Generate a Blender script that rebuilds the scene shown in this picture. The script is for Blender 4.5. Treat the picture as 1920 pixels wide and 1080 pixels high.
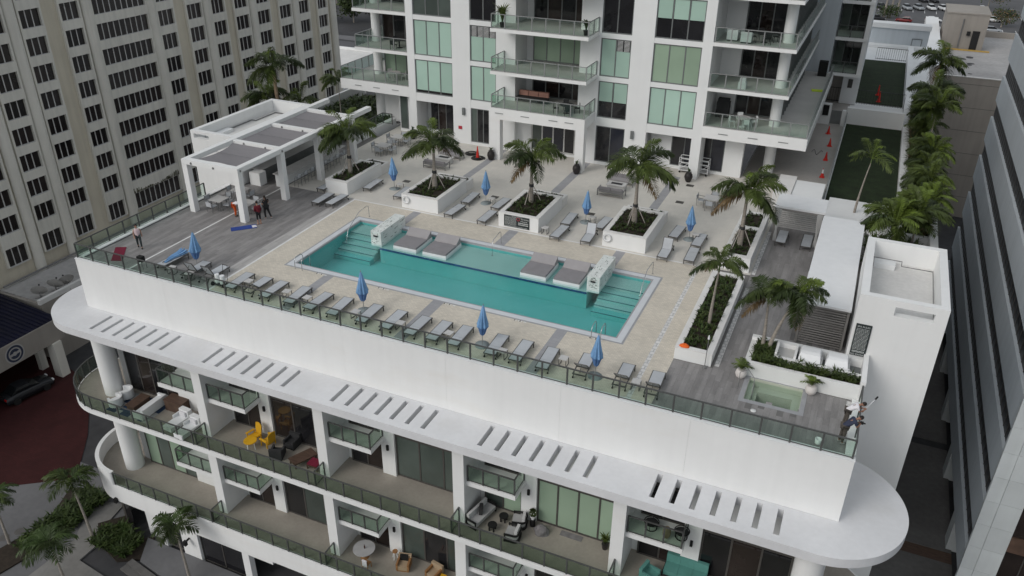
import bpy, math, random
from mathutils import Vector, Matrix
R = math.radians
random.seed(7)
SC = bpy.context.scene
for _o in list(bpy.data.objects): bpy.data.objects.remove(_o)
COL = SC.collection

# ---------------------------------------------------------------- camera
yaw, pitch, roll = R(-23.6254), R(28.6477), R(0.6275)
_f = Vector((math.sin(yaw)*math.cos(pitch), math.cos(yaw)*math.cos(pitch), -math.sin(pitch)))
_r = _f.cross(Vector((0, 0, 1))).normalized(); _u = _r.cross(_f)
_r2 = _r*math.cos(roll) + _u*math.sin(roll); _u2 = _u*math.cos(roll) - _r*math.sin(roll)
cd = bpy.data.cameras.new('camera'); cam = bpy.data.objects.new('camera', cd); COL.objects.link(cam)
cd.sensor_width = 36; cd.lens = 1527.84/1920*36; cd.clip_start = .5; cd.clip_end = 4000
cam.matrix_world = Matrix(((_r2.x, _u2.x, -_f.x, 0), (_r2.y, _u2.y, -_f.y, 0), (_r2.z, _u2.z, -_f.z, 24), (0, 0, 0, 1)))
SC.camera = cam
SC.render.resolution_x, SC.render.resolution_y = 1024, 576

# ---------------------------------------------------------------- sky, sun, exposure
SUN_TO = Vector((-.52, -.85, 0)).normalized(); SUN_EL = R(36)
wd = bpy.data.worlds.new('World'); SC.world = wd; wd.use_nodes = True
wn = wd.node_tree; wn.nodes.clear()
sky = wn.nodes.new('ShaderNodeTexSky'); sky.sky_type = 'NISHITA'; sky.sun_disc = False
sky.sun_elevation = SUN_EL; sky.sun_rotation = math.atan2(SUN_TO.x, SUN_TO.y)
sky.air_density = 1.0; sky.dust_density = 6.0; sky.ozone_density = 1.0
hs = wn.nodes.new('ShaderNodeHueSaturation'); hs.inputs['Saturation'].default_value = .38
bg = wn.nodes.new('ShaderNodeBackground'); bg.inputs[1].default_value = .145
wo = wn.nodes.new('ShaderNodeOutputWorld')
mxs = wn.nodes.new('ShaderNodeMix'); mxs.data_type = 'RGBA'; mxs.inputs[0].default_value = .62   # even cloud layer over the clear-sky model
mxs.inputs[7].default_value = (4.6, 4.95, 5.25, 1)
wn.links.new(sky.outputs[0], hs.inputs['Color']); wn.links.new(hs.outputs[0], mxs.inputs[6]); wn.links.new(mxs.outputs[2], bg.inputs[0]); wn.links.new(bg.outputs[0], wo.inputs[0])
sl = bpy.data.lights.new('sun', 'SUN'); sl.energy = .72; sl.angle = R(24); sl.color = (1, .975, .945)
so = bpy.data.objects.new('sun', sl); COL.objects.link(so)
_sd = Vector((SUN_TO.x*math.cos(SUN_EL), SUN_TO.y*math.cos(SUN_EL), math.sin(SUN_EL)))
so.rotation_euler = _sd.to_track_quat('Z', 'Y').to_euler()
SC.view_settings.view_transform = 'Standard'; SC.view_settings.look = 'None'
SC.view_settings.gamma = 1; SC.view_settings.exposure = -.2
SC.render.engine = 'CYCLES'
SC.cycles.max_bounces = 6; SC.cycles.diffuse_bounces = 3; SC.cycles.glossy_bounces = 3
SC.cycles.transparent_max_bounces = 16; SC.cycles.transmission_bounces = 3

# ---------------------------------------------------------------- materials
MATS = {}
def _nt(name):
    m = bpy.data.materials.new(name); m.use_nodes = True; MATS[name] = m
    nt = m.node_tree; nt.nodes.clear()
    o = nt.nodes.new('ShaderNodeOutputMaterial'); return m, nt, o
def mat(name, col, rough=.6, *a, patch=None, **k):
    m = _mat(name, col, rough, *a, **k)
    if patch:
        nt = m.node_tree; N = nt.nodes.new; L = nt.links.new; p = next(n for n in nt.nodes if n.type == 'BSDF_PRINCIPLED'); src = p.inputs['Base Color'].links[0].from_socket
        g = N('ShaderNodeNewGeometry'); mp = N('ShaderNodeMapping'); mp.inputs['Scale'].default_value = (.16, .16, .5); L(g.outputs['Position'], mp.inputs[0])
        n = N('ShaderNodeTexNoise'); n.inputs['Scale'].default_value = 1.1; n.inputs['Detail'].default_value = 7; n.inputs['Roughness'].default_value = .6; L(mp.outputs[0], n.inputs['Vector'])
        mr = N('ShaderNodeMapRange'); mr.inputs[1].default_value = .54; mr.inputs[2].default_value = .72; mr.inputs[3].default_value = 0; mr.inputs[4].default_value = patch[1]; L(n.outputs[0], mr.inputs[0])
        mx = N('ShaderNodeMix'); mx.data_type = 'RGBA'; mx.inputs[7].default_value = (*patch[0], 1); L(mr.outputs[0], mx.inputs[0]); L(src, mx.inputs[6]); L(mx.outputs[2], p.inputs['Base Color'])
    return m
def _mat(name, col, rough=.6, var=.1, scale=2.0, spec=.35, metal=0., bump=0., bscale=30., rand=0., island=False, streak=0., vec=None, fine=0.):
    """procedural: base colour broken up by world-space noise, optional vertical streaks, per-object tone"""
    m, nt, o = _nt(name); N = nt.nodes.new; L = nt.links.new
    p = N('ShaderNodeBsdfPrincipled'); L(p.outputs[0], o.inputs[0])
    p.inputs['Roughness'].default_value = rough; p.inputs['Metallic'].default_value = metal
    p.inputs['Specular IOR Level'].default_value = spec
    g = N('ShaderNodeNewGeometry')
    pos = g.outputs['Position']
    if vec:
        mp = N('ShaderNodeMapping'); mp.inputs['Scale'].default_value = vec; L(pos, mp.inputs[0]); pos = mp.outputs[0]
    n = N('ShaderNodeTexNoise'); n.inputs['Scale'].default_value = scale; n.inputs['Detail'].default_value = 6; L(pos, n.inputs['Vector'])
    mr = N('ShaderNodeMapRange'); mr.inputs[1].default_value = .3; mr.inputs[2].default_value = .7
    mr.inputs[3].default_value = 1-var; mr.inputs[4].default_value = 1+var; L(n.outputs[0], mr.inputs[0])
    cur = mr.outputs[0]
    def mul(a, b):
        k = N('ShaderNodeMath'); k.operation = 'MULTIPLY'; L(a, k.inputs[0]); L(b, k.inputs[1]); return k.outputs[0]
    if fine:
        n2 = N('ShaderNodeTexNoise'); n2.inputs['Scale'].default_value = scale*9; n2.inputs['Detail'].default_value = 3; L(pos, n2.inputs['Vector'])
        m2 = N('ShaderNodeMapRange'); m2.inputs[1].default_value = .3; m2.inputs[2].default_value = .7
        m2.inputs[3].default_value = 1-fine; m2.inputs[4].default_value = 1+fine; L(n2.outputs[0], m2.inputs[0]); cur = mul(cur, m2.outputs[0])
    if streak:
        mp = N('ShaderNodeMapping'); mp.inputs['Scale'].default_value = (2.2, 2.2, .12); L(g.outputs['Position'], mp.inputs[0])
        n3 = N('ShaderNodeTexNoise'); n3.inputs['Scale'].default_value = 1.0; n3.inputs['Detail'].default_value = 5; L(mp.outputs[0], n3.inputs['Vector'])
        m3 = N('ShaderNodeMapRange'); m3.inputs[1].default_value = .42; m3.inputs[2].default_value = .75
        m3.inputs[3].default_value = 1; m3.inputs[4].default_value = 1-streak; L(n3.outputs[0], m3.inputs[0]); cur = mul(cur, m3.outputs[0])
    if rand:
        src = g.outputs['Random Per Island'] if island else N('ShaderNodeObjectInfo').outputs['Random']
        m4 = N('ShaderNodeMapRange'); m4.inputs[3].default_value = 1-rand; m4.inputs[4].default_value = 1+rand; L(src, m4.inputs[0]); cur = mul(cur, m4.outputs[0])
    mx = N('ShaderNodeMix'); mx.data_type = 'RGBA'; mx.blend_type = 'MULTIPLY'; mx.inputs[0].default_value = 1
    mx.inputs[6].default_value = (*col, 1); L(cur, mx.inputs[7]); L(mx.outputs[2], p.inputs['Base Color'])
    if bump:
        nb = N('ShaderNodeTexNoise'); nb.inputs['Scale'].default_value = bscale; nb.inputs['Detail'].default_value = 4; L(pos, nb.inputs['Vector'])
        b = N('ShaderNodeBump'); b.inputs['Strength'].default_value = bump; b.inputs['Distance'].default_value = .02
        L(nb.outputs[0], b.inputs['Height']); L(b.outputs[0], p.inputs['Normal'])
    return m
def brickmat(name, c1, c2, mortar, sx, sy, gap=.03, rough=.75, var=.12, rot=0):
    m, nt, o = _nt(name); N = nt.nodes.new; L = nt.links.new
    p = N('ShaderNodeBsdfPrincipled'); L(p.outputs[0], o.inputs[0]); p.inputs['Roughness'].default_value = rough
    p.inputs['Specular IOR Level'].default_value = .25
    g = N('ShaderNodeNewGeometry'); mp = N('ShaderNodeMapping'); mp.inputs['Rotation'].default_value = (0, 0, rot); L(g.outputs['Position'], mp.inputs[0])
    b = N('ShaderNodeTexBrick'); L(mp.outputs[0], b.inputs['Vector'])
    b.inputs['Scale'].default_value = 1; b.inputs['Brick Width'].default_value = sx; b.inputs['Row Height'].default_value = sy
    b.inputs['Mortar Size'].default_value = gap*min(sx, sy); b.inputs['Color1'].default_value = (*c1, 1); b.inputs['Color2'].default_value = (*c2, 1); b.inputs['Mortar'].default_value = (*mortar, 1)
    n = N('ShaderNodeTexNoise'); n.inputs['Scale'].default_value = .55; n.inputs['Detail'].default_value = 8; n.inputs['Roughness'].default_value = .65; L(g.outputs['Position'], n.inputs['Vector'])
    mr = N('ShaderNodeMapRange'); mr.inputs[1].default_value = .3; mr.inputs[2].default_value = .7; mr.inputs[3].default_value = 1-var; mr.inputs[4].default_value = 1+var; L(n.outputs[0], mr.inputs[0])
    mx = N('ShaderNodeMix'); mx.data_type = 'RGBA'; mx.blend_type = 'MULTIPLY'; mx.inputs[0].default_value = 1
    L(b.outputs[0], mx.inputs[6]); L(mr.outputs[0], mx.inputs[7]); L(mx.outputs[2], p.inputs['Base Color'])
    return m
def glassmat(name, tint, gloss=.12, rough=.02, ior=1.45):
    """thin sheet: tinted see-through plus a mirror-like sheen that grows at glancing angles"""
    m, nt, o = _nt(name); N = nt.nodes.new; L = nt.links.new
    t = N('ShaderNodeBsdfTransparent'); t.inputs[0].default_value = (*tint, 1)
    gl = N('ShaderNodeBsdfGlossy'); gl.inputs['Roughness'].default_value = rough; gl.inputs[0].default_value = (.9, .95, .93, 1)
    fr = N('ShaderNodeLayerWeight'); fr.inputs[0].default_value = .5
    pw = N('ShaderNodeMath'); pw.operation = 'POWER'; pw.inputs[1].default_value = 4.5; L(fr.outputs['Facing'], pw.inputs[0])
    ad = N('ShaderNodeMath'); ad.operation = 'MULTIPLY_ADD'; ad.inputs[1].default_value = .8; ad.inputs[2].default_value = gloss; L(pw.outputs[0], ad.inputs[0])
    mx = N('ShaderNodeMixShader'); L(ad.outputs[0], mx.inputs[0]); L(t.outputs[0], mx.inputs[1]); L(gl.outputs[0], mx.inputs[2]); L(mx.outputs[0], o.inputs[0])
    return m
def watermat(name, tint):
    m, nt, o = _nt(name); N = nt.nodes.new; L = nt.links.new
    t = N('ShaderNodeBsdfTransparent'); t.inputs[0].default_value = (*tint, 1)
    gl = N('ShaderNodeBsdfGlossy'); gl.inputs['Roughness'].default_value = .04
    g = N('ShaderNodeNewGeometry'); n = N('ShaderNodeTexNoise'); n.inputs['Scale'].default_value = 2.2; n.inputs['Detail'].default_value = 6; n.inputs['Roughness'].default_value = .6; L(g.outputs['Position'], n.inputs['Vector'])
    b = N('ShaderNodeBump'); b.inputs['Strength'].default_value = .5; b.inputs['Distance'].default_value = .06; L(n.outputs[0], b.inputs['Height'])
    fr = N('ShaderNodeLayerWeight'); fr.inputs[0].default_value = .5; L(b.outputs[0], fr.inputs['Normal']); L(b.outputs[0], gl.inputs['Normal'])
    pw = N('ShaderNodeMath'); pw.operation = 'POWER'; pw.inputs[1].default_value = 5; L(fr.outputs['Facing'], pw.inputs[0])
    ad = N('ShaderNodeMath'); ad.operation = 'MULTIPLY_ADD'; ad.inputs[1].default_value = .95; ad.inputs[2].default_value = .035; L(pw.outputs[0], ad.inputs[0])
    mx = N('ShaderNodeMixShader'); L(ad.outputs[0], mx.inputs[0]); L(t.outputs[0], mx.inputs[1]); L(gl.outputs[0], mx.inputs[2]); L(mx.outputs[0], o.inputs[0])
    return m
def panemat(name, col, rough=.06, var=.25, scale=.9, rand=.25):
    return mat(name, col, rough=rough, var=var, scale=scale, spec=.6, rand=rand)

W = (.80, .805, .80)
mat('stucco', W, .75, .03, .22, bump=.08, bscale=45, streak=.03, fine=.008, patch=((.72, .69, .64), .3))
mat('stucco_far', (.78, .79, .79), .75, .03, .4, streak=.02)
mat('canopy_grey', (.68, .685, .70), .7, .06, .4, fine=.025, bump=.05, patch=((.56, .55, .535), .4))  # greyer and a little darker than the wall stucco, with mottled patches
mat('coping', (.74, .73, .715), .7, .05, 1.2, fine=.03)
mat('soffit', (.5, .5, .5), .8, .04)
brickmat('paver_small', (.67, .615, .525), (.575, .53, .455), (.50, .46, .40), .22, .11, .08, var=.09)
brickmat('paver_large', (.64, .61, .56), (.60, .575, .53), (.55, .53, .49), .61, .61, .012, var=.05)
brickmat('band_tile', (.36, .36, .375), (.33, .33, .345), (.29, .29, .3), .6, .3, .03, var=.08)
brickmat('white_tile', (.72, .71, .70), (.62, .61, .60), (.45, .45, .45), .3, .3, .1, var=.05)
mat('plank', (.25, .24, .237), .55, .16, 1.0, vec=(3.5, .5, 1), fine=.08, rand=.13)
mat('plank_isl', (.25, .24, .237), .55, .16, 1.0, vec=(3.5, .5, 1), fine=.08, rand=.13, island=True)
mat('plank_pale', (.42, .405, .395), .55, .1, 1.0, vec=(3.5, .5, 1), rand=.1, island=True)
mat('grout', (.17, .165, .16), .8, .1)
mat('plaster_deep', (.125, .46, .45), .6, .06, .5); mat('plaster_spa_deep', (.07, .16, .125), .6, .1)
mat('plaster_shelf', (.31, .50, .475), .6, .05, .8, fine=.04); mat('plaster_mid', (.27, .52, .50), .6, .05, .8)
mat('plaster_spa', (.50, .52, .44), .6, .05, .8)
mat('tile_blue', (.02, .10, .25), .25, .3, 6, rand=.2); mat('step_tile', (.03, .12, .15), .3, .2)
mat('pool_coping', (.62, .64, .67), .6, .05, 1.5)
mat('pool_edge', (.34, .345, .36), .6, .08, 2)
watermat('water', (.86, .96, .955)); watermat('water_spa', (.80, .88, .84))
mat('marble', (.70, .73, .71), .35, .12, 1.2, fine=.12)
mat('marble_vein', (.12, .15, .14), .35, .2)
mat('soil', (.035, .027, .02), .95, .3, 4, fine=.3)
mat('rail_metal', (.10, .102, .10), .45, .08, 3, metal=.2)
mat('rail_light', (.30, .31, .31), .4, .08, 3, metal=.3)
mat('steel', (.55, .56, .57), .25, .06, 3, metal=.9)
glassmat('rail_glass', (.86, .92, .885), .03)
glassmat('rail_glass_dark', (.76, .82, .77), .025)
mat('frame_bronze', (.075, .07, .065), .45, .1, 3)
mat('frame_grey', (.16, .17, .17), .45, .08, 3)
mat('frame_white', (.52, .52, .51), .5, .06)
panemat('pane_dark', (.016, .016, .018)); panemat('pane_brown', (.026, .019, .017)); panemat('pane_navy', (.018, .02, .03))
panemat('pane_blind', (.40, .56, .48), .10, .05, .4, .10); panemat('pane_blind2', (.30, .40, .30), .12, .06, .4, .12)
mat('pane_ribbon', (.012, .012, .014), .35, .2, .5, spec=.12); panemat('pane_dim', (.08, .10, .09), .08, .2, .5, .3)
panemat('hotel_pane', (.022, .018, .017), .12, .4, .35, .55)
mat('hotel_wall', (.64, .59, .48), .85, .07, .25, streak=.12)
mat('hotel_spandrel', (.72, .70, .635), .85, .06, .3, streak=.14)
mat('hotel_mullion', (.55, .545, .53), .6, .05)
mat('mildew', (.13, .13, .075), .9, .4, 2)
mat('flat_roof', (.40, .39, .385), .85, .16, .22, fine=.1)
mat('roof_membrane', (.66, .65, .63), .8, .08, .5, fine=.05)
mat('grey_panel', (.54, .585, .62), .5, .06, .2, vec=(1, .15, 1), streak=.1)
mat('white_panel', (.62, .655, .66), .45, .05, .5, rand=.06, streak=.06)
mat('beige_concrete', (.33, .305, .275), .85, .08, .3, streak=.1)
mat('asphalt', (.055, .055, .058), .9, .2, .15, fine=.12)
mat('asphalt_lot', (.10, .10, .105), .9, .15, .1, fine=.1)
mat('concrete', (.15, .15, .155), .85, .1, .3, fine=.06)  # dimness of the lower-left corner is put into this concrete colour
mat('walk_shaded', (.22, .215, .205), .85, .1, .4, fine=.06); mat('concrete_dark', (.13, .125, .12), .85, .15, .3, fine=.1)  # footpath tone carries the lower-left shade in its base colour
brickmat('red_brick', (.05, .013, .013), (.042, .011, .011), (.036, .01, .01), .4, .2, .05, var=.2)  # maroon brick, deepened further with forecourt shade put into the colour
mat('paint_line', (.72, .72, .71), .7, .08)
mat('turf', (.016, .028, .010), .95, .3, 1.2, fine=.3)
mat('walk_tile', (.40, .375, .35), .7, .07, .4, fine=.04)
mat('balcony_floor', (.33, .30, .26), .8, .1, .6, fine=.05)
mat('tower_floor', (.50, .49, .47), .8, .06, .6)
mat('metal_roof_blue', (.007, .008, .026), .4, .2, 1)
mat('dark_paint', (.02, .02, .021), .45, .15)
mat('black_matte', (.012, .012, .012), .7, .2)
mat('sling', (.47, .49, .515), .7, .05, 2, rand=.06, fine=.03)
mat('lounge_frame', (.10, .098, .095), .45, .1)
mat('table_top', (.55, .54, .53), .5, .06, 2)
mat('alu_grey', (.22, .22, .22), .4, .08, metal=.3)
mat('umbrella', (.19, .36, .60), .75, .12, 3, fine=.05)
mat('umbrella_dark', (.10, .20, .42), .75, .12, 3)
mat('base_plate', (.26, .30, .31), .5, .06)
mat('mattress', (.245, .235, .245), .8, .06, 2, fine=.03); mat('mattress2', (.33, .315, .32), .8, .05, 2)
mat('fibre_white', (.78, .79, .80), .45, .03)
mat('shade_cloth', (.235, .225, .235), .85, .05, 1.5, vec=(1, 8, 1))
mat('louver', (.24, .23, .22), .6, .12, 2, rand=.1); mat('louver_pale', (.55, .54, .53), .6, .06, rand=.05)
mat('curtain', (.56, .56, .555), .85, .06, 2)
mat('trunk', (.30, .27, .235), .85, .18, 3, vec=(1, 1, 5), fine=.15); mat('trunk_warm', (.34, .25, .17), .85, .2, 3, vec=(1, 1, 6), fine=.15)
mat('crownshaft', (.12, .17, .06), .6, .15, 3)
mat('stake', (.36, .33, .30), .8, .15, 4)
for _n, _c in {'leaf': (.052, .074, .018), 'leaf2': (.072, .10, .022), 'leaf3': (.033, .05, .014), 'leaf_new': (.105, .15, .024), 'leaf_old': (.16, .11, .055), 'leaf_low': (.035, .06, .014), 'leaf_shrub': (.05, .075, .02)}.items():
    mat(_n, _c, .5, .35, 1.6, spec=.3, rand=.12)
mat('pot_black', (.025, .022, .022), .4, .1); mat('pot_white', (.66, .62, .60), .6, .05)
mat('cone_red', (.62, .03, .02), .5, .1); mat('cone_band', (.8, .8, .8), .4, .05); mat('rubber', (.015, .015, .015), .8, .2)
mat('yellow', (.72, .40, .02), .5, .08); mat('mat_red', (.17, .012, .035), .8, .1); mat('mat_blue', (.025, .06, .27), .7, .08)
mat('wood', (.30, .15, .06), .6, .2, 3, vec=(1, 6, 1)); mat('wood_dark', (.10, .062, .045), .6, .25, 2, vec=(1, 6, 1)); mat('cushion_tan', (.40, .30, .20), .85, .08)
mat('teal_cloth', (.10, .27, .24), .85, .08, 2); mat('rose_cloth', (.45, .24, .19), .85, .1); mat('charcoal', (.035, .035, .037), .8, .15)
mat('rug_blue', (.03, .055, .11), .9, .3, 2); mat('rug_pale', (.40, .40, .40), .9, .1); mat('grey_bag', (.20, .19, .195), .85, .2, 4)
mat('skin', (.42, .24, .17), .6, .05); mat('skin_tan', (.30, .16, .11), .6, .05); mat('hair', (.018, .012, .01), .6, .2)
mat('cloth_white', (.72, .71, .74), .85, .05, 6); mat('cloth_orange', (.62, .10, .02), .8, .08, 6); mat('cloth_wine', (.13, .012, .022), .8, .1, 6)
mat('cloth_black', (.018, .018, .02), .8, .1); mat('cloth_navy', (.035, .042, .075), .8, .1, 6); mat('cloth_legging', (.03, .042, .045), .7, .1); mat('cloth_brown', (.09, .078, .068), .85, .1, 6); mat('cloth_pink', (.66, .52, .54), .85, .05)
mat('shoe', (.35, .34, .34), .6, .1)
mat('sign_black', (.022, .03, .03), .5, .08); mat('sign_text', (.62, .64, .63), .6, .03); mat('sign_red', (.45, .03, .05), .5, .05)
mat('orange_cloth', (.75, .13, .02), .8, .1)
mat('car_white', (.72, .73, .74), .3, .03); mat('car_silver', (.38, .40, .42), .3, .04, metal=.3); mat('car_dark', (.02, .021, .024), .25, .05); mat('car_red', (.15, .012, .014), .3, .05); mat('car_glass', (.01, .012, .014), .08, .1); mat('tail_red', (.4, .01, .01), .3, .05)
mat('dish', (.40, .39, .375), .6, .06); mat('pipe_yellow', (.50, .33, .09), .6, .1)
mat('hose_black', (.02, .02, .02), .5, .1); mat('bottle', (.05, .02, .015), .15, .1); mat('lime', (.60, .75, .05), .6, .05)
mat('hedge_far', (.035, .05, .016), .9, .4, .6, fine=.3); mat('bench_metal', (.30, .30, .30), .5, .1)
M = MATS

# ---------------------------------------------------------------- mesh helpers
class MB:
    def __init__(s): s.v = []; s.f = []; s.m = []; s.sm = []; s.ms = []
    def _mi(s, m):
        if m not in s.ms: s.ms.append(m)
        return s.ms.index(m)
    def face(s, pts, m=None, smooth=False):
        b = len(s.v); s.v += [tuple(p) for p in pts]; s.f.append(tuple(range(b, b+len(pts)))); s.m.append(s._mi(m)); s.sm.append(smooth); return s
    def raw(s, vs, fs, m=None, smooth=False):
        b = len(s.v); s.v += [tuple(p) for p in vs]; k = s._mi(m)
        for f in fs: s.f.append(tuple(b+i for i in f)); s.m.append(k); s.sm.append(smooth)
        return s
    def box(s, x0, x1, y0, y1, z0, z1, m=None, T=None):
        vs = [Vector(p) for p in ((x0,y0,z0),(x1,y0,z0),(x1,y1,z0),(x0,y1,z0),(x0,y0,z1),(x1,y0,z1),(x1,y1,z1),(x0,y1,z1))]
        if T is not None: vs = [T @ v for v in vs]
        return s.raw(vs, [(3,2,1,0),(4,5,6,7),(0,1,5,4),(1,2,6,5),(2,3,7,6),(3,0,4,7)], m)
    def prism(s, poly, z0, z1, m=None, smooth=False):
        n = len(poly); a = sum(poly[i][0]*poly[(i+1) % n][1]-poly[(i+1) % n][0]*poly[i][1] for i in range(n))
        if a < 0: poly = poly[::-1]
        vs = [(x, y, z0) for x, y in poly]+[(x, y, z1) for x, y in poly]
        s.raw(vs, [tuple(range(n-1, -1, -1)), tuple(range(n, 2*n))], m)
        return s.raw(vs, [(i, (i+1) % n, n+(i+1) % n, n+i) for i in range(n)], m, smooth)
    def loft(s, rings, m=None, smooth=True, cap=True, close=True):
        n = len(rings[0]); vs = [p for r in rings for p in r]; fs = []
        for j in range(len(rings)-1):
            for i in range(n if close else n-1):
                fs.append((j*n+i, j*n+(i+1) % n, (j+1)*n+(i+1) % n, (j+1)*n+i))
        s.raw(vs, fs, m, smooth)
        if cap:
            s.raw(rings[0], [tuple(range(n-1, -1, -1))], m); s.raw(rings[-1], [tuple(range(n))], m)
        return s
    def lathe(s, prof, c=(0, 0, 0), n=14, m=None, smooth=True):
        return s.loft([[(c[0]+r*math.cos(2*math.pi*i/n), c[1]+r*math.sin(2*math.pi*i/n), c[2]+z) for i in range(n)] for r, z in prof], m, smooth)
    def cyl(s, c, r, z0, z1, n=16, m=None, smooth=True): return s.lathe([(r, z0), (r, z1)], (c[0], c[1], 0), n, m, smooth)
    def tube(s, pts, r, n=6, m=None, smooth=True):
        pts = [Vector(p) for p in pts]; rings = []
        for i, p in enumerate(pts):
            t = ((pts[i]-pts[i-1]).normalized() if i else Vector((0, 0, 0)))+((pts[i+1]-pts[i]).normalized() if i < len(pts)-1 else Vector((0, 0, 0)))
            t = t.normalized() if t.length > 1e-6 else Vector((0, 0, 1))
            a = t.cross(Vector((0, 0, 1)));  a = a.normalized() if a.length > 1e-3 else Vector((1, 0, 0)); b = t.cross(a)
            rr = r[i] if isinstance(r, (list, tuple)) else r
            rings.append([p+(a*math.cos(2*math.pi*k/n)+b*math.sin(2*math.pi*k/n))*rr for k in range(n)])
        return s.loft(rings, m, smooth)
    def bar(s, p0, p1, w, h=None, m=None):
        p0, p1 = Vector(p0), Vector(p1); t = (p1-p0).normalized(); h = h or w
        a = t.cross(Vector((0, 0, 1))); a = a.normalized() if a.length > 1e-3 else Vector((1, 0, 0)); b = a.cross(t)
        vs = [p+a*sx*w/2+b*sy*h/2 for p in (p0, p1) for sx, sy in ((-1,-1),(1,-1),(1,1),(-1,1))]
        return s.raw(vs, [(3,2,1,0),(4,5,6,7),(0,1,5,4),(1,2,6,5),(2,3,7,6),(3,0,4,7)], m)
    def ell(s, c, rx, ry, rz, n=12, k=8, m=None):
        return s.loft([[(c[0]+rx*math.sin(math.pi*j/k)*math.cos(2*math.pi*i/n), c[1]+ry*math.sin(math.pi*j/k)*math.sin(2*math.pi*i/n), c[2]-rz*math.cos(math.pi*j/k)) for i in range(n)] for j in range(1, k)], m)
    def mesh(s, name):
        me = bpy.data.meshes.new(name); me.from_pydata(s.v, [], s.f)
        for m in s.ms: me.materials.append(M[m] if m else None)
        me.polygons.foreach_set('material_index', s.m); me.polygons.foreach_set('use_smooth', s.sm); me.update()
        return me
def WL(o):
    v = Vector((0, 0, 0))
    while o is not None: v = v+Vector(o.location); o = o.parent
    return v
def tag(o, label=None, cat=None, group=None, kind=None):
    if label: o['label'] = label
    if cat: o['category'] = cat
    if group: o['group'] = group
    if kind: o['kind'] = kind
    return o
def link(name, data, parent=None, loc=(0, 0, 0)):
    o = bpy.data.objects.new(name, data); COL.objects.link(o)
    if parent is not None: o.parent = parent
    o.location = loc; return o
def wobj(name, mb, parent=None):
    """mesh given in world coordinates (unrotated parents)"""
    me = mb.mesh(name) if isinstance(mb, MB) else mb
    return link(name, me, parent, -WL(parent) if parent is not None else (0, 0, 0))
def lobj(name, mb, parent=None, loc=(0, 0, 0)):
    return link(name, mb.mesh(name) if isinstance(mb, MB) else mb, parent, loc)
def wbox(name, parent, x0, x1, y0, y1, z0, z1, m): return wobj(name, MB().box(x0, x1, y0, y1, z0, z1, m), parent)
_UB = {}
def piece(name, parent, x0, x1, y0, y1, z0, z1, m):
    """leaf box that shares one unit mesh per material"""
    if m not in _UB: _UB[m] = MB().box(-.5, .5, -.5, .5, -.5, .5, m).mesh('block_'+m)
    o = link(name, _UB[m], parent); w = WL(parent) if parent is not None else Vector((0, 0, 0))
    o.location = Vector(((x0+x1)/2, (y0+y1)/2, (z0+z1)/2))-w; o.scale = (x1-x0, y1-y0, z1-z0); return o
def thing(name, loc, label, cat, group=None, rz=0):
    o = link(name, None, None, loc); o.rotation_euler.z = rz; o.empty_display_size = .2
    return tag(o, label, cat, group)
def copy_tree(o, parent=None):
    c = o.copy(); COL.objects.link(c); c.parent = parent
    for ch in o.children: copy_tree(ch, c)
    return c
def place(proto, first, loc, rz, label, group=None):
    o = proto if first else copy_tree(proto)
    o.location = loc; o.rotation_euler.z = rz; tag(o, label, None, group); return o
ORD = ['first','second','third','fourth','fifth','sixth','seventh','eighth','ninth','tenth','eleventh','twelfth','thirteenth','fourteenth','fifteenth','sixteenth','seventeenth','eighteenth','nineteenth']
def struct(name, mb): return tag(wobj(name, mb), kind='structure')
def arc(cx, cy, r, a0, a1, n): return [(cx+r*math.cos(R(a0+(a1-a0)*i/n)), cy+r*math.sin(R(a0+(a1-a0)*i/n))) for i in range(n+1)]
def text_mb(mb, txt, size, origin, right, up, m, sx=1.0, align='CENTER'):
    cu = bpy.data.curves.new('t', 'FONT'); cu.body = txt; cu.size = size; cu.align_x = align
    o = bpy.data.objects.new('t', cu); COL.objects.link(o); bpy.context.view_layer.update()
    me = bpy.data.meshes.new_from_object(o.evaluated_get(bpy.context.evaluated_depsgraph_get()))
    r, u, g = Vector(right), Vector(up), Vector(origin)
    mb.raw([g+r*v.co.x*sx+u*v.co.y for v in me.vertices], [tuple(p.vertices) for p in me.polygons], m)
    bpy.data.objects.remove(o); bpy.data.curves.remove(cu); bpy.data.meshes.remove(me)

def railing(parent, pts, z, h=1.07, step=1.36, glass='rail_glass', metal='rail_metal', name='railing', post=.085, ends=(True, True)):
    """glass balustrade along a polyline: handrail mesh with posts and panels as its pieces"""
    hr = MB()
    for a, b in zip(pts[:-1], pts[1:]):
        hr.bar((*a, z+h), (*b, z+h), .075, .055, metal); hr.bar((*a, z+.06), (*b, z+.06), .035, .04, metal)
    ro = wobj(name, hr, parent); w = WL(ro)
    for si, (a, b) in enumerate(zip(pts[:-1], pts[1:])):
        A, B = Vector((*a, 0)), Vector((*b, 0)); L = (B-A).length; n = max(1, round(L/step)); ang = math.atan2((B-A).y, (B-A).x)
        for i in range(n+1):
            if i == 0 and (si > 0 or not ends[0]): continue
            if i == n and si == len(pts)-2 and not ends[1]: continue
            p = A+(B-A)*i/n
            o = piece('post', ro, p.x-post/2, p.x+post/2, p.y-post*.4, p.y+post*.4, z, z+h-.01, metal); o.rotation_euler.z = ang
        for i in range(n):
            p = A+(B-A)*(i+.5)/n; l = L/n-.08
            o = piece('glass_panel', ro, p.x-l/2, p.x+l/2, p.y-.006, p.y+.006, z+.09, z+h-.04, glass); o.rotation_euler.z = ang
    return ro
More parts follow.
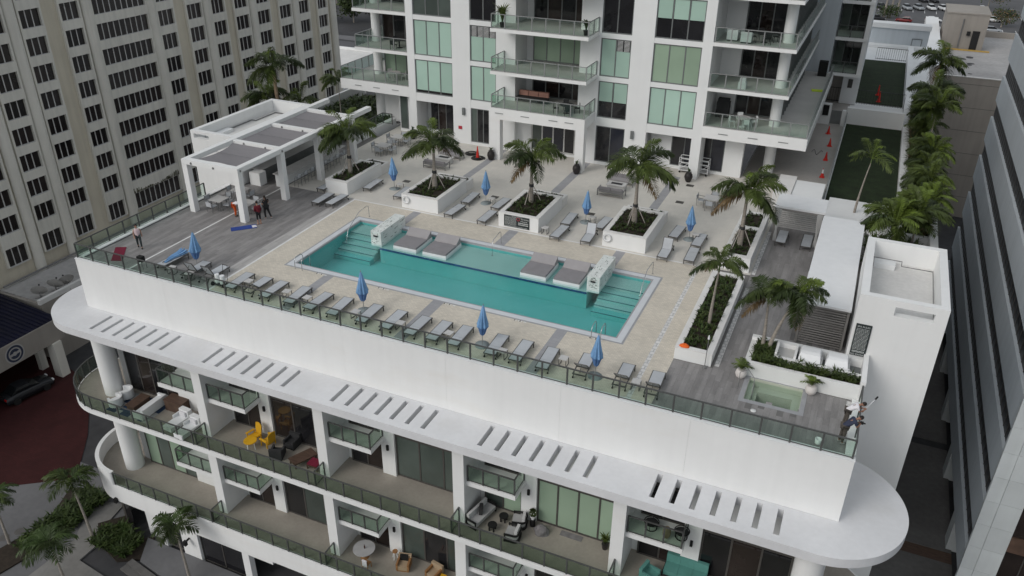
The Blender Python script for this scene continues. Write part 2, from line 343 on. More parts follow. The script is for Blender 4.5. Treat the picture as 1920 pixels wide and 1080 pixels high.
def window(parent, x0, x1, z0, z1, y, panes, pm, fm='frame_grey', name='window', fw=.06, dep=.08, extra=None):
    """window facing -y: frame mesh at y, panes 4 cm behind the frame face"""
    fr = MB()
    fr.box(x0, x1, y, y+dep, z0, z0+fw, fm).box(x0, x1, y, y+dep, z1-fw, z1, fm).box(x0, x0+fw, y+.002, y+dep, z0+fw, z1-fw, fm).box(x1-fw, x1, y+.002, y+dep, z0+fw, z1-fw, fm)
    xs = [x0+(x1-x0)*i/panes for i in range(panes+1)]
    for x in xs[1:-1]: fr.box(x-fw/2, x+fw/2, y+.004, y+dep, z0+fw, z1-fw, fm)
    o = wobj(name, fr, parent)
    for i in range(panes):
        m = pm[i % len(pm)] if isinstance(pm, (list, tuple)) else pm
        piece('pane', o, xs[i]+fw*.4, xs[i+1]-fw*.4, y+.035, y+.05, z0+fw*.6, z1-fw*.6, m)
    return o
# ================================================================ ground and setting
GZ = -22.0
struct('ground', MB().face([(-1500, -1500, GZ-.02), (1500, -1500, GZ-.02), (1500, 2500, GZ-.02), (-1500, 2500, GZ-.02)], 'asphalt'))

# ================================================================ podium building
ZC, ZA, ZB = -3.57, -10.2, -16.9
XL, XR, YF = -45.0, 2.75, 31.9
pod = thing('podium_building', (-21, 33, GZ), 'white podium building with slotted canopy, balconies and a pool on its roof', 'building')
# front parapet in panels with open joints
edges = [XL, -37.6, -31.0, -24.4, -17.8, -11.2, -4.6, XR]
for a, b in zip(edges[:-1], edges[1:]):
    wbox('wall_panel', pod, a+.003, b-.003, YF, YF+.25, ZC+.01, .0, 'stucco')
wbox('wall_backing', pod, XL+.02, XR-.02, YF+.03, YF+.30, ZC+.01, -.02, 'soffit')
wbox('parapet_cap', pod, XL-.015, XR+.015, YF-.02, YF+.34, .001, .055, 'fibre_white')
wbox('side_wall', pod, XL, XL+.25, YF+.31, 62, ZC+.01, .05, 'stucco'); wbox('side_wall', pod, XR-.25, XR, YF+.345, 39.3, GZ, .05, 'stucco')
# canopy slab with slots
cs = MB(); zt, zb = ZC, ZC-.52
cs.prism(arc(-44.1, 33.2, 3.8, 90, 270, 72), zb, zt, 'canopy_grey'); cs.prism(arc(1.95, 33.2, 3.8, -90, 90, 72), zb, zt, 'canopy_grey')
cs.box(-44.1, 1.95, 29.4, 29.87, zb, zt, 'canopy_grey'); cs.box(-44.1, 1.95, 31.64, 36.9, zb, zt, 'canopy_grey')
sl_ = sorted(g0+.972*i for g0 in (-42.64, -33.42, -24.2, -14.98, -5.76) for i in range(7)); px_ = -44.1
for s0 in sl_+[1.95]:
    cs.box(px_, s0, 29.87, 31.64, zb, zt, 'canopy_grey'); px_ = s0+.27
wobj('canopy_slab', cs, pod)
# body of the building
bd = MB(); bd.box(-44.3, 2.3, 32.66, 61.5, GZ, ZC-.53, 'stucco'); wobj('core_wall', bd, pod)
wbox('deck_slab', pod, XL+.26, XR-.26, YF+.31, 36.3, ZC, -1.3, 'soffit')
# floor slabs A and B
def slab_outline(inset=0): return arc(-44.1, 33.2, 3.78-inset, 90, 270, 28)+arc(1.95, 33.2, 3.78-inset, -90, 90, 28)
wobj('balcony_slab', MB().prism(slab_outline(), ZA-.36, ZA-.02, 'stucco', True), pod)
wobj('balcony_floor', MB().prism(slab_outline(.12), ZA-.019, ZA, 'balcony_floor'), pod)
wobj('balcony_slab', MB().prism(slab_outline(), ZB-1.55, ZB-.02, 'stucco', True), pod)
wobj('balcony_floor', MB().prism(slab_outline(.22), ZB-.019, ZB, 'balcony_floor'), pod)
# rails on A (front and both rounded ends), on B front, solid curved upstand on B
def arcrail(cx, a0, a1, n, z, r=3.7): return arc(cx, 33.2, r, a0, a1, n)
ra = arcrail(-44.1, 165, 270, 9, ZA)+arcrail(1.95, -90, 15, 9, ZA)
railing(pod, ra, ZA, 1.1, 1.29, 'rail_glass_dark')
ua, ub = arc(-44.1, 33.2, 3.78, 100, 271, 30), arc(-44.1, 33.2, 3.5, 100, 271, 30)
wobj('curved_upstand', MB().prism(ua+ub[::-1], ZB-.02, ZB+1.1, 'stucco', True), pod)
railing(pod, [(-43.95, 29.5), (1.95, 29.5)], ZB, 1.1, 1.29, 'rail_glass_dark')
# piers / party walls, wall strips, doors, mezzanines
RK = [-34.62+9.235*k for k in range(4)]
rnd = random.Random(3)
for lv, zf in (('A', ZA), ('B', ZB)):
    top = (ZC-.53) if lv == 'A' else (ZA-.37)
    for k, r in enumerate(RK):
        wbox('pier', pod, r-.7, r, 30.55, 32.65, zf, top, 'stucco')
        # divider return at the pier
        railing(pod, [(r-.35, 29.6), (r-.35, 30.54)], zf, 1.1, 1.0, 'rail_glass_dark')
        x2 = (RK[k+1]-.7) if k < 3 else 1.3
        wbox('wall_strip', pod, r+2.73, r+3.66, 32.3, 32.65, zf, top, 'stucco')
        pm = [['pane_brown', 'pane_dark'], ['pane_dim', 'pane_dim', 'pane_dim'], ['pane_blind2'], ['pane_dark', 'pane_brown']][k] if lv == 'A' else [['pane_dark', 'pane_dim'], ['pane_dim', 'pane_dark'], ['pane_dark'], ['pane_dark']][k]
        window(pod, r+3.66, x2-.002, zf+.02, zf+3.15, 32.45, 4 if k == 2 else 3, pm, 'frame_bronze', 'sliding_door', .1, .16)
        wbox('door_header', pod, r+3.66, x2-.002, 32.42, 32.6, zf+3.152, zf+3.4, 'frame_bronze')
        window(pod, r+.35, r+2.72, zf+.02, zf+2.3, 32.47, 2, ['pane_dim', 'pane_blind2'] if k == 2 else ['pane_dark', 'pane_brown'], 'frame_bronze', 'sliding_door', .09, .16)
        window(pod, r+.35, r+2.72, zf+2.95, zf+5.2, 32.47, 2, ['pane_dark'], 'frame_bronze', 'sliding_door', .09, .16)
        wbox('sconce', pod, r+3.13, r+3.27, 32.19, 32.299, zf+1.95, zf+2.32, 'black_matte')
        wbox('mezzanine_slab', pod, r+.002, r+2.98, 30.85, 32.66, zf+2.6, zf+2.9, 'stucco')
        railing(pod, [(r+.06, 30.92), (r+2.9, 30.92), (r+2.9, 32.28)], zf+2.9, 1.1, 1.0, 'rail_glass_dark')
    r0 = RK[0]-.7
    wbox('mezzanine_slab', pod, r0-3.5, r0-.002, 30.85, 32.66, zf+2.6, zf+2.9, 'stucco')
    railing(pod, [(r0-3.42, 32.28), (r0-3.42, 30.92), (r0-.05, 30.92)], zf+2.9, 1.1, 1.1, 'rail_glass_dark')
    window(pod, -43.5, r0-3.55, zf+.02, zf+5.2 if lv == 'A' else zf+5.3, 32.45, 4, ['pane_dark', 'pane_brown'] if lv == 'A' else ['pane_blind2', 'pane_dim'], 'frame_bronze', 'sliding_door', .09, .16)
    wbox('wall_strip', pod, r0-3.54, r0-1.2, 32.3, 32.65, zf, zf+2.59, 'stucco')
    wobj('round_column', MB().cyl((-44.3, 31.7), .66, zf, top, 28, 'stucco'), pod); wobj('round_column', MB().cyl((1.95, 31.2), .68, zf, top, 28, 'stucco'), pod)
wbox('grille', pod, RK[0]-1.15, RK[0]-.8, 32.24, 32.299, ZA+.25, ZA+1.4, 'frame_bronze')
# ground storey
wbox('ground_wall', pod, -40.75, -38.9+.1, 29.75, 30.2, -18.7, ZB-1.56, 'stucco')
gw = MB(); gw.box(-40.75, -40.45, 29.75, 30.2, GZ, -18.7, 'stucco').box(-38.8, -37.2, 29.75, 30.2, GZ, ZB-1.56, 'stucco').box(-37.2, -30.5, 29.75, 30.2, -19.2, ZB-1.56, 'stucco').box(-33.2, -32.6, 29.75, 30.2, GZ, -19.2, 'stucco').box(-30.5, 2.2, 29.75, 30.2, -18.9, ZB-1.56, 'stucco')
gw.box(-42.75, -40.75, 30.3, 30.7, GZ, ZB-1.56, 'stucco'); wobj('ground_wall', gw, pod)
window(pod, -40.45, -38.8, -21.65, -18.7, 29.9, 2, ['pane_dark'], 'frame_bronze', 'entrance_door', .12, .12)
window(pod, -37.2, -33.2, -21.9, -19.2, 29.95, 2, ['pane_dark'], 'frame_bronze', 'shopfront', .09, .12)
window(pod, -42.9, -42.75-2.3, -21.9, -18.6, 30.75, 2, ['pane_dark'], 'frame_bronze', 'shopfront', -.09, .12) if False else None
sf = arc(-44.1, 33.2, 2.9, 175, 268, 5)
for a, b in zip(sf[:-1], sf[1:]):
    mb = MB(); mb.bar((*a, GZ), (*a, ZB-1.56), .12, .12, 'frame_bronze'); o = wobj('shopfront_mullion', mb, pod)
    c = ((a[0]+b[0])/2, (a[1]+b[1])/2); l = math.dist(a, b)-.14; p = piece('shopfront_pane', pod, c[0]-l/2, c[0]+l/2, c[1]-.01, c[1]+.01, GZ+.1, ZB-1.6, 'pane_dark'); p.rotation_euler.z = math.atan2(b[1]-a[1], b[0]-a[0])
for x, z in ((-44.15, -18.25), (-38.0, -19.9)):
    mb = MB(); mb.box(x-.12, x+.12, 29.2, 29.42, z-.28, z+.1, 'black_matte').box(x-.06, x+.06, 29.4, 29.76 if x > -40 else 29.5, z-.05, z+.05, 'black_matte'); wobj('wall_lamp', mb, pod)
# rooftop rails
railing(pod, [(XL+.12, 43.8), (XL+.12, YF+.15), (XR-.12, YF+.15), (XR-.12, 36.6)], .056, 1.0, 1.361)
wbox('kerb', pod, XR-.45, XR-.001, 32.25, 36.7, .056, .14, 'stucco'); wbox('kerb', pod, XL+.001, XL+.45, 32.25, 46.2, .056, .12, 'stucco')

# ================================================================ roof deck
deck = tag(link('pool_deck', None, None, (-20, 45, 0)), kind='structure')
PX0, PX1, PY0, PY1 = -31.95, -9.75, 37.15, 45.25      # pool coping inner line (water edge inside)
dk = MB()
def sheet(mb, x0, x1, y0, y1, z, m): mb.face([(x0, y0, z), (x1, y0, z), (x1, y1, z), (x0, y1, z)], m)
OX0, OX1, OY0, OY1 = -32.2, -9.5, 36.9, 45.52
pv = MB()
for a in ((-34.15, OX0, 32.24, 48.0), (OX1, -7.95, 32.24, 48.0), (OX0, OX1, 32.24, OY0), (OX0, OX1, OY1, 48.0), (-7.7, -6.64, 32.24, 48.4)): sheet(pv, *a, 0, 'paver_small')
wobj('paving', pv, deck)
pl = MB(); sheet(pl, -40.6, -4.5, 48.16, 66.0, 0, 'paver_large'); wobj('paving', pl, deck)
wl = MB(); sheet(wl, -34.3, -34.15, 32.24, 48.0, .004, 'paint_line'); sheet(wl, -34.3, -7.7, 48.0, 48.16, .004, 'coping'); sheet(wl, -40.78, -40.64, 32.24, 47.7, .008, 'paint_line'); wobj('border_line', wl, deck)
ts = MB(); sheet(ts, -7.95, -7.7, 32.24, 48.0, .004, 'white_tile'); sheet(ts, -4.52, -4.28, 36.9, 46.3, .008, 'white_tile'); sheet(ts, -4.52, -4.28, 48.3, 55.5, .008, 'white_tile'); sheet(ts, 2.08, 2.3, 33.2, 36.6, .008, 'white_tile'); wobj('tile_strip', ts, deck)
bn = MB()
for x0, x1 in ((-29.0, -28.35), (-21.26, -20.53), (-13.36, -12.72)):
    sheet(bn, x0, x1, 32.24, OY0, .004, 'band_tile'); sheet(bn, x0, x1, OY1, 48.0, .004, 'band_tile'); sheet(bn, x0, x1, 53.6, 63.4, .004, 'band_tile')
wobj('tile_band', bn, deck)
gr = MB(); sheet(gr, XL+.2, -34.3, 32.24, 62.0, -.012, 'grout'); sheet(gr, -6.64, 2.4, 32.24, 34.4, -.012, 'grout'); sheet(gr, -6.64, -2.85, 34.4, 62.6, -.012, 'grout'); sheet(gr, .25, 2.4, 34.4, 36.6, -.012, 'grout'); sheet(gr, -2.85, 2.0, 36.7, 62.6, -.012, 'grout'); wobj('grout_bed', gr, deck)
# planks, running along y, staggered
PLM = MB().box(-.147, .147, -.597, .597, -.012, 0, 'plank').mesh('plank')
def planks(regions, skip, limit):
    cells = []
    for (x0, x1, y0, y1) in regions:
        i = 0; x = x0
        while x < x1-.05:
            y = y0-((i*7) % 5)*.24
            w = min(.3, x1-x)
            while y < y1:
                a, b = max(y, y0), min(y+1.2, y1)
                if b-a > .08 and not skip((x+w/2), (a+b)/2): cells.append((x, x+w, a, b))
                y += 1.2
            x += .3; i += 1
    cells.sort(key=lambda c: (c[0]+1)**2*.25+c[2]**2)
    st = MB()
    for n, (x0, x1, a, b) in enumerate(cells):
        if n < limit:
            o = link('plank', PLM, deck, Vector(((x0+x1)/2, (a+b)/2, 0))-WL(deck)); o.scale = ((x1-x0)/.3, (b-a)/1.2, 1)
        else: st.box(x0+.003, x1-.003, a+.003, b-.003, -.011, -.0005, 'plank_isl')
    tag(wobj('plank_field', st, deck), kind='stuff')
spa = lambda x, y: (-2.85 < x < .25 and 34.4 < y < 36.75)
planks([(-6.64, 2.36, 32.24, 36.7), (-6.64, 2.0, 36.7, 57.5)], lambda x, y: spa(x, y) or (x < -4.6 and y > 36.7) or (x > -2.9 and 36.7 < y < 39.5) or (x > -1.1 and y > 41.3 and y < 53.8), 280)
planks([(XL+.42, -35.1, 32.24, 57.5)], lambda x, y: x < -43.7 and y > 46.3, 290)
pp = MB()
for i in range(5):
    for j in range(20): pp.box(-35.1+i*.16+.003, -35.1+(i+1)*.16-.003, 32.24+j*1.2, 32.24+(j+1)*1.2-.006, -.011, -.0005, 'plank_pale')
tag(wobj('pale_plank_field', pp, deck), kind='stuff')
# ------------------------------------------------ swimming pool
pool = thing('swimming_pool', (-20.85, 41.2, 0), 'long rectangular turquoise swimming pool with white coping and shallow ledge', 'swimming pool')
cp = MB()
def ring(mb, o, i, z, m):
    (a, b, c, d), (e, f, g, h) = o, i
    mb.box(a, b, c, g, z-.12, z, m); mb.box(a, b, h, d, z-.12, z, m); mb.box(a, e, g, h, z-.12, z, m); mb.box(f, b, g, h, z-.12, z, m)
ring(cp, (-32.08, -9.62, 37.02, 45.4), (-31.72, -9.98, 37.38, 45.05), .012, 'pool_coping'); wobj('coping', cp, pool)
ce = MB(); ring(ce, (OX0, OX1, OY0, OY1), (-32.08, -9.62, 37.02, 45.4), .003, 'pool_edge'); ring(ce, (-31.72, -9.98, 37.38, 45.05), (-31.62, -10.08, 37.48, 44.95), -.002, 'pool_edge'); wobj('edge_tile', ce, pool)
bs = MB(); X0, X1, Y0, Y1 = -31.62, -10.08, 37.48, 44.95
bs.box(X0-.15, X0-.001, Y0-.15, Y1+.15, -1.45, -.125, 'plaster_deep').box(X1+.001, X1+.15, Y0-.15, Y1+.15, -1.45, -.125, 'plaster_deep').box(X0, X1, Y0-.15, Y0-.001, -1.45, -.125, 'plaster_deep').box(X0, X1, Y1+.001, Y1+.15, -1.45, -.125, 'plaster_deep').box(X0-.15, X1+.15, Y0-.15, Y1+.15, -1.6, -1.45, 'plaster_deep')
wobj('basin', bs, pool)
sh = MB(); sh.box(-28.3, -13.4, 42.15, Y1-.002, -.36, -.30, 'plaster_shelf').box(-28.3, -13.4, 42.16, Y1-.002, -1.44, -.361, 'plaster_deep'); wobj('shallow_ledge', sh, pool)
lt = MB()
for i in range(74): lt.box(-28.28+i*.2013, -28.28+i*.2013+.19, 42.09, 42.148, -.40, -.28, 'tile_blue')
tag(wobj('tile_line', lt, pool), kind='stuff')
for xa, xb in ((X0+.002, -28.75), (-12.85, X1-.002)):
    for i in range(5):
        zt_ = -.30-.2*i; ya = 43.55-.52*i
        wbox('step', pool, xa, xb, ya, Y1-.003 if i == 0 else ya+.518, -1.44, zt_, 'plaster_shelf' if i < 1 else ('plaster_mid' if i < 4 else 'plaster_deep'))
        wbox('step_edge', pool, xa, xb, ya-.012, ya-.001, zt_-.05, zt_-.002, 'step_tile')
wobj('water_surface', MB().face([(X0, Y0, -.16), (X1, Y0, -.16), (X1, Y1, -.16), (X0, Y1, -.16)], 'water'), pool)
mk = MB(); rq = random.Random(5)
for k in range(5):
    for x0, y0 in ((-29.6+k*4.55, 36.83),):
        for i in range(9):
            if i in (2, 6): continue
            mb0 = x0+i*.085; mk.box(mb0, mb0+.055, y0-.06, y0+.06, .0, .0045, 'sign_black' if i in (0, 4) else 'paint_line')
wobj('depth_marker', mk, pool)
# ------------------------------------------------ spa
sp = thing('spa_pool', (-1.3, 35.5, 0), 'small square spa pool sunk in grey plank deck', 'spa pool')
sc = MB(); sc.box(-2.85, -2.62, 34.4, 36.74, -.5, .006, 'pool_edge').box(.02, .25, 34.4, 36.74, -.5, .006, 'pool_edge').box(-2.62, .02, 34.4, 34.66, -.5, .006, 'pool_edge').box(-2.62, .02, 36.66, 36.74, -.5, .006, 'pool_edge'); wobj('coping', sc, sp)
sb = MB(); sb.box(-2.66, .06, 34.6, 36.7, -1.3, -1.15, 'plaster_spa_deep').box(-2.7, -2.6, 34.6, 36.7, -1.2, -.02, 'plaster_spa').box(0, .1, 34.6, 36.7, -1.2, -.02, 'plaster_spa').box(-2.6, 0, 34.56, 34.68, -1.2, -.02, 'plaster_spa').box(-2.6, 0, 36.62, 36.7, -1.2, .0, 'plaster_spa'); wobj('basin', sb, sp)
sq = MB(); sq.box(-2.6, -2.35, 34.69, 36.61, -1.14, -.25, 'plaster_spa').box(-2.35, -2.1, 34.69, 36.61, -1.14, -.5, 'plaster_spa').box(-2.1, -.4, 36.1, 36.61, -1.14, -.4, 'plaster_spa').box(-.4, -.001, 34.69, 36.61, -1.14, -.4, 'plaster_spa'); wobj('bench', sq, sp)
wobj('water_surface', MB().face([(-2.6, 34.68, -.14), (0, 34.68, -.14), (0, 36.62, -.14), (-2.6, 36.62, -.14)], 'water_spa'), sp)
dr = MB(); dr.tube([(-3.05, 35.5, 0), (-3.05, 35.62, .85), (-2.7, 35.95, .9), (-2.3, 35.5, .75), (-2.28, 35.2, -.3)], .022, 6, 'alu_grey'); wobj('handrail', dr, sp)
dd = MB(); dd.lathe([(.14, 0), (.14, .012), (.05, .014)], (-2.0, 33.86, 0), 16, 'paint_line'); tag(wobj('deck_drain', dd), 'round white drain cover in the grey deck before the spa', 'drain')

# ================================================================ marble fountains in the pool
for k, x0 in enumerate((-29.03, -13.47)):
    t = thing('fountain_block', (x0+.4, 43.9, -.3), 'white marble fountain block in the pool, '+('left' if k == 0 else 'right')+' of the two', 'fountain', 'marble fountain blocks')
    wbox('body', t, x0, x0+.8, 42.28, 45.5, -.29, .8, 'marble')
    v = MB(); rv = random.Random(11+k)
    for i in range(60):
        f = rv.choice('tls'); l = rv.uniform(.08, .3)
        if f == 't': a, b = x0+rv.uniform(.05, .7), 42.35+rv.uniform(0, 2.8); v.box(a, a+.03, b, b+l, .8, .803, 'marble_vein')
        elif f == 'l': b, z = 42.35+rv.uniform(0, 2.8), rv.uniform(-.1, .75); v.box(x0+.8, x0+.803, b, b+l, z, z+.03, 'marble_vein')
        else: a, z = x0+rv.uniform(.03, .55), rv.uniform(-.1, .75); v.box(a, a+l*.6, 42.277, 42.28, z, z+.03, 'marble_vein')
    wobj('mosaic_chips', v, t); wbox('spout', t, x0+.25, x0+.55, 42.2, 42.279, .44, .52, 'dark_paint')

# ================================================================ apartment tower
tw = thing('apartment_tower', (-25, 70, 0), 'white apartment tower with green glass bays and balconies behind the pool', 'building')
YT = 63.5
def zb_(k): return 4.07 if k == 0 else 7.47+3.41*(k-1)
def zt_k(k): return 7.08+3.41*k
NK = 5
TOP = zt_k(NK-1)+.4
BAYS = [(-37.48, -33.72, 3, 'L3'), (-31.97, -29.5, 2, 'L2'), (-20.28, -17.78, 2, 'R2'), (-15.99, -12.23, 3, 'R3')]
for a, b in ((-38.2, -37.48), (-33.72, -31.97), (-17.78, -15.99), (-12.23, -11.45)): wbox('facade_pier', tw, a, b, YT, YT+.6, 0, TOP, 'stucco_far')
wbox('facade_pier', tw, -29.5, -27.7, YT, YT+.6, 0, TOP, 'stucco_far'); wbox('facade_pier', tw, -22.0, -20.28, YT, YT+.6, 0, TOP, 'stucco_far')
for a, b, n, nm in BAYS:
    wbox('spandrel', tw, a, b, YT+.02, YT+.5, 3.35, 4.07, 'stucco_far')
    for k in range(NK): wbox('spandrel', tw, a, b, YT+.02, YT+.5, zt_k(k), zb_(k+1) if k < NK-1 else TOP, 'stucco_far')
BL = {'L3': ['pane_blind', 'pane_blind', 'pane_dim', 'pane_blind', 'pane_dark'], 'L2': ['pane_blind', 'pane_blind', 'pane_dark', 'pane_dark', 'pane_blind'], 'R2': ['half', 'pane_blind', 'pane_dark', 'pane_blind', 'pane_dark'], 'R3': ['pane_blind', 'pane_blind2', 'halfc', 'pane_blind', 'pane_dark']}
for a, b, n, nm in BAYS:
    for k in range(NK):
        s = BL[nm][k]; z0, z1 = zb_(k), zt_k(k)
        w = window(tw, a, b, z0, z1, YT+.1, n, 'pane_dark' if s in ('half', 'halfc') else s, 'frame_grey', 'window', .09, .1)
        if s in ('half', 'halfc'):
            for i in range(n): piece('blind', w, a+(b-a)*i/n+.07, a+(b-a)*(i+1)/n-.07, YT+.125, YT+.134, z0+(z1-z0)*(.45 if s == 'half' else .5), z1-.07, 'pane_blind')
        if nm in ('L2', 'R2') and k == 1:
            xo = a+.1 if nm == 'L2' else a+(b-a)/2+.05; wd_ = (b-a-.2) if nm == 'L2' else (b-a)/2-.15
            sm_ = MB()
            sm_.box(xo, xo+wd_, YT+.118, YT+.124, z1-.95, z1-.08, 'pane_dark')
            for c in range(4 if nm == 'L2' else 2):
                cw = wd_/(4 if nm == 'L2' else 2)
                for q_ in range(9): sm_.box(xo+c*cw+.05, xo+(c+1)*cw-.05, YT+.10, YT+.117, z1-.92+q_*.095, z1-.92+q_*.095+.045, 'curtain')
            wobj('shutter', sm_, w)
        if nm == 'L3' and k == 0: wbox('gap', w, a+.09, b-.09, YT+.128, YT+.133, z0+.06, z0+.3, 'black_matte')
# ground storey
window(tw, -31.97, -30.18, .24, 3.33, YT+.1, 3, ['pane_dim', 'pane_dark', 'pane_dark'], 'frame_grey', 'ground_window', .08, .1)
wbox('ground_wall', tw, -30.18, -29.5, YT+.01, YT+.5, 0, 3.35, 'stucco_far'); wbox('ground_sill', tw, -31.97, -30.18, YT+.01, YT+.5, 0, .24, 'stucco_far')
window(tw, -20.28, -17.78, .24, 3.33, YT+.1, 2, ['pane_dark', 'pane_navy'], 'frame_grey', 'ground_window', .08, .1); wbox('ground_sill', tw, -20.28, -17.78, YT+.01, YT+.5, 0, .24, 'stucco_far')
window(tw, -36.9, -33.72, .3, 3.34, YT+1.6, 4, ['pane_dark', 'pane_brown'], 'frame_grey', 'ground_window', .07, .1); wbox('ground_sill', tw, -37.48, -33.72, YT+1.5, YT+2, 0, .3, 'stucco_far')
window(tw, -14.2, -9.8, .25, 3.4, YT+1.9, 4, ['pane_dark', 'pane_navy'], 'frame_grey', 'ground_window', .07, .1); wbox('ground_sill', tw, -16, -8.3, YT+1.85, YT+2.4, 0, .25, 'stucco_far')
wbox('ground_wall', tw, -15.99, -14.2, YT+1.86, YT+2.4, .25, 3.36, 'stucco_far'); wbox('ground_wall', tw, -9.8, -8.3, YT+1.86, YT+2.4, .25, 4.4, 'stucco_far')
bdy = MB(); bdy.box(-38.2, -27.72, YT+2.3, 92, 0, TOP, 'stucco_far').box(-27.7, -22.02, YT+2.45, 92, 0, TOP, 'stucco_far').box(-22, -11.45, YT+2.3, 92, 0, TOP, 'stucco_far'); wobj('core_wall', bdy, tw)
for a, b in ((-38.2, -37.6), (-28.3, -27.7), (-22, -21.4), (-12.05, -11.45)): wbox('cross_wall', tw, a+.003, b-.003, YT+.6, YT+2.29, 0, TOP, 'stucco_far')
# centre balconies and porch
wbox('porch_beam', tw, -28.8, -20.4, 60.84, 61.5, 3.56, 4.5, 'stucco'); wbox('porch_roof', tw, -28.8, -20.4, 61.5, YT-.001, 3.7, 4.5, 'stucco_far')
for a, b in ((-28.8, -27.9), (-21.14, -20.4)): wbox('porch_post', tw, a+.002, b-.002, 60.842, 61.5, 0, 3.56, 'stucco')
for x0, x1 in ((-28.35, -27.5), (-26.0, -25.1), (-23.5, -22.7), (-22.1, -21.3)): wbox('scupper', tw, x0, x0+.75, 60.80, 60.838, 4.06, 4.12, 'rail_light')
for x0 in (-44.0, -42.0, -40.0): wbox('scupper', tw, x0, x0+.7, YT-.04, YT-.001, 4.0, 4.06, 'rail_light')
for x0 in (-10.2, -7.9, -5.6): wbox('scupper', tw, x0, x0+.75, YT-.04, YT-.001, 4.0, 4.06, 'rail_light')
wbox('entry_wall', tw, -28.0, -26.4, YT+.65, YT+.9, 0, 3.7, 'stucco_far'); wbox('entry_wall', tw, -22.3, -20.9, YT+.65, YT+.9, 0, 3.7, 'stucco_far')
window(tw, -26.4, -22.3, .2, 3.5, YT+.7, 4, ['pane_dim', 'pane_navy', 'pane_navy', 'pane_dark'], 'frame_white', 'entrance_door', .12, .14)
wbox('entry_sill', tw, -26.4, -22.3, YT+.65, YT+.9, 0, .2, 'stucco_far')
for k in range(NK):
    zf = 4.5 if k == 0 else 7.56+3.41*(k-1)
    if k: wbox('balcony_slab', tw, -28.8, -20.45, 60.84, YT-.001, zf-.27, zf-.02, 'stucco')
    wbox('balcony_floor', tw, -28.7, -20.55, 60.94, YT+2.2, zf-.019, zf+.002, 'tower_floor') if k else wbox('balcony_floor', tw, -28.7, -20.55, 60.94, YT+2.2, zf+.002, zf+.01, 'tower_floor')
    railing(tw, [(-28.7, YT-.05), (-28.7, 60.92), (-20.5, 60.92), (-20.5, YT-.05)], zf, 1.1, 1.15, 'rail_glass', 'rail_light')
    window(tw, -27.0, -22.05, zf+.03, zf+2.85, YT+2.2, 4, 'pane_blind2' if k == 1 else ['pane_dark', 'pane_brown'], 'frame_grey', 'sliding_door', .09, .12)
    # end balconies
    for sd in ('L', 'R'):
        if sd == 'L': xa, xb = (-45.6 if k == 0 else -43.72), -38.2
        else: xa, xb = -11.45, (-3.5 if k == 0 else -5.38)
        yb = 74 if sd == 'L' else 86
        if k == 0: wbox('balcony_slab', tw, xa, xb, YT, yb, 3.57, 4.48, 'stucco')
        else: wbox('balcony_slab', tw, xa, xb, YT, yb, zf-.27, zf-.02, 'stucco')
        wbox('balcony_floor', tw, xa+.08, xb-.08, YT+.08, yb-.1, zf-.019, zf, 'tower_floor')
        if sd == 'L':
            railing(tw, [(xa+.1, yb-1), (xa+.1, YT+.1), (xb-.05, YT+.1)], zf, 1.1, 1.2, 'rail_glass', 'rail_light')
            window(tw, -43.0, -38.22, zf+.03, zf+2.95, 67.3, 4, 'pane_blind2' if k == 0 else ['pane_brown', 'pane_dark'], 'frame_grey', 'sliding_door', .09, .12)
            wobj('round_column', MB().cyl((-43.3, 66.6), .42, zf, zf+3.14 if k else 7.29, 20, 'stucco_far'), tw)
        else:
            railing(tw, [(xa+.1, YT+.1), (xb-.1, YT+.1), (xb-.1, yb-1.2)], zf, 1.1, 1.25, 'rail_glass', 'rail_light')
            window(tw, -9.9, -6.9, zf+.03, zf+2.95, 68.0, 3, ['pane_dark', 'pane_brown'], 'frame_grey', 'sliding_door', .09, .12)
            wbox('side_wall', tw, -11.44, -9.9, 67.8, 68.2, zf, zf+3.1, 'stucco_far')
            wobj('round_column', MB().cyl((-6.35, 66.0), .42, zf, zf+3.14 if k else 7.29, 20, 'stucco_far'), tw)
            for j in range(14): piece('side_mullion', tw, -6.2, -6.05, 68.2+j*1.2, 68.3+j*1.2, zf, zf+3.0, 'frame_grey')
            wbox('side_glazing', tw, -6.6, -6.21, 68.15, 85.5, zf, zf+3.05, 'pane_dark')
wobj('round_column', MB().cyl((-43.3, 66.6), .45, 0, 3.57, 20, 'stucco_far'), tw); wobj('round_column', MB().cyl((-6.45, 67.9), .45, 0, 3.57, 20, 'stucco_far'), tw)
wbox('end_wall', tw, -43.0, -38.21, 69, 92, 0, TOP, 'stucco_far'); wbox('ground_wall', tw, -43.1, -39.7, 66.6, 69, 0, 3.56, 'stucco_far'); wbox('end_wall', tw, -11.44, -6.62, 69, 92, 4.5, TOP, 'stucco_far')
window(tw, -39.65, -38.85, .3, 3.4, 64.2, 1, ['pane_dim'], 'frame_grey', 'ground_window', .06, .08); wbox('ground_wall', tw, -39.75, -38.2, 64.26, 66.6, 0, 3.56, 'stucco_far')
for x, z in ((-32.63, 2.98), (-17.12, 2.99)): wbox('sconce', tw, x-.12, x+.12, YT-.18, YT-.001, z-.32, z+.32, 'frame_grey')
wbox('fire_panel', tw, -33.2, -32.85, YT-.05, YT-.001, 1.3, 1.58, 'sign_red')
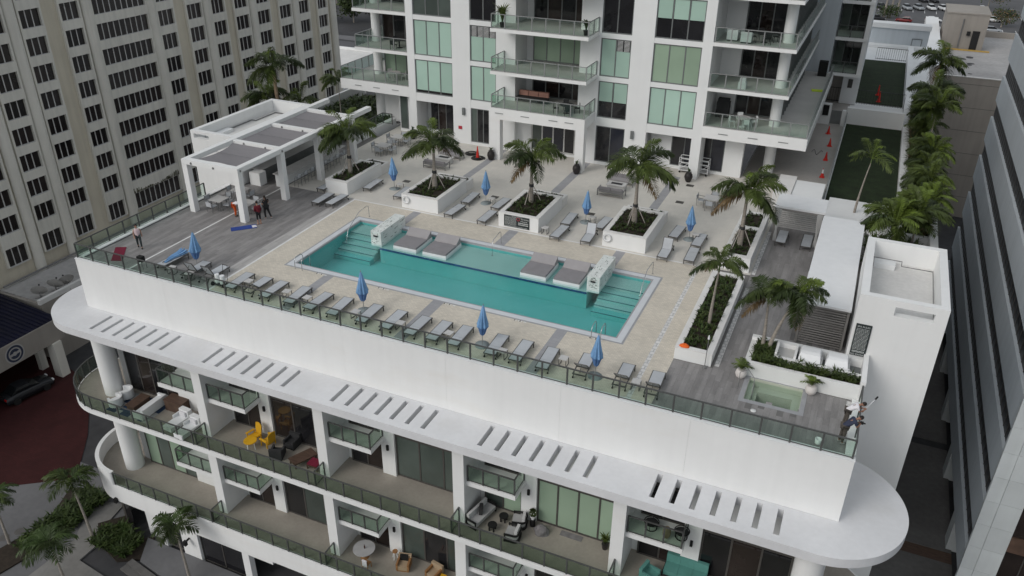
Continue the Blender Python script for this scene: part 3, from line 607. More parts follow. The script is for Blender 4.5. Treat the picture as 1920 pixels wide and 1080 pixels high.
# east wing behind
wg = MB(); wg.box(-9, -4.05, 86.2, 112, 0, TOP, 'grey_panel').box(-4.05, -1.25, 95.5, 112, 0, TOP, 'grey_panel'); wobj('wing_wall', wg, tw)
for k in range(NK):
    zf = 4.5+3.41*k-.1
    wbox('wing_slab', tw, -4.04, -1.1, 86.9, 95.4, zf-.3, zf, 'stucco_far'); wbox('wing_wall', tw, -1.5, -1.1, 87.0, 95.4, zf+.001, zf+3.1, 'stucco_far')
    railing(tw, [(-3.95, 87.0), (-1.55, 87.0)], zf, 1.1, 1.2, 'rail_glass_dark', 'rail_metal')
    window(tw, -4.0, -1.55, zf+.03, zf+3.0, 90.5, 3, ['pane_dim', 'pane_dark', 'pane_dark'], 'frame_grey', 'sliding_door', .08, .1)
wbox('wing_wall', tw, -4.04, -2.75, 93.5, 95.4, 0, 4.09, 'beige_concrete'); wbox('wing_wall', tw, -2.75, -1.1, 92.6, 95.4, 0, 4.09, 'stucco_far'); wbox('vent', tw, -2.2, -1.75, 92.54, 92.599, 1.7, 2.6, 'frame_bronze')
wbox('ac_unit', tw, -4.9, -4.1, 84.2, 84.9, 4.5, 5.9, 'black_matte')

# ================================================================ terrace east of the tower: walk, turf, walls
ext = thing('terrace_wing', (0, 90, GZ), 'low white terrace wing with walls around two dark turf strips', 'building')
wbox('mass', ext, -8.3, 6.25, 57.6, 126, GZ, -.06, 'stucco_far'); wbox('mass', ext, 1.7, 6.25, 46.95, 57.59, GZ, -.06, 'stucco_far')
struct('terrace_walk', MB().box(-8.2, -1.55, 62.7, 93.8, -.05, -.004, 'walk_tile').box(-1.0, 5.7, 46.95, 57.55, -.055, -.006, 'walk_tile'))
struct('turf', MB().box(-1.4, 3.62, 62.9, 85.0, -.05, .02, 'turf').box(-1.5, 3.55, 93.9, 115.5, -.05, .02, 'turf'))
wbox('turf_wall', ext, 3.63, 4.3, 57.6, 124, -.05, .55, 'stucco_far'); wbox('turf_wall', ext, -1.1, 3.62, 58.2, 62.89, -.05, .5, 'stucco_far'); wbox('turf_wall', ext, -1.6, 3.62, 85.01, 85.5, -.05, 1.6, 'stucco_far')
wbox('low_wall', ext, -3.77, -1.6, 60.0, 63.9, 0, 1.1, 'stucco_far'); wbox('low_wall', ext, -5.05, -3.79, 60.0, 64.4, 0, 1.2, 'coping')
wbox('rail_curb', ext, -1.6, -1.42, 63.0, 84.9, 0, .15, 'stucco_far'); railing(ext, [(-1.51, 63.2), (-1.51, 84.8)], .15, 1.0, 1.5, 'rail_glass', 'rail_light')
wbox('outer_wall', ext, 5.75, 6.25, 46.96, 92, -.05, .9, 'stucco_far'); wbox('bed_wall', ext, 4.31, 5.74, 57.6, 58.0, -.05, .6, 'stucco_far')
wbox('bed_soil', ext, 4.31, 5.74, 58.01, 92, -.05, .3, 'soil')
wbox('far_wall', ext, -1.6, 5.9, 125.3, 125.9, -.05, 2.4, 'grey_panel'); wbox('far_wall_cap', ext, -1.7, 6.0, 125.1, 127, 2.4, 3.0, 'stucco_far'); wbox('far_step', ext, -1.6, 5.9, 123.8, 125.29, -.05, .35, 'stucco_far')
df = MB(); df.box(3.9, 3.98, 125.22, 125.29, .36, 1.25, 'frame_grey').box(5.1, 5.18, 125.22, 125.29, .36, 1.25, 'frame_grey').box(3.9, 5.18, 125.22, 125.29, 1.2, 1.27, 'frame_grey'); wobj('door_frame', df, ext)
wbox('side_building_wall', ext, 6.27, 8.2, 122, 160, GZ, -1.2, 'stucco_far')
def picket(x0, x1, y, z, h, lab):
    t = thing('picket_fence', ((x0+x1)/2, y, z), lab, 'fence'); n = int((x1-x0)/.25)
    f = MB(); f.box(x0, x1, y-.02, y+.02, z+h-.05, z+h, 'dark_paint').box(x0, x1, y-.02, y+.02, z+.08, z+.13, 'dark_paint'); wobj('rails', f, t)
    for i in range(n+1): x = x0+(x1-x0)*i/n; piece('picket', t, x-.015, x+.015, y-.012, y+.012, z, z+h-.051, 'dark_paint')
picket(-4.0, 3.6, 93.0, .02, 1.5, 'dark metal picket fence between the two turf strips'); picket(-.1, 3.5, 116.2, .02, 1.5, 'dark metal picket fence before the far white wall')
# gate and meter cabinet on the walk
g_ = thing('barrier_gate', (-2.3, 84.3, 0), 'grey metal gate between white walls at the end of the walk', 'gate'); wbox('post_wall', g_, -4.1, -3.0, 84.0, 84.5, 0, 2.0, 'stucco_far'); wbox('gate_leaf', g_, -2.95, -2.0, 84.2, 84.25, .1, 1.4, 'frame_grey'); wbox('post_wall', g_, -1.95, -1.62, 84.0, 84.5, 0, 1.5, 'stucco_far'); wbox('meter_box', g_, -3.75, -3.2, 83.9, 83.999, .9, 1.9, 'black_matte')

# ================================================================ stair tower block at right of deck
eb = thing('stair_block', (3.7, 43, GZ), 'tall white stair block with sunken roof at right of deck', 'building')
wbox('wall', eb, 1.65, 5.72, 39.45, 39.85, GZ, 3.55, 'stucco'); wbox('wall', eb, 1.65, 2.05, 39.86, 46.5, GZ, 4.5, 'stucco'); wbox('wall', eb, 5.32, 5.72, 39.86, 46.5, GZ, 4.5, 'stucco'); wbox('wall', eb, 1.65, 5.72, 46.51, 46.9, GZ, 4.5, 'stucco')
fm_ = MB(); fm_.box(1.65, 3.35, 39.45, 39.85, 3.551, 4.5, 'stucco').box(5.15, 5.72, 39.45, 39.85, 3.551, 4.5, 'stucco').box(3.35, 5.15, 39.45, 39.85, 4.15, 4.5, 'stucco').box(3.35, 5.15, 39.45, 39.85, 3.551, 3.65, 'stucco'); wobj('wall', fm_, eb)
wbox('roof', eb, 2.06, 5.31, 39.86, 46.5, 3.1, 3.3, 'roof_membrane')
dn = MB(); dn.tube([(2.1, 45.9, 3.75), (3.6, 45.9, 3.75), (3.6, 45.6, 3.6), (5.2, 45.6, 3.6), (5.2, 40.1, 3.5)], .03, 5, 'alu_grey'); wobj('conduit', dn, eb)
wbox('vent_box', eb, 2.2, 3.3, 45.5, 46.2, 3.301, 3.6, 'stucco_far')
sg = thing('rules_sign', (2.17, 39.44, .8), 'tall black SPA RULES board on the white stair block', 'sign'); wbox('board', sg, 1.8, 2.55, 39.40, 39.449, 1.0, 2.86, 'sign_black')
tx = MB(); text_mb(tx, 'SPA RULES', .13, (2.175, 39.397, 2.68), (1, 0, 0), (0, 0, 1), 'sign_text'); text_mb(tx, 'NO DIVING', .135, (2.175, 39.397, 1.04), (1, 0, 0), (0, 0, 1), 'sign_text')
rq = random.Random(9)
for i in range(17):
    z = 2.58-i*.075; x = 1.86
    while x < 2.46:
        l = rq.uniform(.03, .1); l = min(l, 2.48-x); tx.box(x, x+l, 39.396, 39.3975, z, z+.022, 'sign_text'); x += l+.018
for i in range(2):
    for j in range(9): tx.box(1.88+j*.066, 1.88+j*.066+.05, 39.396, 39.3975, 1.27-i*.06, 1.27-i*.06+.034, 'sign_text')
wobj('lettering', tx, sg)

# ================================================================ hotel at left
hx = -75.0
ht = thing('hotel_tower', (hx-6, 70, GZ), 'tall beige hotel tower with dark window rows at far left', 'building')
HT = 34
wbox('facade_wall', ht, hx-14, hx-.35, 20, 104.9, GZ, HT, 'hotel_wall')
COLS = [(24.5, 26.7), (29.4, 31.6), (33.4, 35.6), (37.5, 40.9), (42.2, 44.35), (46.2, 48.35), (50.4, 52.55), (54.4, 56.55), (58.9, 61.0), (62.75, 69.6), (71.2, 73.4), (75.65, 77.9), (79.7, 81.8), (83.7, 86.0), (87.8, 90.15), (92.3, 94.65), (96.5, 98.6), (100.8, 102.85)]
PIL = [22.5, 27.9, 36.5, 41.6, 49.4, 53.45, 62.0, 70.4, 78.8, 86.95, 95.6, 104.3]
for y in PIL:
    o = wobj('pilaster', MB().prism([(hx-.36, y-.55)]+arc(hx-.2, y, .55, -90, 90, 10)+[(hx-.36, y+.55)], GZ, HT, 'hotel_spandrel', True), ht)
ROWS = [-13.9]+[-10.5+2.63*i for i in range(16)]
wins = []
for (a, b) in COLS:
    for ri, z in enumerate(ROWS):
        h = 1.9 if ri == 0 else 1.65
        n = 9 if b-a > 5 else (4 if b-a > 3 else 3)
        wins.append((math.dist((hx, (a+b)/2, z), (0, 0, 24)), a, b, z, h, n))
    sp_ = MB()
    for ri, z in enumerate(ROWS):
        z1 = z+(1.9 if ri == 0 else 1.65); z2 = ROWS[ri+1] if ri+1 < len(ROWS) else HT
        sp_.box(hx-.34, hx-.05, a-.25, b+.25, z1+.03, z2-.03, 'hotel_spandrel')
    sp_.box(hx-.345, hx-.06, a-.247, a-.03, ROWS[0], HT-.01, 'hotel_spandrel').box(hx-.345, hx-.06, b+.03, b+.247, ROWS[0], HT-.01, 'hotel_spandrel')
    wobj('spandrel', sp_, ht)
wins.sort(); npane = 0
for _, a, b, z, h, n in wins:
    f = MB(); f.box(hx-.34, hx-.06, a-.03, b+.03, z-.06, z, 'hotel_mullion')
    cw = (b-a)/n; single = npane+n <= 300
    for i in range(1, n): f.box(hx-.31, hx-.26, a+i*cw-.05, a+i*cw+.05, z, z+h, 'hotel_mullion')
    if not single:
        for i in range(n): f.box(hx-.34, hx-.30, a+i*cw+(.05 if i else 0), a+(i+1)*cw-(.05 if i < n-1 else 0), z, z+h, 'hotel_pane')
    wo_ = wobj('window', f, ht)
    if single:
        for i in range(n): piece('pane', wo_, hx-.34, hx-.30, a+i*cw+(.05 if i else 0), a+(i+1)*cw-(.05 if i < n-1 else 0), z, z+h, 'hotel_pane'); npane += 1
ml = MB(); rm = random.Random(2)
for i in range(170):
    y = rm.uniform(62.6, 69.6); w = rm.uniform(.03, .12); hh = rm.uniform(.05, .6)*(.25+abs(y-66)/3.5); ml.box(hx-.049, hx-.047, y, y+w, -11.95, -11.95+hh, 'mildew')
wobj('mildew_stain', ml, ht)
# low roof beside the hotel with dishes
lr = thing('hotel_annex', (-72, 70, GZ), 'low flat roofed annex at the foot of the hotel', 'building')
wbox('wall', lr, -74.99, -68.9, 44.1, 105, GZ, -15.6, 'beige_concrete'); wbox('roof', lr, -74.98, -69.2, 44.4, 104.8, -15.599, -15.5, 'flat_roof'); wbox('parapet', lr, -69.2, -68.85, 44.0, 105, -15.6, -15.1, 'coping')
dp = MB(); dp.tube([(-74.6, 44.6, -15.2), (-74.6, 100, -15.2)], .09, 6, 'alu_grey'); wobj('roof_pipe', dp, lr)
for i, (x, y, rz, s) in enumerate(((-69.9, 44.95, .4, 1.0), (-69.7, 46.6, .2, 1.05), (-69.3, 47.6, .9, 1.1))):
    t = thing('satellite_dish', (x, y, -15.5), ['grey satellite dish on annex roof, nearest the blue roof', 'grey satellite dish on annex roof, middle of three', 'grey satellite dish on annex roof nearest the canopy tip'][i], 'satellite dish', 'dishes on the annex roof', R(200)+rz)
    d = MB(); T = Matrix.Translation((0, 0, .75)) @ Matrix.Rotation(R(58), 4, 'X'); n = 18
    d.loft([[T @ Vector((r*math.cos(2*math.pi*k/n), r*math.sin(2*math.pi*k/n), r*r*.28)) for k in range(n)] for r in (.04, .3, .55, .72*s)], 'dish', True, False)
    d.loft([[T @ Vector((r*math.cos(2*math.pi*k/n), r*math.sin(2*math.pi*k/n), r*r*.28-.02)) for k in range(n)] for r in (.04, .3, .55, .72*s)], 'dish', True, False); lobj('reflector', d, t)
    lobj('mast', MB().tube([(0, 0, 0), (0, .05, .7)], .05, 6, 'alu_grey').bar((-.5, 0, .03), (.5, 0, .03), .06, .06, 'alu_grey').bar((0, -.5, .03), (0, .5, .03), .06, .06, 'alu_grey'), t)
    lobj('feed_arm', MB().tube([T @ Vector((0, -.6, .1)), T @ Vector((0, 0, .75))], .025, 5, 'alu_grey').box(-.06, .06, -.06, .06, -.06, .06, 'dark_paint', Matrix.Translation(T @ Vector((0, 0, .75)))), t)
# porte-cochere with blue standing seam roof
pc = thing('porte_cochere', (-72, 36, GZ), 'entrance canopy with dark blue ribbed roof and a round emblem on fascia', 'canopy')
rf = MB(); rf.raw([(-66.2, 22, -16.0), (-66.2, 43.6, -16.0), (-80, 43.9, -14.9), (-80, 22, -14.9)], [(0, 1, 2, 3)], 'metal_roof_blue'); rf.raw([(-66.2, 22, -16.2), (-66.2, 43.6, -16.2), (-80, 43.9, -15.2), (-80, 22, -15.2)], [(3, 2, 1, 0)], 'soffit'); wobj('roof', rf, pc)
RIB = MB().raw([(-66.2, -.03, -16.0), (-66.2, .03, -16.0), (-80, .03, -14.9), (-80, -.03, -14.9), (-66.2, -.03, -15.92), (-66.2, .03, -15.92), (-80, .03, -14.82), (-80, -.03, -14.82)], [(4, 5, 6, 7), (0, 1, 5, 4), (2, 3, 7, 6), (1, 2, 6, 5), (3, 0, 4, 7)], 'metal_roof_blue').mesh('roof_rib')
for i in range(48): link('roof_rib', RIB, pc, Vector((0, 22.2+i*.45, 0))-WL(pc))
wbox('fascia', pc, -66.6, -66.1, 22, 43.7, -18.2, -16.02, 'beige_concrete'); wbox('soffit', pc, -80, -66.62, 22, 43.6, -18.2, -18.0, 'soffit')
for y in (42.6, 33, 24): wbox('column', pc, -66.9, -65.9, y-.45, y+.45, GZ, -18.21, 'hotel_spandrel')
wbox('lobby_wall', pc, -74.9, -74.6, 22, 43.5, GZ, -18.21, 'dark_paint'); wbox('lobby_pillar', pc, -69.2, -68.7, 42.2, 42.9, GZ, -18.21, 'hotel_spandrel')
em = MB(); ey, ez = 38.6, -17.15
for r0, r1, m_, dx in ((.0, .95, 'dish', .02), (.62, .82, 'cloth_navy', .03)):
    ri, ro_ = [(r0*math.cos(2*math.pi*i/28), r0*math.sin(2*math.pi*i/28)) for i in range(28)], [(r1*math.cos(2*math.pi*i/28), r1*math.sin(2*math.pi*i/28)) for i in range(28)]
    for i in range(28):
        j = (i+1) % 28; em.face([(-66.1+dx, ey+p[0], ez+p[1]) for p in (ri[i], ro_[i], ro_[j], ri[j])], m_)
for a0 in (20, 200):
    p0, p1 = arc(ey, ez, .5, a0, a0+150, 10), arc(ey, ez, .2, a0+20, a0+130, 10)
    for i in range(10): em.face([(-66.07, *p0[i]), (-66.07, *p0[i+1]), (-66.07, *p1[i+1]), (-66.07, *p1[i])], 'cloth_navy')
wobj('emblem', em, pc)

# ================================================================ office block at right
ob = thing('office_block', (24, 70, GZ), 'grey office block with dark ribbon windows at right edge', 'building')
OXW, OY_0, OY_1 = 12.0, 47.9, 95.3
wbox('core_wall', ob, OXW+.35, 40, OY_0+.4, OY_1-.02, -18.9, 24, 'dark_paint')
OZ = [-16.85+4.15*i for i in range(10)]
zprev = -18.9
for zb0 in OZ+[22.5]:
    wbox('spandrel_band', ob, OXW, OXW+.4, OY_0+.12, OY_1, zprev, zb0 if zb0 < 22 else 24, 'grey_panel'); zprev = zb0+1.65
for zb0 in OZ:
    o = wobj('ribbon_window', MB().box(OXW+.22, OXW+.34, OY_0+.13, OY_1-.01, zb0+.001, zb0+1.649, 'pane_ribbon'), ob)
    for j in range(39): piece('mullion', o, OXW+.19, OXW+.219, OY_0+.7+j*1.2, OY_0+.76+j*1.2, zb0+.002, zb0+1.648, 'frame_bronze')
for i in range(22):
    z0 = -22+1.95*i
    if z0 > 22: break
    for x0, x1 in ((OXW-.05, OXW+.78), (OXW+.79, OXW+2.08)): piece('cladding_panel', ob, x0, x1-.012, OY_0-.1, OY_0+.11, z0+.006, z0+1.94, 'white_panel')
wbox('cladding_backing', ob, OXW, OXW+2.06, OY_0+.02, OY_0+.39, GZ, 24, 'grey_panel')
for i in range(11):
    z0 = -18.8+4.15*i
    if z0 > 22: break
    wbox('front_spandrel', ob, OXW+2.09, 40, OY_0, OY_0+.38, z0+2.9, z0+4.1, 'wood_dark'); o = wobj('front_window', MB().box(OXW+2.09, 40, OY_0+.1, OY_0+.38, z0, z0+2.89, 'pane_brown'), ob)
    for j in range(16): piece('mullion', o, OXW+3.2+j*1.5, OXW+3.27+j*1.5, OY_0+.03, OY_0+.099, z0+.01, z0+2.88, 'frame_bronze')
for y in (54, 62.5, 71, 79.5, 88): wbox('pilotis', ob, OXW+.1, OXW+1.2, y-.45, y+.9, GZ, -18.91, 'white_panel')
wbox('recess_wall', ob, OXW+5, 40, 50, 95, GZ, -18.91, 'black_matte')
al = MB()
for y0, y1, m_ in ((44, 52, 'concrete_dark'), (53.2, 66, 'concrete_dark'), (67, 120, 'concrete_dark')): al.box(6.3, 12.5, y0, y1, GZ, GZ+.1, m_)
al.box(6.3, 40, 30, 43.9, GZ, GZ+.02, 'concrete_dark').box(6.3, 12.5, 52.01, 53.19, GZ, GZ+.06, 'wood_dark'); struct('alley_paving', al)

# ================================================================ garage and far structures
ga = thing('parking_garage', (15, 135, GZ), 'beige concrete parking garage with stained roof and stair house', 'building')
wbox('wall', ga, 8.6, 34, 123, 123.5, GZ, -2.6, 'beige_concrete'); wbox('wall', ga, 8.6, 9.1, 123.51, 159, GZ, -2.6, 'beige_concrete'); wbox('wall', ga, 33.5, 34, 123.51, 159, GZ, -2.6, 'beige_concrete'); wbox('wall', ga, 9.1, 33.4, 158.5, 159, GZ, -2.6, 'beige_concrete')
wbox('roof_deck', ga, 9.11, 33.49, 123.51, 158.49, -4, -3.5, 'flat_roof'); wbox('wall_cap', ga, 8.55, 34, 122.95, 123.3, -2.599, -2.5, 'coping'); wbox('wall_cap', ga, 8.55, 8.8, 123.31, 159, -2.599, -2.5, 'coping')
wbox('stair_house', ga, 8.61, 14.5, 146, 154, -3.49, 1.75, 'beige_concrete'); wbox('stair_roof', ga, 8.5, 14.6, 145.9, 154.1, 1.751, 1.95, 'beige_concrete'); wbox('door', ga, 12.7, 13.7, 145.93, 145.999, -3.4, -.6, 'dark_paint'); wbox('pipe', ga, 11.0, 11.15, 145.8, 145.99, -3.3, 1.1, 'alu_grey'); wbox('lamp', ga, 11.9, 12.4, 145.7, 145.99, -1.3, -.7, 'dark_paint'); wbox('yellow_stop', ga, 9.3, 15.6, 145.3, 145.6, -3.49, -3.3, 'pipe_yellow')
st_ = MB(); rs = random.Random(4)
for i in range(16):
    x, y = rs.uniform(9.5, 13), rs.uniform(126, 144); st_.lathe([(rs.uniform(.2, .6), 0), (.05, .002)], (x, y, -3.498), 9, 'asphalt')
wobj('oil_stain', st_, ga)
for j in range(6):
    for i in range(3): wbox('wall_joint', ga, 8.7+i*.01, 33, 122.985-i*.001, 122.999, GZ+3.1*j+3, GZ+3.1*j+3.05, 'concrete_dark') if i == 0 else None
lot = MB(); sheet(lot, -60, 90, 176, 420, GZ, 'asphalt_lot'); struct('parking_lot', lot)
ln = MB()
for row in (300, 276): 
    for i in range(16): sheet(ln, -6+i*3.4, -5.85+i*3.4, row-2.6, row+2.6, GZ+.012, 'paint_line')
sheet(ln, -6, 46, 272.0, 272.2, GZ+.012, 'paint_line'); wobj('lot_marking', ln); tag(bpy.data.objects['lot_marking'], kind='structure')
rd = MB(); sheet(rd, -260, -70, 158, 182, GZ, 'asphalt_lot'); sheet(rd, -260, -70, 183.5, 188, GZ+.004, 'concrete'); struct('street', rd)
rl = MB(); sheet(rl, -200, -90, 169.6, 169.8, GZ+.008, 'paint_line'); sheet(rl, -200, -90, 175, 175.2, GZ+.008, 'paint_line'); struct('road_marking', rl)
wr = thing('white_low_shop', (-108, 148, GZ), 'low white flat roofed shop beyond hotel corner', 'building'); wbox('wall', wr, -122, -101, 138, 157, GZ, -17.6, 'stucco_far'); wbox('roof', wr, -121.6, -101.4, 138.4, 156.6, -17.599, -17.4, 'roof_membrane'); wbox('parapet', wr, -101.39, -100.9, 138, 157, -17.599, -16.9, 'stucco_far'); wbox('parapet', wr, -122, -101.4, 156.61, 157, -17.599, -16.9, 'stucco_far')

# ================================================================ forecourt, lower left
fc = MB(); fc.prism([(-76, 24), (-76, 46), (-62.6, 42.5), (-60.2, 40.2), (-56.6, 36.8), (-54.4, 34.2), (-53.0, 32.3), (-57.6, 29.1), (-64, 25.0)], GZ+.018, GZ+.03, 'red_brick'); struct('brick_forecourt', fc)
rdw = MB(); rdw.prism([(-76, 10), (-76, 34), (-46, 34), (-46, 10)], GZ-.01, GZ+.012, 'concrete'); struct('driveway', rdw)
def strip(mb, pts, w, z0, z1, m):
    """ribbon of constant width along a path, built as convex quads"""
    L_, R_ = [], []
    for i, p in enumerate(pts):
        a, c = Vector(pts[max(0, i-1)]), Vector(pts[min(len(pts)-1, i+1)]); d = (c-a).normalized(); n_ = Vector((-d.y, d.x)); L_.append(Vector(p)+n_*w/2); R_.append(Vector(p)-n_*w/2)
    for i in range(len(pts)-1): mb.prism([tuple(v) for v in (L_[i], L_[i+1], R_[i+1], R_[i])], z0, z1, m)
bd1 = MB(); strip(bd1, [(-51.2, 31.8), (-50.2, 29.6), (-49.7, 27.4), (-50.2, 25.2), (-51.0, 22.0)], 2.4, GZ, GZ+.14, 'soil'); strip(bd1, [(-46.4, 30.2), (-44.9, 28.9), (-43.0, 28.3), (-41.6, 29.2)], 2.2, GZ, GZ+.15, 'soil'); struct('planting_bed', bd1)
pth = MB(); strip(pth, [(-47.9, 31.5), (-47.5, 29.6), (-46.4, 27.6), (-46.4, 25.0), (-46.8, 18)], 2.0, GZ, GZ+.12, 'walk_shaded'); pth.prism([(-45.6, 26.2), (-32, 24.5), (-32, 16), (-45.6, 16)], GZ, GZ+.118, 'walk_shaded'); struct('footpath', pth)
kb = MB(); kb.tube([(-52.3, 31.5, GZ+.05), (-51.3, 29.4, GZ+.05), (-50.9, 27.4, GZ+.05), (-51.4, 25.2, GZ+.05), (-52.2, 22, GZ+.05)], .09, 4, 'walk_shaded', False); struct('kerb_line', kb)
lstp = MB(); lstp.prism([(-42.4, 29.74), (-41.2, 27.8), (-30, 25.9), (-30, 29.74)], GZ, GZ+.3, 'concrete'); struct('entry_landing', lstp)
for i, (a, b) in enumerate((((-41.9, 27.5), (-32, 25.7)), ((-42.0, 27.0), (-32, 25.2)))):
    o = thing('entry_step', (a[0], a[1], GZ), ['upper', 'lower'][i]+' dark stone step leading to the ground floor door', 'step'); wobj('tread', MB().bar((*a, GZ+.22-.1*i), (*b, GZ+.22-.1*i), .5, .16, 'concrete_dark'), o)
mh = MB()
for x, y in ((-51.9, 26.4), (-52.4, 25.5)): mh.cyl((x, y), .38, GZ+.01, GZ+.022, 18, 'concrete_dark')
struct('manhole_cover', mh)
# ================================================================ pavilion at left
pv_ = thing('pavilion', (-41.3, 48, 0), 'white open pavilion with grey shade cloths and a bar', 'pavilion')
PZ = 4.05
for x, y in ((-43.8, 41.05), (-39.2, 41.05), (-39.2, 45.7), (-39.2, 50.25), (-39.2, 55.0)): wbox('column', pv_, x, x+.45, y, y+.45, 0, PZ-.36, 'stucco')
wbox('beam', pv_, -43.8, -38.75, 41.05, 41.5, PZ-.35, PZ, 'stucco'); wbox('beam', pv_, -39.2, -38.75, 41.501, 58, PZ-.35, PZ, 'stucco'); wbox('beam', pv_, -43.8, -43.35, 41.501, 58.5, PZ-.35, PZ, 'stucco')
for y in (45.95, 50.5, 55.1): wbox('beam', pv_, -43.349, -39.201, y, y+.35, PZ-.36, PZ-.04, 'stucco')
for k, (ya, yb) in enumerate(((41.55, 45.9), (46.35, 50.45), (50.9, 55.05))):
    sh = MB(); nx, ny = 10, 10; g_pts = []
    for j in range(ny+1):
        for i in range(nx+1):
            u_, v_ = i/nx, j/ny; dip = .28*(1-(2*u_-1)**2)*(.35+.65*abs(2*v_-1)**2); inx = .28*math.sin(math.pi*v_) if i in (0,) else 0
            g_pts.append((-43.3+4.05*u_+(.5*(1-u_)*math.sin(math.pi*v_) if k == 0 else .1*(1-u_)*math.sin(math.pi*v_)), ya+.05+(yb-ya-.1)*v_+(.45*(1-v_)**3*math.sin(math.pi*u_) if k == 0 else .08*(1-2*v_)*math.sin(math.pi*u_)), PZ-.22-.25*math.sin(math.pi*u_)*math.sin(math.pi*v_)))
    sh.raw(g_pts, [(j*(nx+1)+i, j*(nx+1)+i+1, (j+1)*(nx+1)+i+1, (j+1)*(nx+1)+i) for j in range(ny) for i in range(nx)], 'shade_cloth', True); o = wobj('shade_cloth', sh, pv_)
    sm2 = MB(); sm2.bar((-43.0, (ya+yb)/2, PZ-.2), (-39.35, (ya+yb)/2, PZ-.2), .03, .02, 'alu_grey'); wobj('seam_cable', sm2, pv_)
for x, y, z in ((-42.9, 41.02, 3.85), (-40.9, 41.02, 3.8), (-38.72, 41.3, 3.85), (-38.72, 45.9, 3.85), (-42.3, 45.92, 3.9), (-40.3, 45.92, 3.85), (-42.3, 50.47, 3.9), (-40.3, 50.47, 3.85)): wobj('spotlight', MB().ell((x, y, z), .07, .07, .09, 8, 6, 'alu_grey'), pv_)
sv = thing('service_room', (-46, 51, 0), 'white service room with sunken roof beside the pavilion', 'building')
for a in ((-48.0, -43.81, 46.45, 46.85), (-48.0, -47.6, 46.86, 56.0), (-44.2, -43.81, 46.86, 56.0), (-48.0, -43.81, 56.01, 56.4)): wbox('wall', sv, *a, -3.5 if a[0] == -48 else 0, PZ-.02 if a[2] != 46.45 else 3.35, 'stucco')
fw = MB(); fw.box(-48, -47.7, 46.45, 46.85, 3.351, PZ-.02, 'stucco').box(-46.2, -43.81, 46.45, 46.85, 3.351, PZ-.02, 'stucco').box(-47.7, -46.2, 46.45, 46.85, 3.8, PZ-.02, 'stucco').box(-47.7, -46.2, 46.45, 46.85, 3.351, 3.45, 'stucco'); wobj('wall', fw, sv)
wbox('roof', sv, -47.59, -44.21, 46.86, 56, 2.9, 3.05, 'roof_membrane'); wbox('roof_hatch', sv, -47.5, -46.9, 47.5, 50.0, 3.051, 3.3, 'stucco_far')
sp2 = MB(); sp2.tube([(-47.5, 47.2, 3.1), (-47.5, 53, 3.1), (-47.1, 53, 3.1), (-47.1, 55.6, 3.1), (-44.4, 55.6, 3.1)], .06, 5, 'alu_grey'); wobj('roof_pipe', sp2, sv)
# bar counters
br = thing('bar_counter', (-40.6, 51.5, 0), 'long white bar counter under the pavilion with stools along it', 'bar counter')
wbox('front', br, -41.3, -40.75, 47.75, 55.6, 0, 1.02, 'stucco_far'); wbox('top', br, -41.4, -40.1, 47.6, 55.7, 1.021, 1.08, 'table_top')
bb = thing('back_bar', (-43.2, 51, 0), 'grey back bar with grill against the service room wall', 'counter'); wbox('cabinet', bb, -43.78, -42.9, 48.1, 55.6, 0, .95, 'frame_grey'); wbox('top', bb, -43.8, -42.85, 48.0, 55.7, .951, 1.0, 'table_top'); wbox('side_wing', bb, -43.4, -42.4, 47.2, 47.99, 0, 1.05, 'stucco'); wbox('screen', bb, -43.6, -43.5, 52, 53.6, 1.5, 2.4, 'black_matte')
def stool_proto():
    t = thing('bar_stool', (0, 0, 0), 'x', 'bar stool', 'bar stools along the counter')
    for sx in (-1, 1):
        for sy in (-1, 1): lobj('leg', MB().tube([(.2*sx, .2*sy, 0), (.17*sx, .17*sy, .72)], .014, 5, 'alu_grey'), t)
    lobj('seat', MB().box(-.2, .2, -.2, .2, .72, .76, 'sling'), t); lobj('backrest', MB().box(.17, .2, -.2, .2, .8, 1.05, 'sling').bar((.19, -.19, .76), (.19, -.19, 1.05), .02, .02, 'alu_grey').bar((.19, .19, .76), (.19, .19, 1.05), .02, .02, 'alu_grey'), t)
    lobj('footrest', MB().bar((-.19, -.19, .28), (-.19, .19, .28), .02, .02, 'alu_grey').bar((.19, -.19, .28), (.19, .19, .28), .02, .02, 'alu_grey'), t); return t
sp0 = stool_proto()
for i in range(8): place(sp0, i == 0, (-39.75, 48.5+i*.88, 0), R(rnd.uniform(-12, 12)), f'grey bar stool at the pavilion counter, {ORD[i]} from the pool end')

# ================================================================ tables and chairs
def table_proto(w=1.1, d=1.05, name='dining_table'):
    t = thing(name, (0, 0, 0), 'x', 'table', 'square patio tables')
    lobj('top', MB().box(-w/2, w/2, -d/2, d/2, .71, .75, 'table_top'), t)
    for sx in (-1, 1):
        for sy in (-1, 1): lobj('leg', MB().box(sx*(w/2-.05)-.025, sx*(w/2-.05)+.025, sy*(d/2-.05)-.025, sy*(d/2-.05)+.025, 0, .71, 'alu_grey'), t)
    return t
def chair_proto():
    t = thing('patio_chair', (0, 0, 0), 'x', 'chair', 'patio chairs')   # faces -y
    lobj('seat', MB().box(-.26, .26, -.26, .24, .42, .45, 'sling'), t)
    lobj('backrest', MB().box(-.25, .25, .25, .28, .5, .86, 'sling', Matrix.Rotation(R(-6), 4, 'X')), t)
    for sx in (-1, 1):
        lobj('leg', MB().bar((.27*sx, -.25, 0), (.27*sx, -.25, .64), .03, .03, 'alu_grey'), t); lobj('leg', MB().bar((.27*sx, .28, 0), (.27*sx, .33, .88), .03, .03, 'alu_grey'), t)
        lobj('armrest', MB().bar((.27*sx, -.26, .64), (.27*sx, .3, .66), .04, .03, 'alu_grey'), t)
    return t
tp, cpz = table_proto(), chair_proto(); nt_ = 0
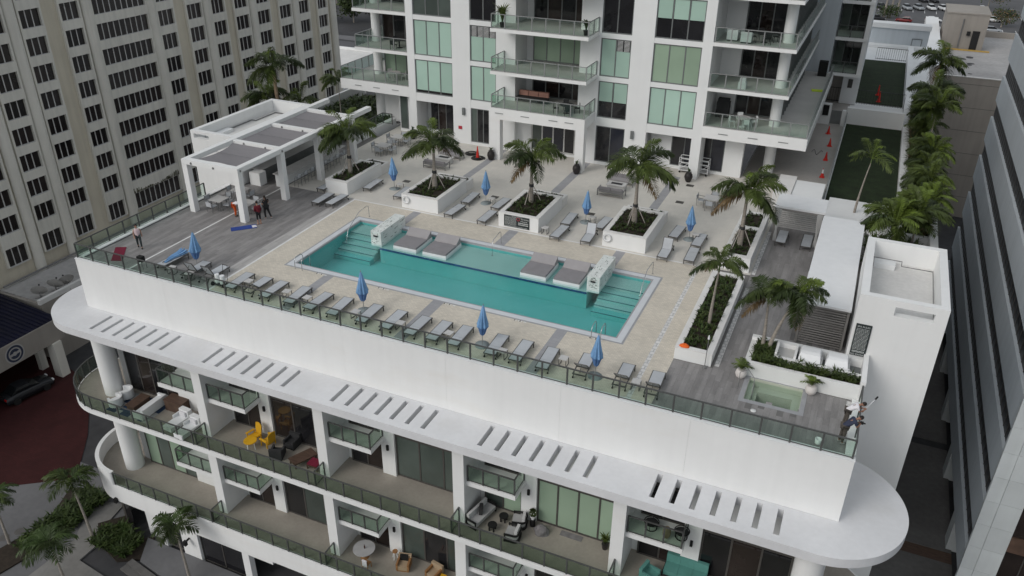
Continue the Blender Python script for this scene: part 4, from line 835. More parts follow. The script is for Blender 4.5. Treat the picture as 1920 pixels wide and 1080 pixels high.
def dining(x, y, lab, sides, rz=0):
    global nt_
    place(tp, nt_ == 0, (x, y, 0), rz, 'square pale patio table '+lab)
    for i, s in enumerate(sides):
        a = {'s': (0, -.72, 180), 'n': (0, .72, 0), 'e': (.78, 0, -90), 'w': (-.78, 0, 90)}[s]
        nm = {'s': 'near', 'n': 'far', 'e': 'right', 'w': 'left'}[s]
        place(cpz, nt_ == 0 and i == 0, (x+a[0], y+a[1], 0), R(a[2]+rnd.uniform(-8, 8)), f'grey chair, {nm} side of table {lab}')
    nt_ += 1
dining(-42.3, 42.45, 'nearest the glass rail under the pavilion', 'snew'); dining(-42.1, 44.6, 'behind it under the pavilion', 'we'); dining(-39.95, 42.75, 'beside the front right pavilion column', 'ne')
dining(-37.85, 60.7, 'nearest the tower wall left of entrance', 'sewn'); dining(-37.8, 58.1, 'just in front at the left terrace', 'sewn'); dining(-9.15, 58.3, 'at right near the planter with palm', 'snew'); dining(-8.5, 60.9, 'at right near the tower opening', 's')

# ================================================================ loungers
HING = -.28
def lounger_proto(kind):
    t = thing('sun_lounger', (0, 0, 0), 'x', 'sun lounger', 'grey sun loungers')   # head at -y, foot at +y
    f = MB()
    for sx in (-1, 1): f.box(sx*.33-.025, sx*.33+.025, -1.05, 1.05, .27, .33, 'lounge_frame')
    f.box(-.33, .33, 1.0, 1.05, .27, .33, 'lounge_frame').box(-.33, .33, -1.05, -1.0, .27, .33, 'lounge_frame').box(-.33, .33, HING-.02, HING+.02, .27, .32, 'lounge_frame'); lobj('frame', f, t)
    for sx in (-1, 1):
        lobj('leg', MB().box(sx*.33-.025, sx*.33+.025, .93, .98, 0, .27, 'lounge_frame'), t); lobj('leg', MB().bar((sx*.33, -.75, .27), (sx*.33, -.95, .05), .045, .045, 'lounge_frame'), t)
        w = MB(); w.loft([[(sx*.33+dx, -.97+.055*math.cos(2*math.pi*i/10), .056+.055*math.sin(2*math.pi*i/10)) for i in range(10)] for dx in (-.03, .03)], 'rubber'); lobj('wheel', w, t)
    lobj('seat_sling', MB().box(-.305, .305, HING+.02, 1.0, .325, .345, 'sling'), t)
    ang = {'flat': 0, 'up': 42, 'lift': 62}[kind]
    T = Matrix.Translation((0, HING, .335)) @ Matrix.Rotation(R(-ang), 4, 'X')
    b = MB(); b.box(-.30, .30, -.745, -.01, -.008, .012, 'sling', T); lobj('back_sling', b, t)
    if ang:
        fb = MB(); fb.box(-.345, -.305, -.77, 0, -.03, .02, 'lounge_frame', T).box(.305, .345, -.77, 0, -.03, .02, 'lounge_frame', T).box(-.305, .305, -.785, -.747, -.03, .02, 'lounge_frame', T); lobj('back_frame', fb, t)
        pr = T @ Vector((0, -.5, 0)); lobj('prop', MB().bar((0, -.85, .3), pr, .03, .03, 'lounge_frame'), t)
    return t
LP = {k: [lounger_proto(k), True] for k in ('flat', 'up', 'lift')}
def lounger(kind, cx, cy, lab, rz=0, group=None):
    p = LP[kind]; place(p[0], p[1], (cx, cy, 0), rz, lab, group); p[1] = False
fx = [-33.26, -31.9, -30.68, -28.95, -27.4, -25.9, -23.91, -22.3, -20.74, -19.4, -18.1, -15.91, -14.47, -12.93, -10.97, -8.83, -7.2]
for i, x in enumerate(fx):
    up = i in (1,) or i >= 14
    lounger('up' if up else 'flat', x+.35, 34.62-1.05+(.16 if i >= 14 else 0)+rnd.uniform(-.05, .05), f'grey lounger, {ORD[i]} from left in the row between the pool and front railing', R(rnd.uniform(-4, 4)), 'loungers along the front railing')
lounger('flat', -38.75, 34.1, 'grey lounger holding a folded blue umbrella at the left', R(-3)); lounger('lift', -36.45, 33.7, 'grey lounger with raised back below the leftmost blue umbrella', R(2)); lounger('lift', -35.05, 33.72, 'grey lounger with raised back beside the white canister cart', R(-2))
bx = [(-36.1, 46.7, 'flat', 'left lounger of the pair before the leftmost planter'), (-35.0, 46.9, 'flat', 'right lounger of the pair before the leftmost planter'), (-37.3, 49.1, 'flat', 'lounger tucked against the left side of leftmost planter'), (-34.25, 50.75, 'flat', 'lounger along the right side of leftmost planter'), (-31.25, 50.3, 'flat', 'lounger along the left side of the planter with life ring nearest pavilion'),
      (-26.05, 48.95, 'flat', 'near lounger right of the second planter from left'), (-26.05, 51.5, 'flat', 'far lounger right of the second planter from left'), (-23.4, 48.9, 'flat', 'near lounger left of the planter with the black sign'), (-23.5, 51.5, 'flat', 'far lounger left of the planter with the black sign'),
      (-17.7, 48.65, 'flat', 'near lounger right of the planter with the black sign'), (-17.85, 51.0, 'flat', 'far lounger right of the planter with the black sign'), (-15.6, 48.85, 'lift', 'near lounger with raised back left of the fourth planter'), (-15.4, 51.35, 'flat', 'far lounger left of the fourth planter'),
      (-10.2, 48.7, 'lift', 'near lounger with raised back right of the fourth planter'), (-10.25, 52.1, 'flat', 'far lounger right of the fourth planter'), (-8.5, 48.95, 'flat', 'near lounger left of the right end planter'), (-8.55, 51.4, 'flat', 'far lounger left of the right end planter')]
for x, y, k, l in bx: lounger(k, x, y, 'grey '+l, R(180)+R(rnd.uniform(-4, 4)), 'loungers between the planters')
for x, l in ((-3.45, 'left'), (-1.8, 'right')): lounger('flat', x, 54.35, f'pale grey lounger at the {l} inside the curtained cabana', R(180), 'loungers in the cabana')
def side_table_proto():
    t = thing('side_table', (0, 0, 0), 'x', 'side table', 'small lounger side tables'); lobj('top', MB().box(-.22, .22, -.22, .22, .43, .46, 'table_top'), t)
    for sx in (-1, 1): lobj('leg_frame', MB().bar((.2*sx, -.2, .43), (.2*sx, -.2, .02), .03, .03, 'lounge_frame').bar((.2*sx, -.2, .02), (.2*sx, .2, .02), .03, .03, 'lounge_frame').bar((.2*sx, .2, .02), (.2*sx, .2, .43), .03, .03, 'lounge_frame'), t)
    return t
stp = side_table_proto()
stl = [(-37.75, 33.0), (-36.2, 32.85), (-32.2, 33.6), (-29.3, 33.5), (-27.75, 33.4), (-24.25, 33.2), (-21.3, 33.2), (-18.35, 33.4), (-14.95, 33.0), (-11.75, 33.7), (-7.7, 33.25)]
for i, (x, y) in enumerate(stl): place(stp, i == 0, (x, y, 0), R(rnd.uniform(-6, 6)), f'small pale side table, {ORD[i]} from left behind the front railing', 'side tables along the front railing')
stb = [(-32.15, 51.35, 'far left'), (-24.4, 51.75, 'second from left'), (-18.75, 48.55, 'beside the black sign'), (-16.35, 51.7, 'third from left'), (-8.9, 51.95, 'far right')]
for x, y, l in stb: place(stp, False, (x, y, 0), 0, f'small side table by the back row umbrella, {l}' if 'sign' not in l else 'small side table at the corner of the planter with black sign', 'side tables by the back umbrellas')

# ================================================================ closed umbrellas
def umbrella_proto(h=2.55):
    t = thing('umbrella', (0, 0, 0), 'x', 'umbrella', 'closed blue umbrellas')
    lobj('base_plate', MB().lathe([(.42, 0), (.42, .03), (.05, .05)], (0, 0, 0), 20, 'base_plate'), t); lobj('pole', MB().cyl((0, 0), .022, .04, h, 8, 'rail_light'), t)
    c = MB(); n = 32; prof = [(h-.02, .03, 0), (h-.2, .085, .1), (h-.7, .17, .25), (h-1.1, .235, .38), (h-1.35, .26, .48), (h-1.5, .2, .4), (h-1.85, .12, .5)]
    rings = []
    for z, r_, a in prof:
        rings.append([(r_*(1+a*math.cos(8*2*math.pi*i/n+z))*math.cos(2*math.pi*i/n), r_*(1+a*math.cos(8*2*math.pi*i/n+z))*math.sin(2*math.pi*i/n), z+(.09*math.cos(8*2*math.pi*i/n+z) if z < h-1.2 else 0)) for i in range(n)])
    c.loft(rings[:5], 'umbrella', True, False); c.loft(rings[4:], 'umbrella_dark', True, False); lobj('canopy', c, t)
    lobj('finial', MB().ell((0, 0, h+.02), .03, .03, .05, 8, 6, 'rail_light'), t); return t
up_ = umbrella_proto()
for i, (x, y, l) in enumerate(((-36.85, 34.2, 'leftmost in the front row, over the plank deck'), (-24.29, 34.07, 'second from left in the front row'), (-16.45, 33.64, 'third from left in the front row'), (-9.91, 33.4, 'rightmost in the front row'), (-32.6, 51.25, 'leftmost in the back row'), (-24.84, 51.67, 'second from left in the back row'), (-16.81, 51.51, 'third from left in the back row'), (-9.32, 51.83, 'rightmost in the back row'))):
    o = place(up_, i == 0, (x, y, 0), rnd.uniform(0, 3), 'closed blue umbrella, '+l); o.rotation_euler.x, o.rotation_euler.y = R(rnd.uniform(-2, 2)), R(rnd.uniform(-2, 2)); k_ = rnd.uniform(.95, 1.05); o.scale = (k_*rnd.uniform(.9, 1.12), k_*rnd.uniform(.9, 1.12), k_)
fu = thing('folded_umbrella', (-38.75, 34.4, .36), 'blue umbrella canopy lying folded on a lounger at left', 'umbrella'); rr = []
for j in range(9):
    u_ = j/8; n_ = 40; rr.append([(-38.75+.3*(1-.75*u_)*math.cos(2*math.pi*i/n_)*(1+.3*math.cos(9*2*math.pi*i/n_+j*.2))+.04*math.sin(j), 35.1-1.7*u_+.1*math.cos(9*2*math.pi*i/n_)*(1-u_), .36+.13*(1-.7*u_)*max(0, .8+math.sin(2*math.pi*i/n_)*(1+.45*math.cos(9*2*math.pi*i/n_)))) for i in range(n_)])
wobj('cloth', MB().loft(rr, 'umbrella', False), fu); wobj('pole', MB().tube([(-38.6, 35.25, .45), (-38.8, 33.3, .42)], .025, 6, 'dark_paint'), fu)

# ================================================================ daybeds on the pool ledge
def daybed_proto():
    t = thing('daybed', (0, 0, 0), 'x', 'daybed', 'grey daybeds standing in the shallow water')
    lobj('base', MB().box(-.88, .88, -1.0, 1.25, -.29, .0, 'fibre_white'), t); lobj('mattress', MB().box(-.86, .86, -.97, .55, .001, .14, 'mattress'), t)
    lobj('headrest', MB().raw([(-.84, .551, .001), (.84, .551, .001), (.84, 1.22, .001), (-.84, 1.22, .001), (-.84, .62, .17), (.84, .62, .17), (.84, 1.22, .5), (-.84, 1.22, .5)], [(0, 1, 5, 4), (4, 5, 6, 7), (2, 3, 7, 6), (1, 2, 6, 5), (3, 0, 4, 7), (3, 2, 1, 0)], 'mattress2'), t); return t
dp_ = daybed_proto()
for i, (x, l) in enumerate(((-26.45, 'next to the left fountain block'), (-24.2, 'second from the left fountain block'), (-17.1, 'second from the right fountain block'), (-14.85, 'next to the right fountain block'))): place(dp_, i == 0, (x, 43.35, 0), 0, 'low grey and white daybed in the pool, '+l)

# ================================================================ pool rails and ladder
def prail(name, pts, lab, r=.024):
    t = thing(name, pts[0], lab, 'handrail'); wobj('tube', MB().tube(pts, r, 8, 'steel'), t)
    for p in (pts[0], pts[-1]): wobj('flange', MB().lathe([(.05, 0), (.05, .02)], (p[0], p[1], max(p[2], -.3)), 10, 'steel'), t)
prail('pool_handrail', [(-31.4, 45.75, 0), (-31.4, 45.7, .85), (-31.4, 45.5, .95), (-31.35, 44.4, .9), (-31.3, 42.9, .2), (-31.3, 42.5, -.7)], 'steel handrail down the steps at the left end of pool')
prail('pool_handrail', [(-10.25, 45.75, 0), (-10.25, 45.7, .85), (-10.25, 45.5, .95), (-10.3, 44.4, .9), (-10.3, 43.4, .2), (-10.3, 43.0, -.5)], 'steel handrail down the steps at the right end of pool')
prail('pool_handrail', [(-20.85, 45.75, 0), (-20.85, 45.7, .85), (-20.85, 45.55, .95), (-20.85, 44.5, .8), (-20.85, 44.3, .6), (-20.85, 44.3, -.29)], 'steel grab rail at the middle of pool ledge')
for x, l in ((-11.0, 'right'), (-30.9, 'left')):
    t = thing('pool_ladder', (x, 36.75, 0), f'steel pool ladder at the {l} front corner of pool', 'ladder')
    for dx in (-.27, .27): wobj('side_rail', MB().tube([(x+dx, 36.72, 0), (x+dx, 36.74, .6), (x+dx, 36.9, .78), (x+dx, 37.4, .78), (x+dx, 37.58, .6), (x+dx, 37.6, -1.2)], .024, 8, 'steel'), t)
    for z in (-.3, -.6, -.9): wobj('rung', MB().box(x-.25, x+.25, 37.55, 37.65, z, z+.03, 'steel'), t)

# ================================================================ planters and planting
def planter(x0, x1, y0, y1, h, lab, cop=.32, low=None):
    t = thing('planter_box', ((x0+x1)/2, (y0+y1)/2, 0), lab, 'planter')
    for a in ((x0, x1, y0, y0+cop), (x0, x1, y1-cop, y1), (x0, x0+cop, y0+cop, y1-cop), (x1-cop, x1, y0+cop, y1-cop)): wbox('wall', t, a[0]+.001, a[1]-.001, a[2], a[3], 0, h-.06, 'stucco')
    for a in ((x0-.01, x1+.01, y0-.01, y0+cop), (x0-.01, x1+.01, y1-cop, y1+.01), (x0-.01, x0+cop, y0+cop+.001, y1-cop-.001), (x1-cop, x1+.01, y0+cop+.001, y1-cop-.001)): wbox('coping', t, *a, h-.059, h, 'coping')
    wbox('soil', t, x0+cop-.01, x1-cop+.01, y0+cop-.01, y1-cop+.01, .1, h-.1, 'soil')
    if low:
        yl, hl = low
        for a in ((x0, x1, yl-.2, yl), (x0, x0+.22, y1+.011, yl-.201), (x1-.22, x1, y1+.011, yl-.201)): wbox('low_wall', t, *a, 0, hl, 'coping')
        wbox('low_soil', t, x0+.221, x1-.221, y1+.012, yl-.202, .05, hl-.06, 'soil')
    return t
planter(-37.1, -35.1, 48.5, 53.4, 1.05, 'white planter with a palm, leftmost of the row behind the pool', low=(54.6, .75)); planter(-30.2, -27.15, 48.35, 53.0, 1.08, 'white planter with a palm and life ring, second from left', low=(54.2, .75))
planter(-22.25, -19.2, 48.35, 53.0, 1.08, 'white planter with a palm and the black warning sign', low=(54.2, .75)); planter(-14.5, -11.5, 48.35, 53.2, 1.08, 'white planter with a palm and life ring, fourth from left', low=(54.3, .75))
planter(-6.5, -4.7, 48.4, 53.3, 1.05, 'white planter with a palm at right end of the row'); planter(-6.5, -4.7, 53.4, 56.4, .95, 'short white planter behind the right end planter'); planter(-6.64, -4.68, 36.75, 46.4, .75, 'long white planter along the right of the pool')
spn = thing('planter_box', (-.2, 37, 0), 'L shaped white planter behind the spa', 'planter')
for a in ((-3.05, 2.5, 36.75, 37.0, .8), (-3.05, -2.75, 37.001, 39.139, .8), (-3.05, 2.5, 39.14, 39.44, .95), ): wbox('wall', spn, *a[:4], 0, a[4], 'stucco')
wbox('wall', spn, -1.72, 2.5, 37.62, 37.8, 0, .96, 'stucco'); wbox('soil', spn, -2.749, 2.5, 37.001, 37.619, .05, .68, 'soil'); wbox('soil', spn, -2.749, -1.73, 37.62, 39.139, .05, .681, 'soil'); wbox('end_wall', spn, 2.501, 2.74, 36.7, 39.44, .06, 1.2, 'stucco'); wbox('divider', spn, -1.72, -1.6, 37.801, 39.139, 0, 1.1, 'stucco'); wbox('divider', spn, -.78, -.66, 37.801, 39.139, 0, 1.1, 'stucco'); wbox('counter', spn, -.659, 2.5, 37.801, 39.139, 0, .5, 'frame_grey'); wbox('counter', spn, -1.599, -.781, 37.801, 39.139, 0, .7, 'frame_white')
gr_ = MB()
def tuft(mb, x, y, z, h, n, m, rg, w=.03, spread=.7):
    for i in range(n):
        a = rg.uniform(0, 6.283); l = h*rg.uniform(.6, 1.1); d = Vector((math.cos(a), math.sin(a), 0)); s = Vector((-d.y, d.x, 0))*w*rg.uniform(.7, 1.4); o = Vector((x, y, z)); mid = o+d*l*.35*spread+Vector((0, 0, l*.62)); tip = o+d*l*spread+Vector((0, 0, l*rg.uniform(.45, .95)))
        mb.raw([o-s*.5, o+s*.5, mid+s, mid-s, tip], [(0, 1, 2, 3), (3, 2, 4)], m)
def cover(name, lab, regs, dens, h, mats, seed, w=.03):
    mb = MB(); rg = random.Random(seed)
    for (x0, x1, y0, y1, z) in regs:
        for i in range(int((x1-x0)*(y1-y0)*dens)):
            tuft(mb, rg.uniform(x0, x1), rg.uniform(y0, y1), z, h*rg.uniform(.5, 1.2), 7, rg.choice(mats), rg, w)
    return tag(wobj(name, mb), lab, 'ground cover', kind='stuff')
cover('planter_ground_cover', 'dark low plants in the row of planters behind the pool', [(-36.8, -35.4, 48.9, 53.1, .95), (-29.85, -27.5, 48.7, 52.7, .98), (-21.9, -19.55, 48.7, 52.7, .98), (-14.15, -11.85, 48.7, 52.9, .98), (-6.2, -5.0, 48.75, 53.0, .95), (-6.2, -5.0, 53.7, 56.1, .85)], 16, .3, ['leaf_low', 'leaf3', 'leaf_low', 'leaf'], 21)
cover('planter_ground_cover', 'dark leafy plants in the long right planter', [(-6.3, -5.02, 37.1, 46.0, .65)], 26, .34, ['leaf_low', 'leaf3', 'leaf'], 22)
cover('spa_hedge', 'green strappy hedge in the planter behind the spa', [(-2.72, 2.45, 37.05, 37.6, .66), (-2.72, -1.75, 37.6, 39.1, .66)], 70, .5, ['leaf_shrub', 'leaf', 'leaf3'], 23, .035)
cover('strip_ground_cover', 'thin dark planting in the low troughs behind the planters', [(-36.8, -35.4, 53.45, 54.35, .7), (-29.9, -27.4, 53.05, 53.95, .7), (-21.9, -19.5, 53.05, 53.95, .7), (-14.2, -11.8, 53.25, 54.05, .7)], 14, .2, ['leaf_low', 'leaf3'], 24)
# ------------------------------------------------ palms
def frond_mesh(name, L, rise, droop, m, dens=26, ll=.62, bushy=True, seed=0):
    """frond growing along +y: rachis arc rising then falling, leaflets in four ranks"""
    mb = MB(); rg = random.Random(seed); pts = []
    N = 10
    for i in range(N+1):
        u_ = i/N; pts.append(Vector((0, L*u_*(1-.12*droop*u_), rise*math.sin(min(1, u_*1.15)*math.pi*.55)-droop*L*.62*u_**2.2)))
    mb.tube(pts, [.028*(1-.8*i/N)+.004 for i in range(N+1)], 4, m)
    def at(u_):
        f = u_*N; i = min(N-1, int(f)); return pts[i].lerp(pts[i+1], f-i), (pts[i+1]-pts[i]).normalized()
    for k in range(dens):
        u_ = .14+.86*k/(dens-1); p, t = at(u_); side = t.cross(Vector((0, 0, 1))).normalized(); upv = side.cross(t)
        l = ll*(.35+1.0*math.sin(math.pi*min(1, .12+u_*.85)))*rg.uniform(.85, 1.1)
        for sg, el in ((1, .25), (-1, .25), (1, -.35), (-1, -.35)) if bushy else ((1, .1), (-1, .1)):
            d = (side*sg*(.85+rg.uniform(-.15, .15))+upv*(el+rg.uniform(-.2, .2))+t*rg.uniform(.45, .8)).normalized()
            w = Vector((0, 0, 1)).cross(d); w = (w.normalized() if w.length > .01 else Vector((1, 0, 0)))*rg.uniform(.034, .052); q1 = p+d*l*.5-Vector((0, 0, l*.06)); q2 = p+d*l*.97-Vector((0, 0, l*rg.uniform(.2, .5)))
            mb.raw([p-w*.4, p+w*.4, q1+w, q1-w, q2], [(0, 1, 2, 3), (3, 2, 4)], m)
    return mb.mesh(name)
FR = {'up': [frond_mesh('frond_up', 1.7, 1.5, .05, m, 24, .42, True, s) for s, m in ((1, 'leaf_new'), (2, 'leaf2'))], 'mid': [frond_mesh('frond_mid', 2.5, 1.05, .62, m, 34, .68, True, s) for s, m in ((3, 'leaf'), (4, 'leaf2'), (5, 'leaf3'))], 'low': [frond_mesh('frond_low', 2.45, .45, 1.0, m, 34, .64, True, s) for s, m in ((6, 'leaf'), (7, 'leaf3'), (8, 'leaf2'))], 'old': [frond_mesh('frond_old', 2.2, .2, 1.15, 'leaf_old', 26, .5, True, 9)], 'flat': [frond_mesh('frond_flat', 2.2, .7, .7, m, 24, .62, False, s) for s, m in ((10, 'leaf_new'), (11, 'leaf2'), (12, 'leaf'))]}
FR['dark'] = [frond_mesh('frond_shaded', 2.0, .7, .75, m, 24, .6, False, s) for s, m in ((14, 'leaf3'), (15, 'leaf_low'), (16, 'leaf'))]  # darker leaves for street palms: lower-left shade is painted into them
def palm(x, y, z0, zc, lab, seed, size=1.0, stakes=True, kind='fox', lean=(0, 0), group='palms in the pool deck planters', trunk='trunk', r0=.17, nf=12):
    rg = random.Random(seed); t = thing('palm_tree', (x, y, z0), lab, 'palm tree', group); H_ = zc-z0
    tr = MB(); tr.tube([(lean[0]*u_**1.5, lean[1]*u_**1.5, H_*u_) for u_ in (0, .15, .4, .7, 1)], [r0*1.15, r0*1.1, r0*.85, r0*.65, r0*.55], 10, trunk); lobj('trunk', tr, t)
    c = Vector((lean[0], lean[1], H_)); lobj('crownshaft', MB().tube([c+Vector((0, 0, -.1)), c+Vector((0, 0, .5*size))], [r0*.62, r0*.3], 8, 'crownshaft'), t)
    lst = []
    if kind == 'fox':
        lst = [('up', rg.uniform(0, 6.3), rg.uniform(.1, .35)) for i in range(2)]
        a0 = rg.uniform(0, 6.3)
        for i in range(nf-4): lst.append((('mid', 'mid', 'mid', 'low')[i % 4], a0+i*6.283/(nf-4)+rg.uniform(-.25, .25), rg.uniform(-.05, .3)))
        for i in range(2): lst.append(('low', rg.uniform(0, 6.3), 0))
        if rg.random() < .75: lst.append(('old', rg.uniform(0, 6.3), 0))
    elif kind == 'street':
        for i in range(nf): lst.append(('dark', i*2.4+rg.uniform(-.3, .3), rg.uniform(-.15, .45)))
    elif kind == 'bush':
        for i in range(nf): lst.append((('flat', 'mid', 'flat', 'up', 'low')[i % 5], i*2.4+rg.uniform(-.3, .3), rg.uniform(-.1, .55)))
    else:
        for i in range(nf): lst.append(('flat' if i % 4 else 'up', i*2.4+rg.uniform(-.3, .3), rg.uniform(-.15, .4)))
    for k, a, tilt in lst:
        o = link('frond', rg.choice(FR[k]), t, c+Vector((0, 0, .35*size))); s = size*rg.uniform(.88, 1.08); o.scale = (s, s, s); o.rotation_euler = (tilt, rg.uniform(-.25, .25), a)
    if stakes:
        for i in range(3): a = i*2.09+rg.uniform(0, .6); lobj('support_stake', MB().bar((.75*math.cos(a), .75*math.sin(a), 0), (.1*math.cos(a), .1*math.sin(a), 1.35), .05, .05, 'stake'), t)
        lobj('strap', MB().cyl((0, 0), r0*1.05, 1.2, 1.42, 10, 'charcoal'), t)
    return t
palm(-36.25, 50.7, .95, 3.75, 'foxtail palm in the leftmost planter beside the pavilion', 31, 1.0); palm(-28.6, 50.6, .98, 3.9, 'foxtail palm in the second planter from left', 32, 1.0); palm(-20.95, 51.2, .98, 3.85, 'foxtail palm in the planter with black sign', 33, 1.0, nf=11); palm(-13.05, 50.8, .98, 4.55, 'tallest foxtail palm, in the fourth planter from left', 34, 1.08); palm(-5.72, 50.2, .95, 4.3, 'foxtail palm in the right end planter', 35, 1.0)
palm(-5.53, 40.1, .65, 4.0, 'slender palm in the long right planter', 36, .62, False, lean=(.12, 0), r0=.09, nf=10); palm(-2.42, 38.7, .66, 3.35, 'palm with short leaning trunk behind spa, left of pair', 37, .72, False, lean=(-.12, .1), r0=.10, nf=11); palm(-2.1, 38.6, .66, 3.7, 'palm with leaning trunk behind spa, right of pair', 38, .74, False, lean=(.85, .35), r0=.10, nf=11)
GB = 'palms in the bed along the terrace wing'
palm(.8, 60.5, .5, 4.3, 'thin leaning palm in front of the near turf strip', 41, .85, False, 'flat', (.35, .2), GB, r0=.08, nf=9)
for i, (x, y, zc, s, l) in enumerate(((3.3, 54.6, 3.2, .85, 'bright green bushy palm just behind the stair block'), (4.7, 56.6, 3.3, .85, 'bushy palm behind the stair block near the outer wall'), (5.5, 64.5, 3.0, .75, 'bushy palm in the side bed, nearest of the row'), (5.6, 70.5, 3.6, .75, 'bushy palm in the side bed, second of the row'), (5.6, 76.5, 4.2, .8, 'palm in the side bed, third of the row'))):
    palm(x, y, .2, zc*.62 if i != 4 else zc, l, 50+i, s*1.15, False, 'bush', (0, 0), GB, r0=.08, nf=22)
for i, (x, y, l) in enumerate(((5.6, 61.5, 'between the stair block and row'), (5.4, 67.5, 'between the first and second of row'), (5.6, 73.5, 'between the second and third of row'), (5.5, 79.5, 'between the third of row and the tall palms'), (5.6, 86, 'between the two tall palms'))): palm(x, y, .2, 1.5+.3*(i % 2), 'short bushy palm in the side bed '+l, 150+i, .75, False, 'bush', (0, 0), GB, r0=.07, nf=20)
palm(5.6, 82.5, .3, 4.0, 'tall foxtail palm in side bed at far end, lower crown', 56, 1.1, False, 'fox', (0, 0), GB, nf=14); palm(5.7, 89.0, .3, 5.2, 'tallest foxtail palm in side bed at far end', 57, 1.15, False, 'fox', (.1, .2), GB, nf=13)
palm(-50.8, 60.5, -3, 5.0, 'tall ringed palm behind the pavilion before the hotel', 58, 1.2, False, 'fox', (-.3, .3), 'palms behind the pavilion', 'trunk_warm', .26, 10); palm(-52.5, 61.0, -2, 1.9, 'low palm behind the pavilion roof at left', 59, .95, False, 'fox', (0, 0), 'palms behind the pavilion', r0=.1); palm(-50, 62.8, -2, 1.5, 'low bushy palm behind the pavilion roof at right', 60, .95, False, 'flat', (0, 0), 'palms behind the pavilion', r0=.08, nf=13); palm(-46.6, 64.5, 0, 3.6, 'small palm at the left corner of tower balcony', 61, .75, False, 'fox', (0, 0), 'palms behind the pavilion', r0=.06)
palm(-46.0, 28.0, GZ+.15, GZ+5.2, 'palm over the footpath at the podium corner', 71, 1.0, False, 'street', (-.7, .1), 'street palms at lower left', r0=.11, nf=14); palm(-51.4, 25.2, GZ+.1, GZ+4.0, 'palm at the left edge of picture near driveway', 72, .85, False, 'street', (-.3, .2), 'street palms at lower left', r0=.1, nf=11); palm(-44.4, 24.2, GZ+.1, GZ+3.6, 'palm at the bottom edge beside the steps', 73, 1.0, False, 'street', (-.2, 0), 'street palms at lower left', r0=.1, nf=13); palm(-36.6, 27.9, GZ+.3, GZ+5.0, 'palm in front of the ground floor shop windows', 74, .9, False, 'street', (-.2, 0), 'street palms at lower left', r0=.1, nf=13)
cover('forecourt_shrubs', 'dark green shrubs filling the beds at the lower left', [(-50.6, -48.3, 28.0, 31.6, GZ+.1), (-50.6, -49.4, 25.2, 28.0, GZ+.1), (-45.9, -42.4, 27.6, 29.6, GZ+.1)], 30, .9, ['leaf_shrub', 'leaf_low', 'leaf3'], 81, .07)
cover('side_bed_shrubs', 'dense green shrubs in the bed along the terrace wing', [(4.4, 5.6, 58.1, 91, .25)], 26, 1.3, ['leaf_shrub', 'leaf2', 'leaf', 'leaf_old'], 82, .05)
cover('rear_bed_shrubs', 'dark planting behind the pavilion', [(-49.8, -42.2, 58.8, 72, -.1)], 9, .9, ['leaf_low', 'leaf3', 'leaf_shrub'], 83, .07)
cover('court_shrubs', 'green shrubs in the court behind the white cabana roof', [(1.9, 5.0, 50.5, 57.0, 0)], 9, 1.1, ['leaf2', 'leaf_shrub', 'leaf_new'], 84, .06)
rb_ = thing('rear_bed', (-46, 66, -1), 'dark raised planting bed between the pavilion and tower', 'planter'); wbox('mass', rb_, -50.2, -41.3, 58.7, 74, -6, -.25, 'stucco_far'); wbox('soil', rb_, -49.9, -41.8, 58.9, 73.8, -.249, -.1, 'soil'); wbox('wall', rb_, -50.2, -49.92, 58.7, 74, -.249, 1.1, 'stucco_far'); wbox('wall', rb_, -41.78, -41.3, 58.7, 66, -.249, .55, 'stucco_far')
railing(rb_, [(-41.5, 58.8), (-41.5, 64.0), (-40.5, 64.0)], .551, 1.0, 1.3)
# ================================================================ cabanas
cb = thing('cabana', (-2.6, 55.4, 0), 'open cabana with white curtains, pale louvres and flat white roof', 'cabana')
wbox('roof', cb, -4.25, -1.0, 54.15, 56.6, 2.45, 2.6, 'fibre_white')
for x in (-4.2, -1.17):
    for y in (54.2, 56.4): wbox('post', cb, x, x+.12, y, y+.12, 0, 2.449, 'louver')
wbox('header', cb, -4.24, -1.01, 54.16, 54.3, 2.3, 2.449, 'louver')
for i in range(16): piece('louvre_slat', cb, -4.07, -1.18, 56.42, 56.5, .12+i*.145, .12+i*.145+.09, 'louver_pale')
for x0 in (-4.1, -1.45):
    rr = []
    for z, w in ((2.42, 1.0), (1.6, .8), (1.0, .42), (.85, .4), (.4, .6), (.02, .66)):
        rr.append([(x0+.16+(i/15-.5)*.36*w, 54.1+.05*math.sin(i*1.9)*w, z) for i in range(16)])
    c_ = MB(); c_.loft(rr, 'curtain', True, False, False); c_.loft([[(p[0], p[1]+.02, p[2]) for p in r_] for r_ in rr], 'curtain', True, False, False); wobj('curtain', c_, cb)
lc = thing('long_cabana', (.2, 47, 0), 'long cabana row under one flat white roof with grey louvred end', 'cabana')
wbox('roof', lc, -1.06, 1.5, 41.1, 53.7, 2.48, 2.6, 'fibre_white')
for y in (41.2, 45.3, 49.4, 53.45):
    for x in (-1.0, 1.34): wbox('post', lc, x, x+.12, y, y+.12, 0, 2.479, 'louver')
for i in range(16): piece('louvre_slat', lc, -.85, 1.32, 41.22, 41.27, .1+i*.148, .1+i*.148+.075, 'louver')
for i in range(10): piece('louvre_slat', lc, 1.36, 1.44, 41.4, 53.4, .15+i*.23, .15+i*.23+.14, 'louver')
wbox('curtain_track', lc, -1.05, -1.01, 41.35, 53.4, 2.38, 2.479, 'louver_pale')
for y in (45.2, 49.3, 53.2):
    rr = [[(-1.06+.05*math.sin(i*1.9), y+(i/15-.5)*.4*w, z) for i in range(16)] for z, w in ((2.4, 1), (1.0, .5), (.02, .8))]
    c_ = MB(); c_.loft(rr, 'curtain', True, False, False); wobj('curtain', c_, lc)
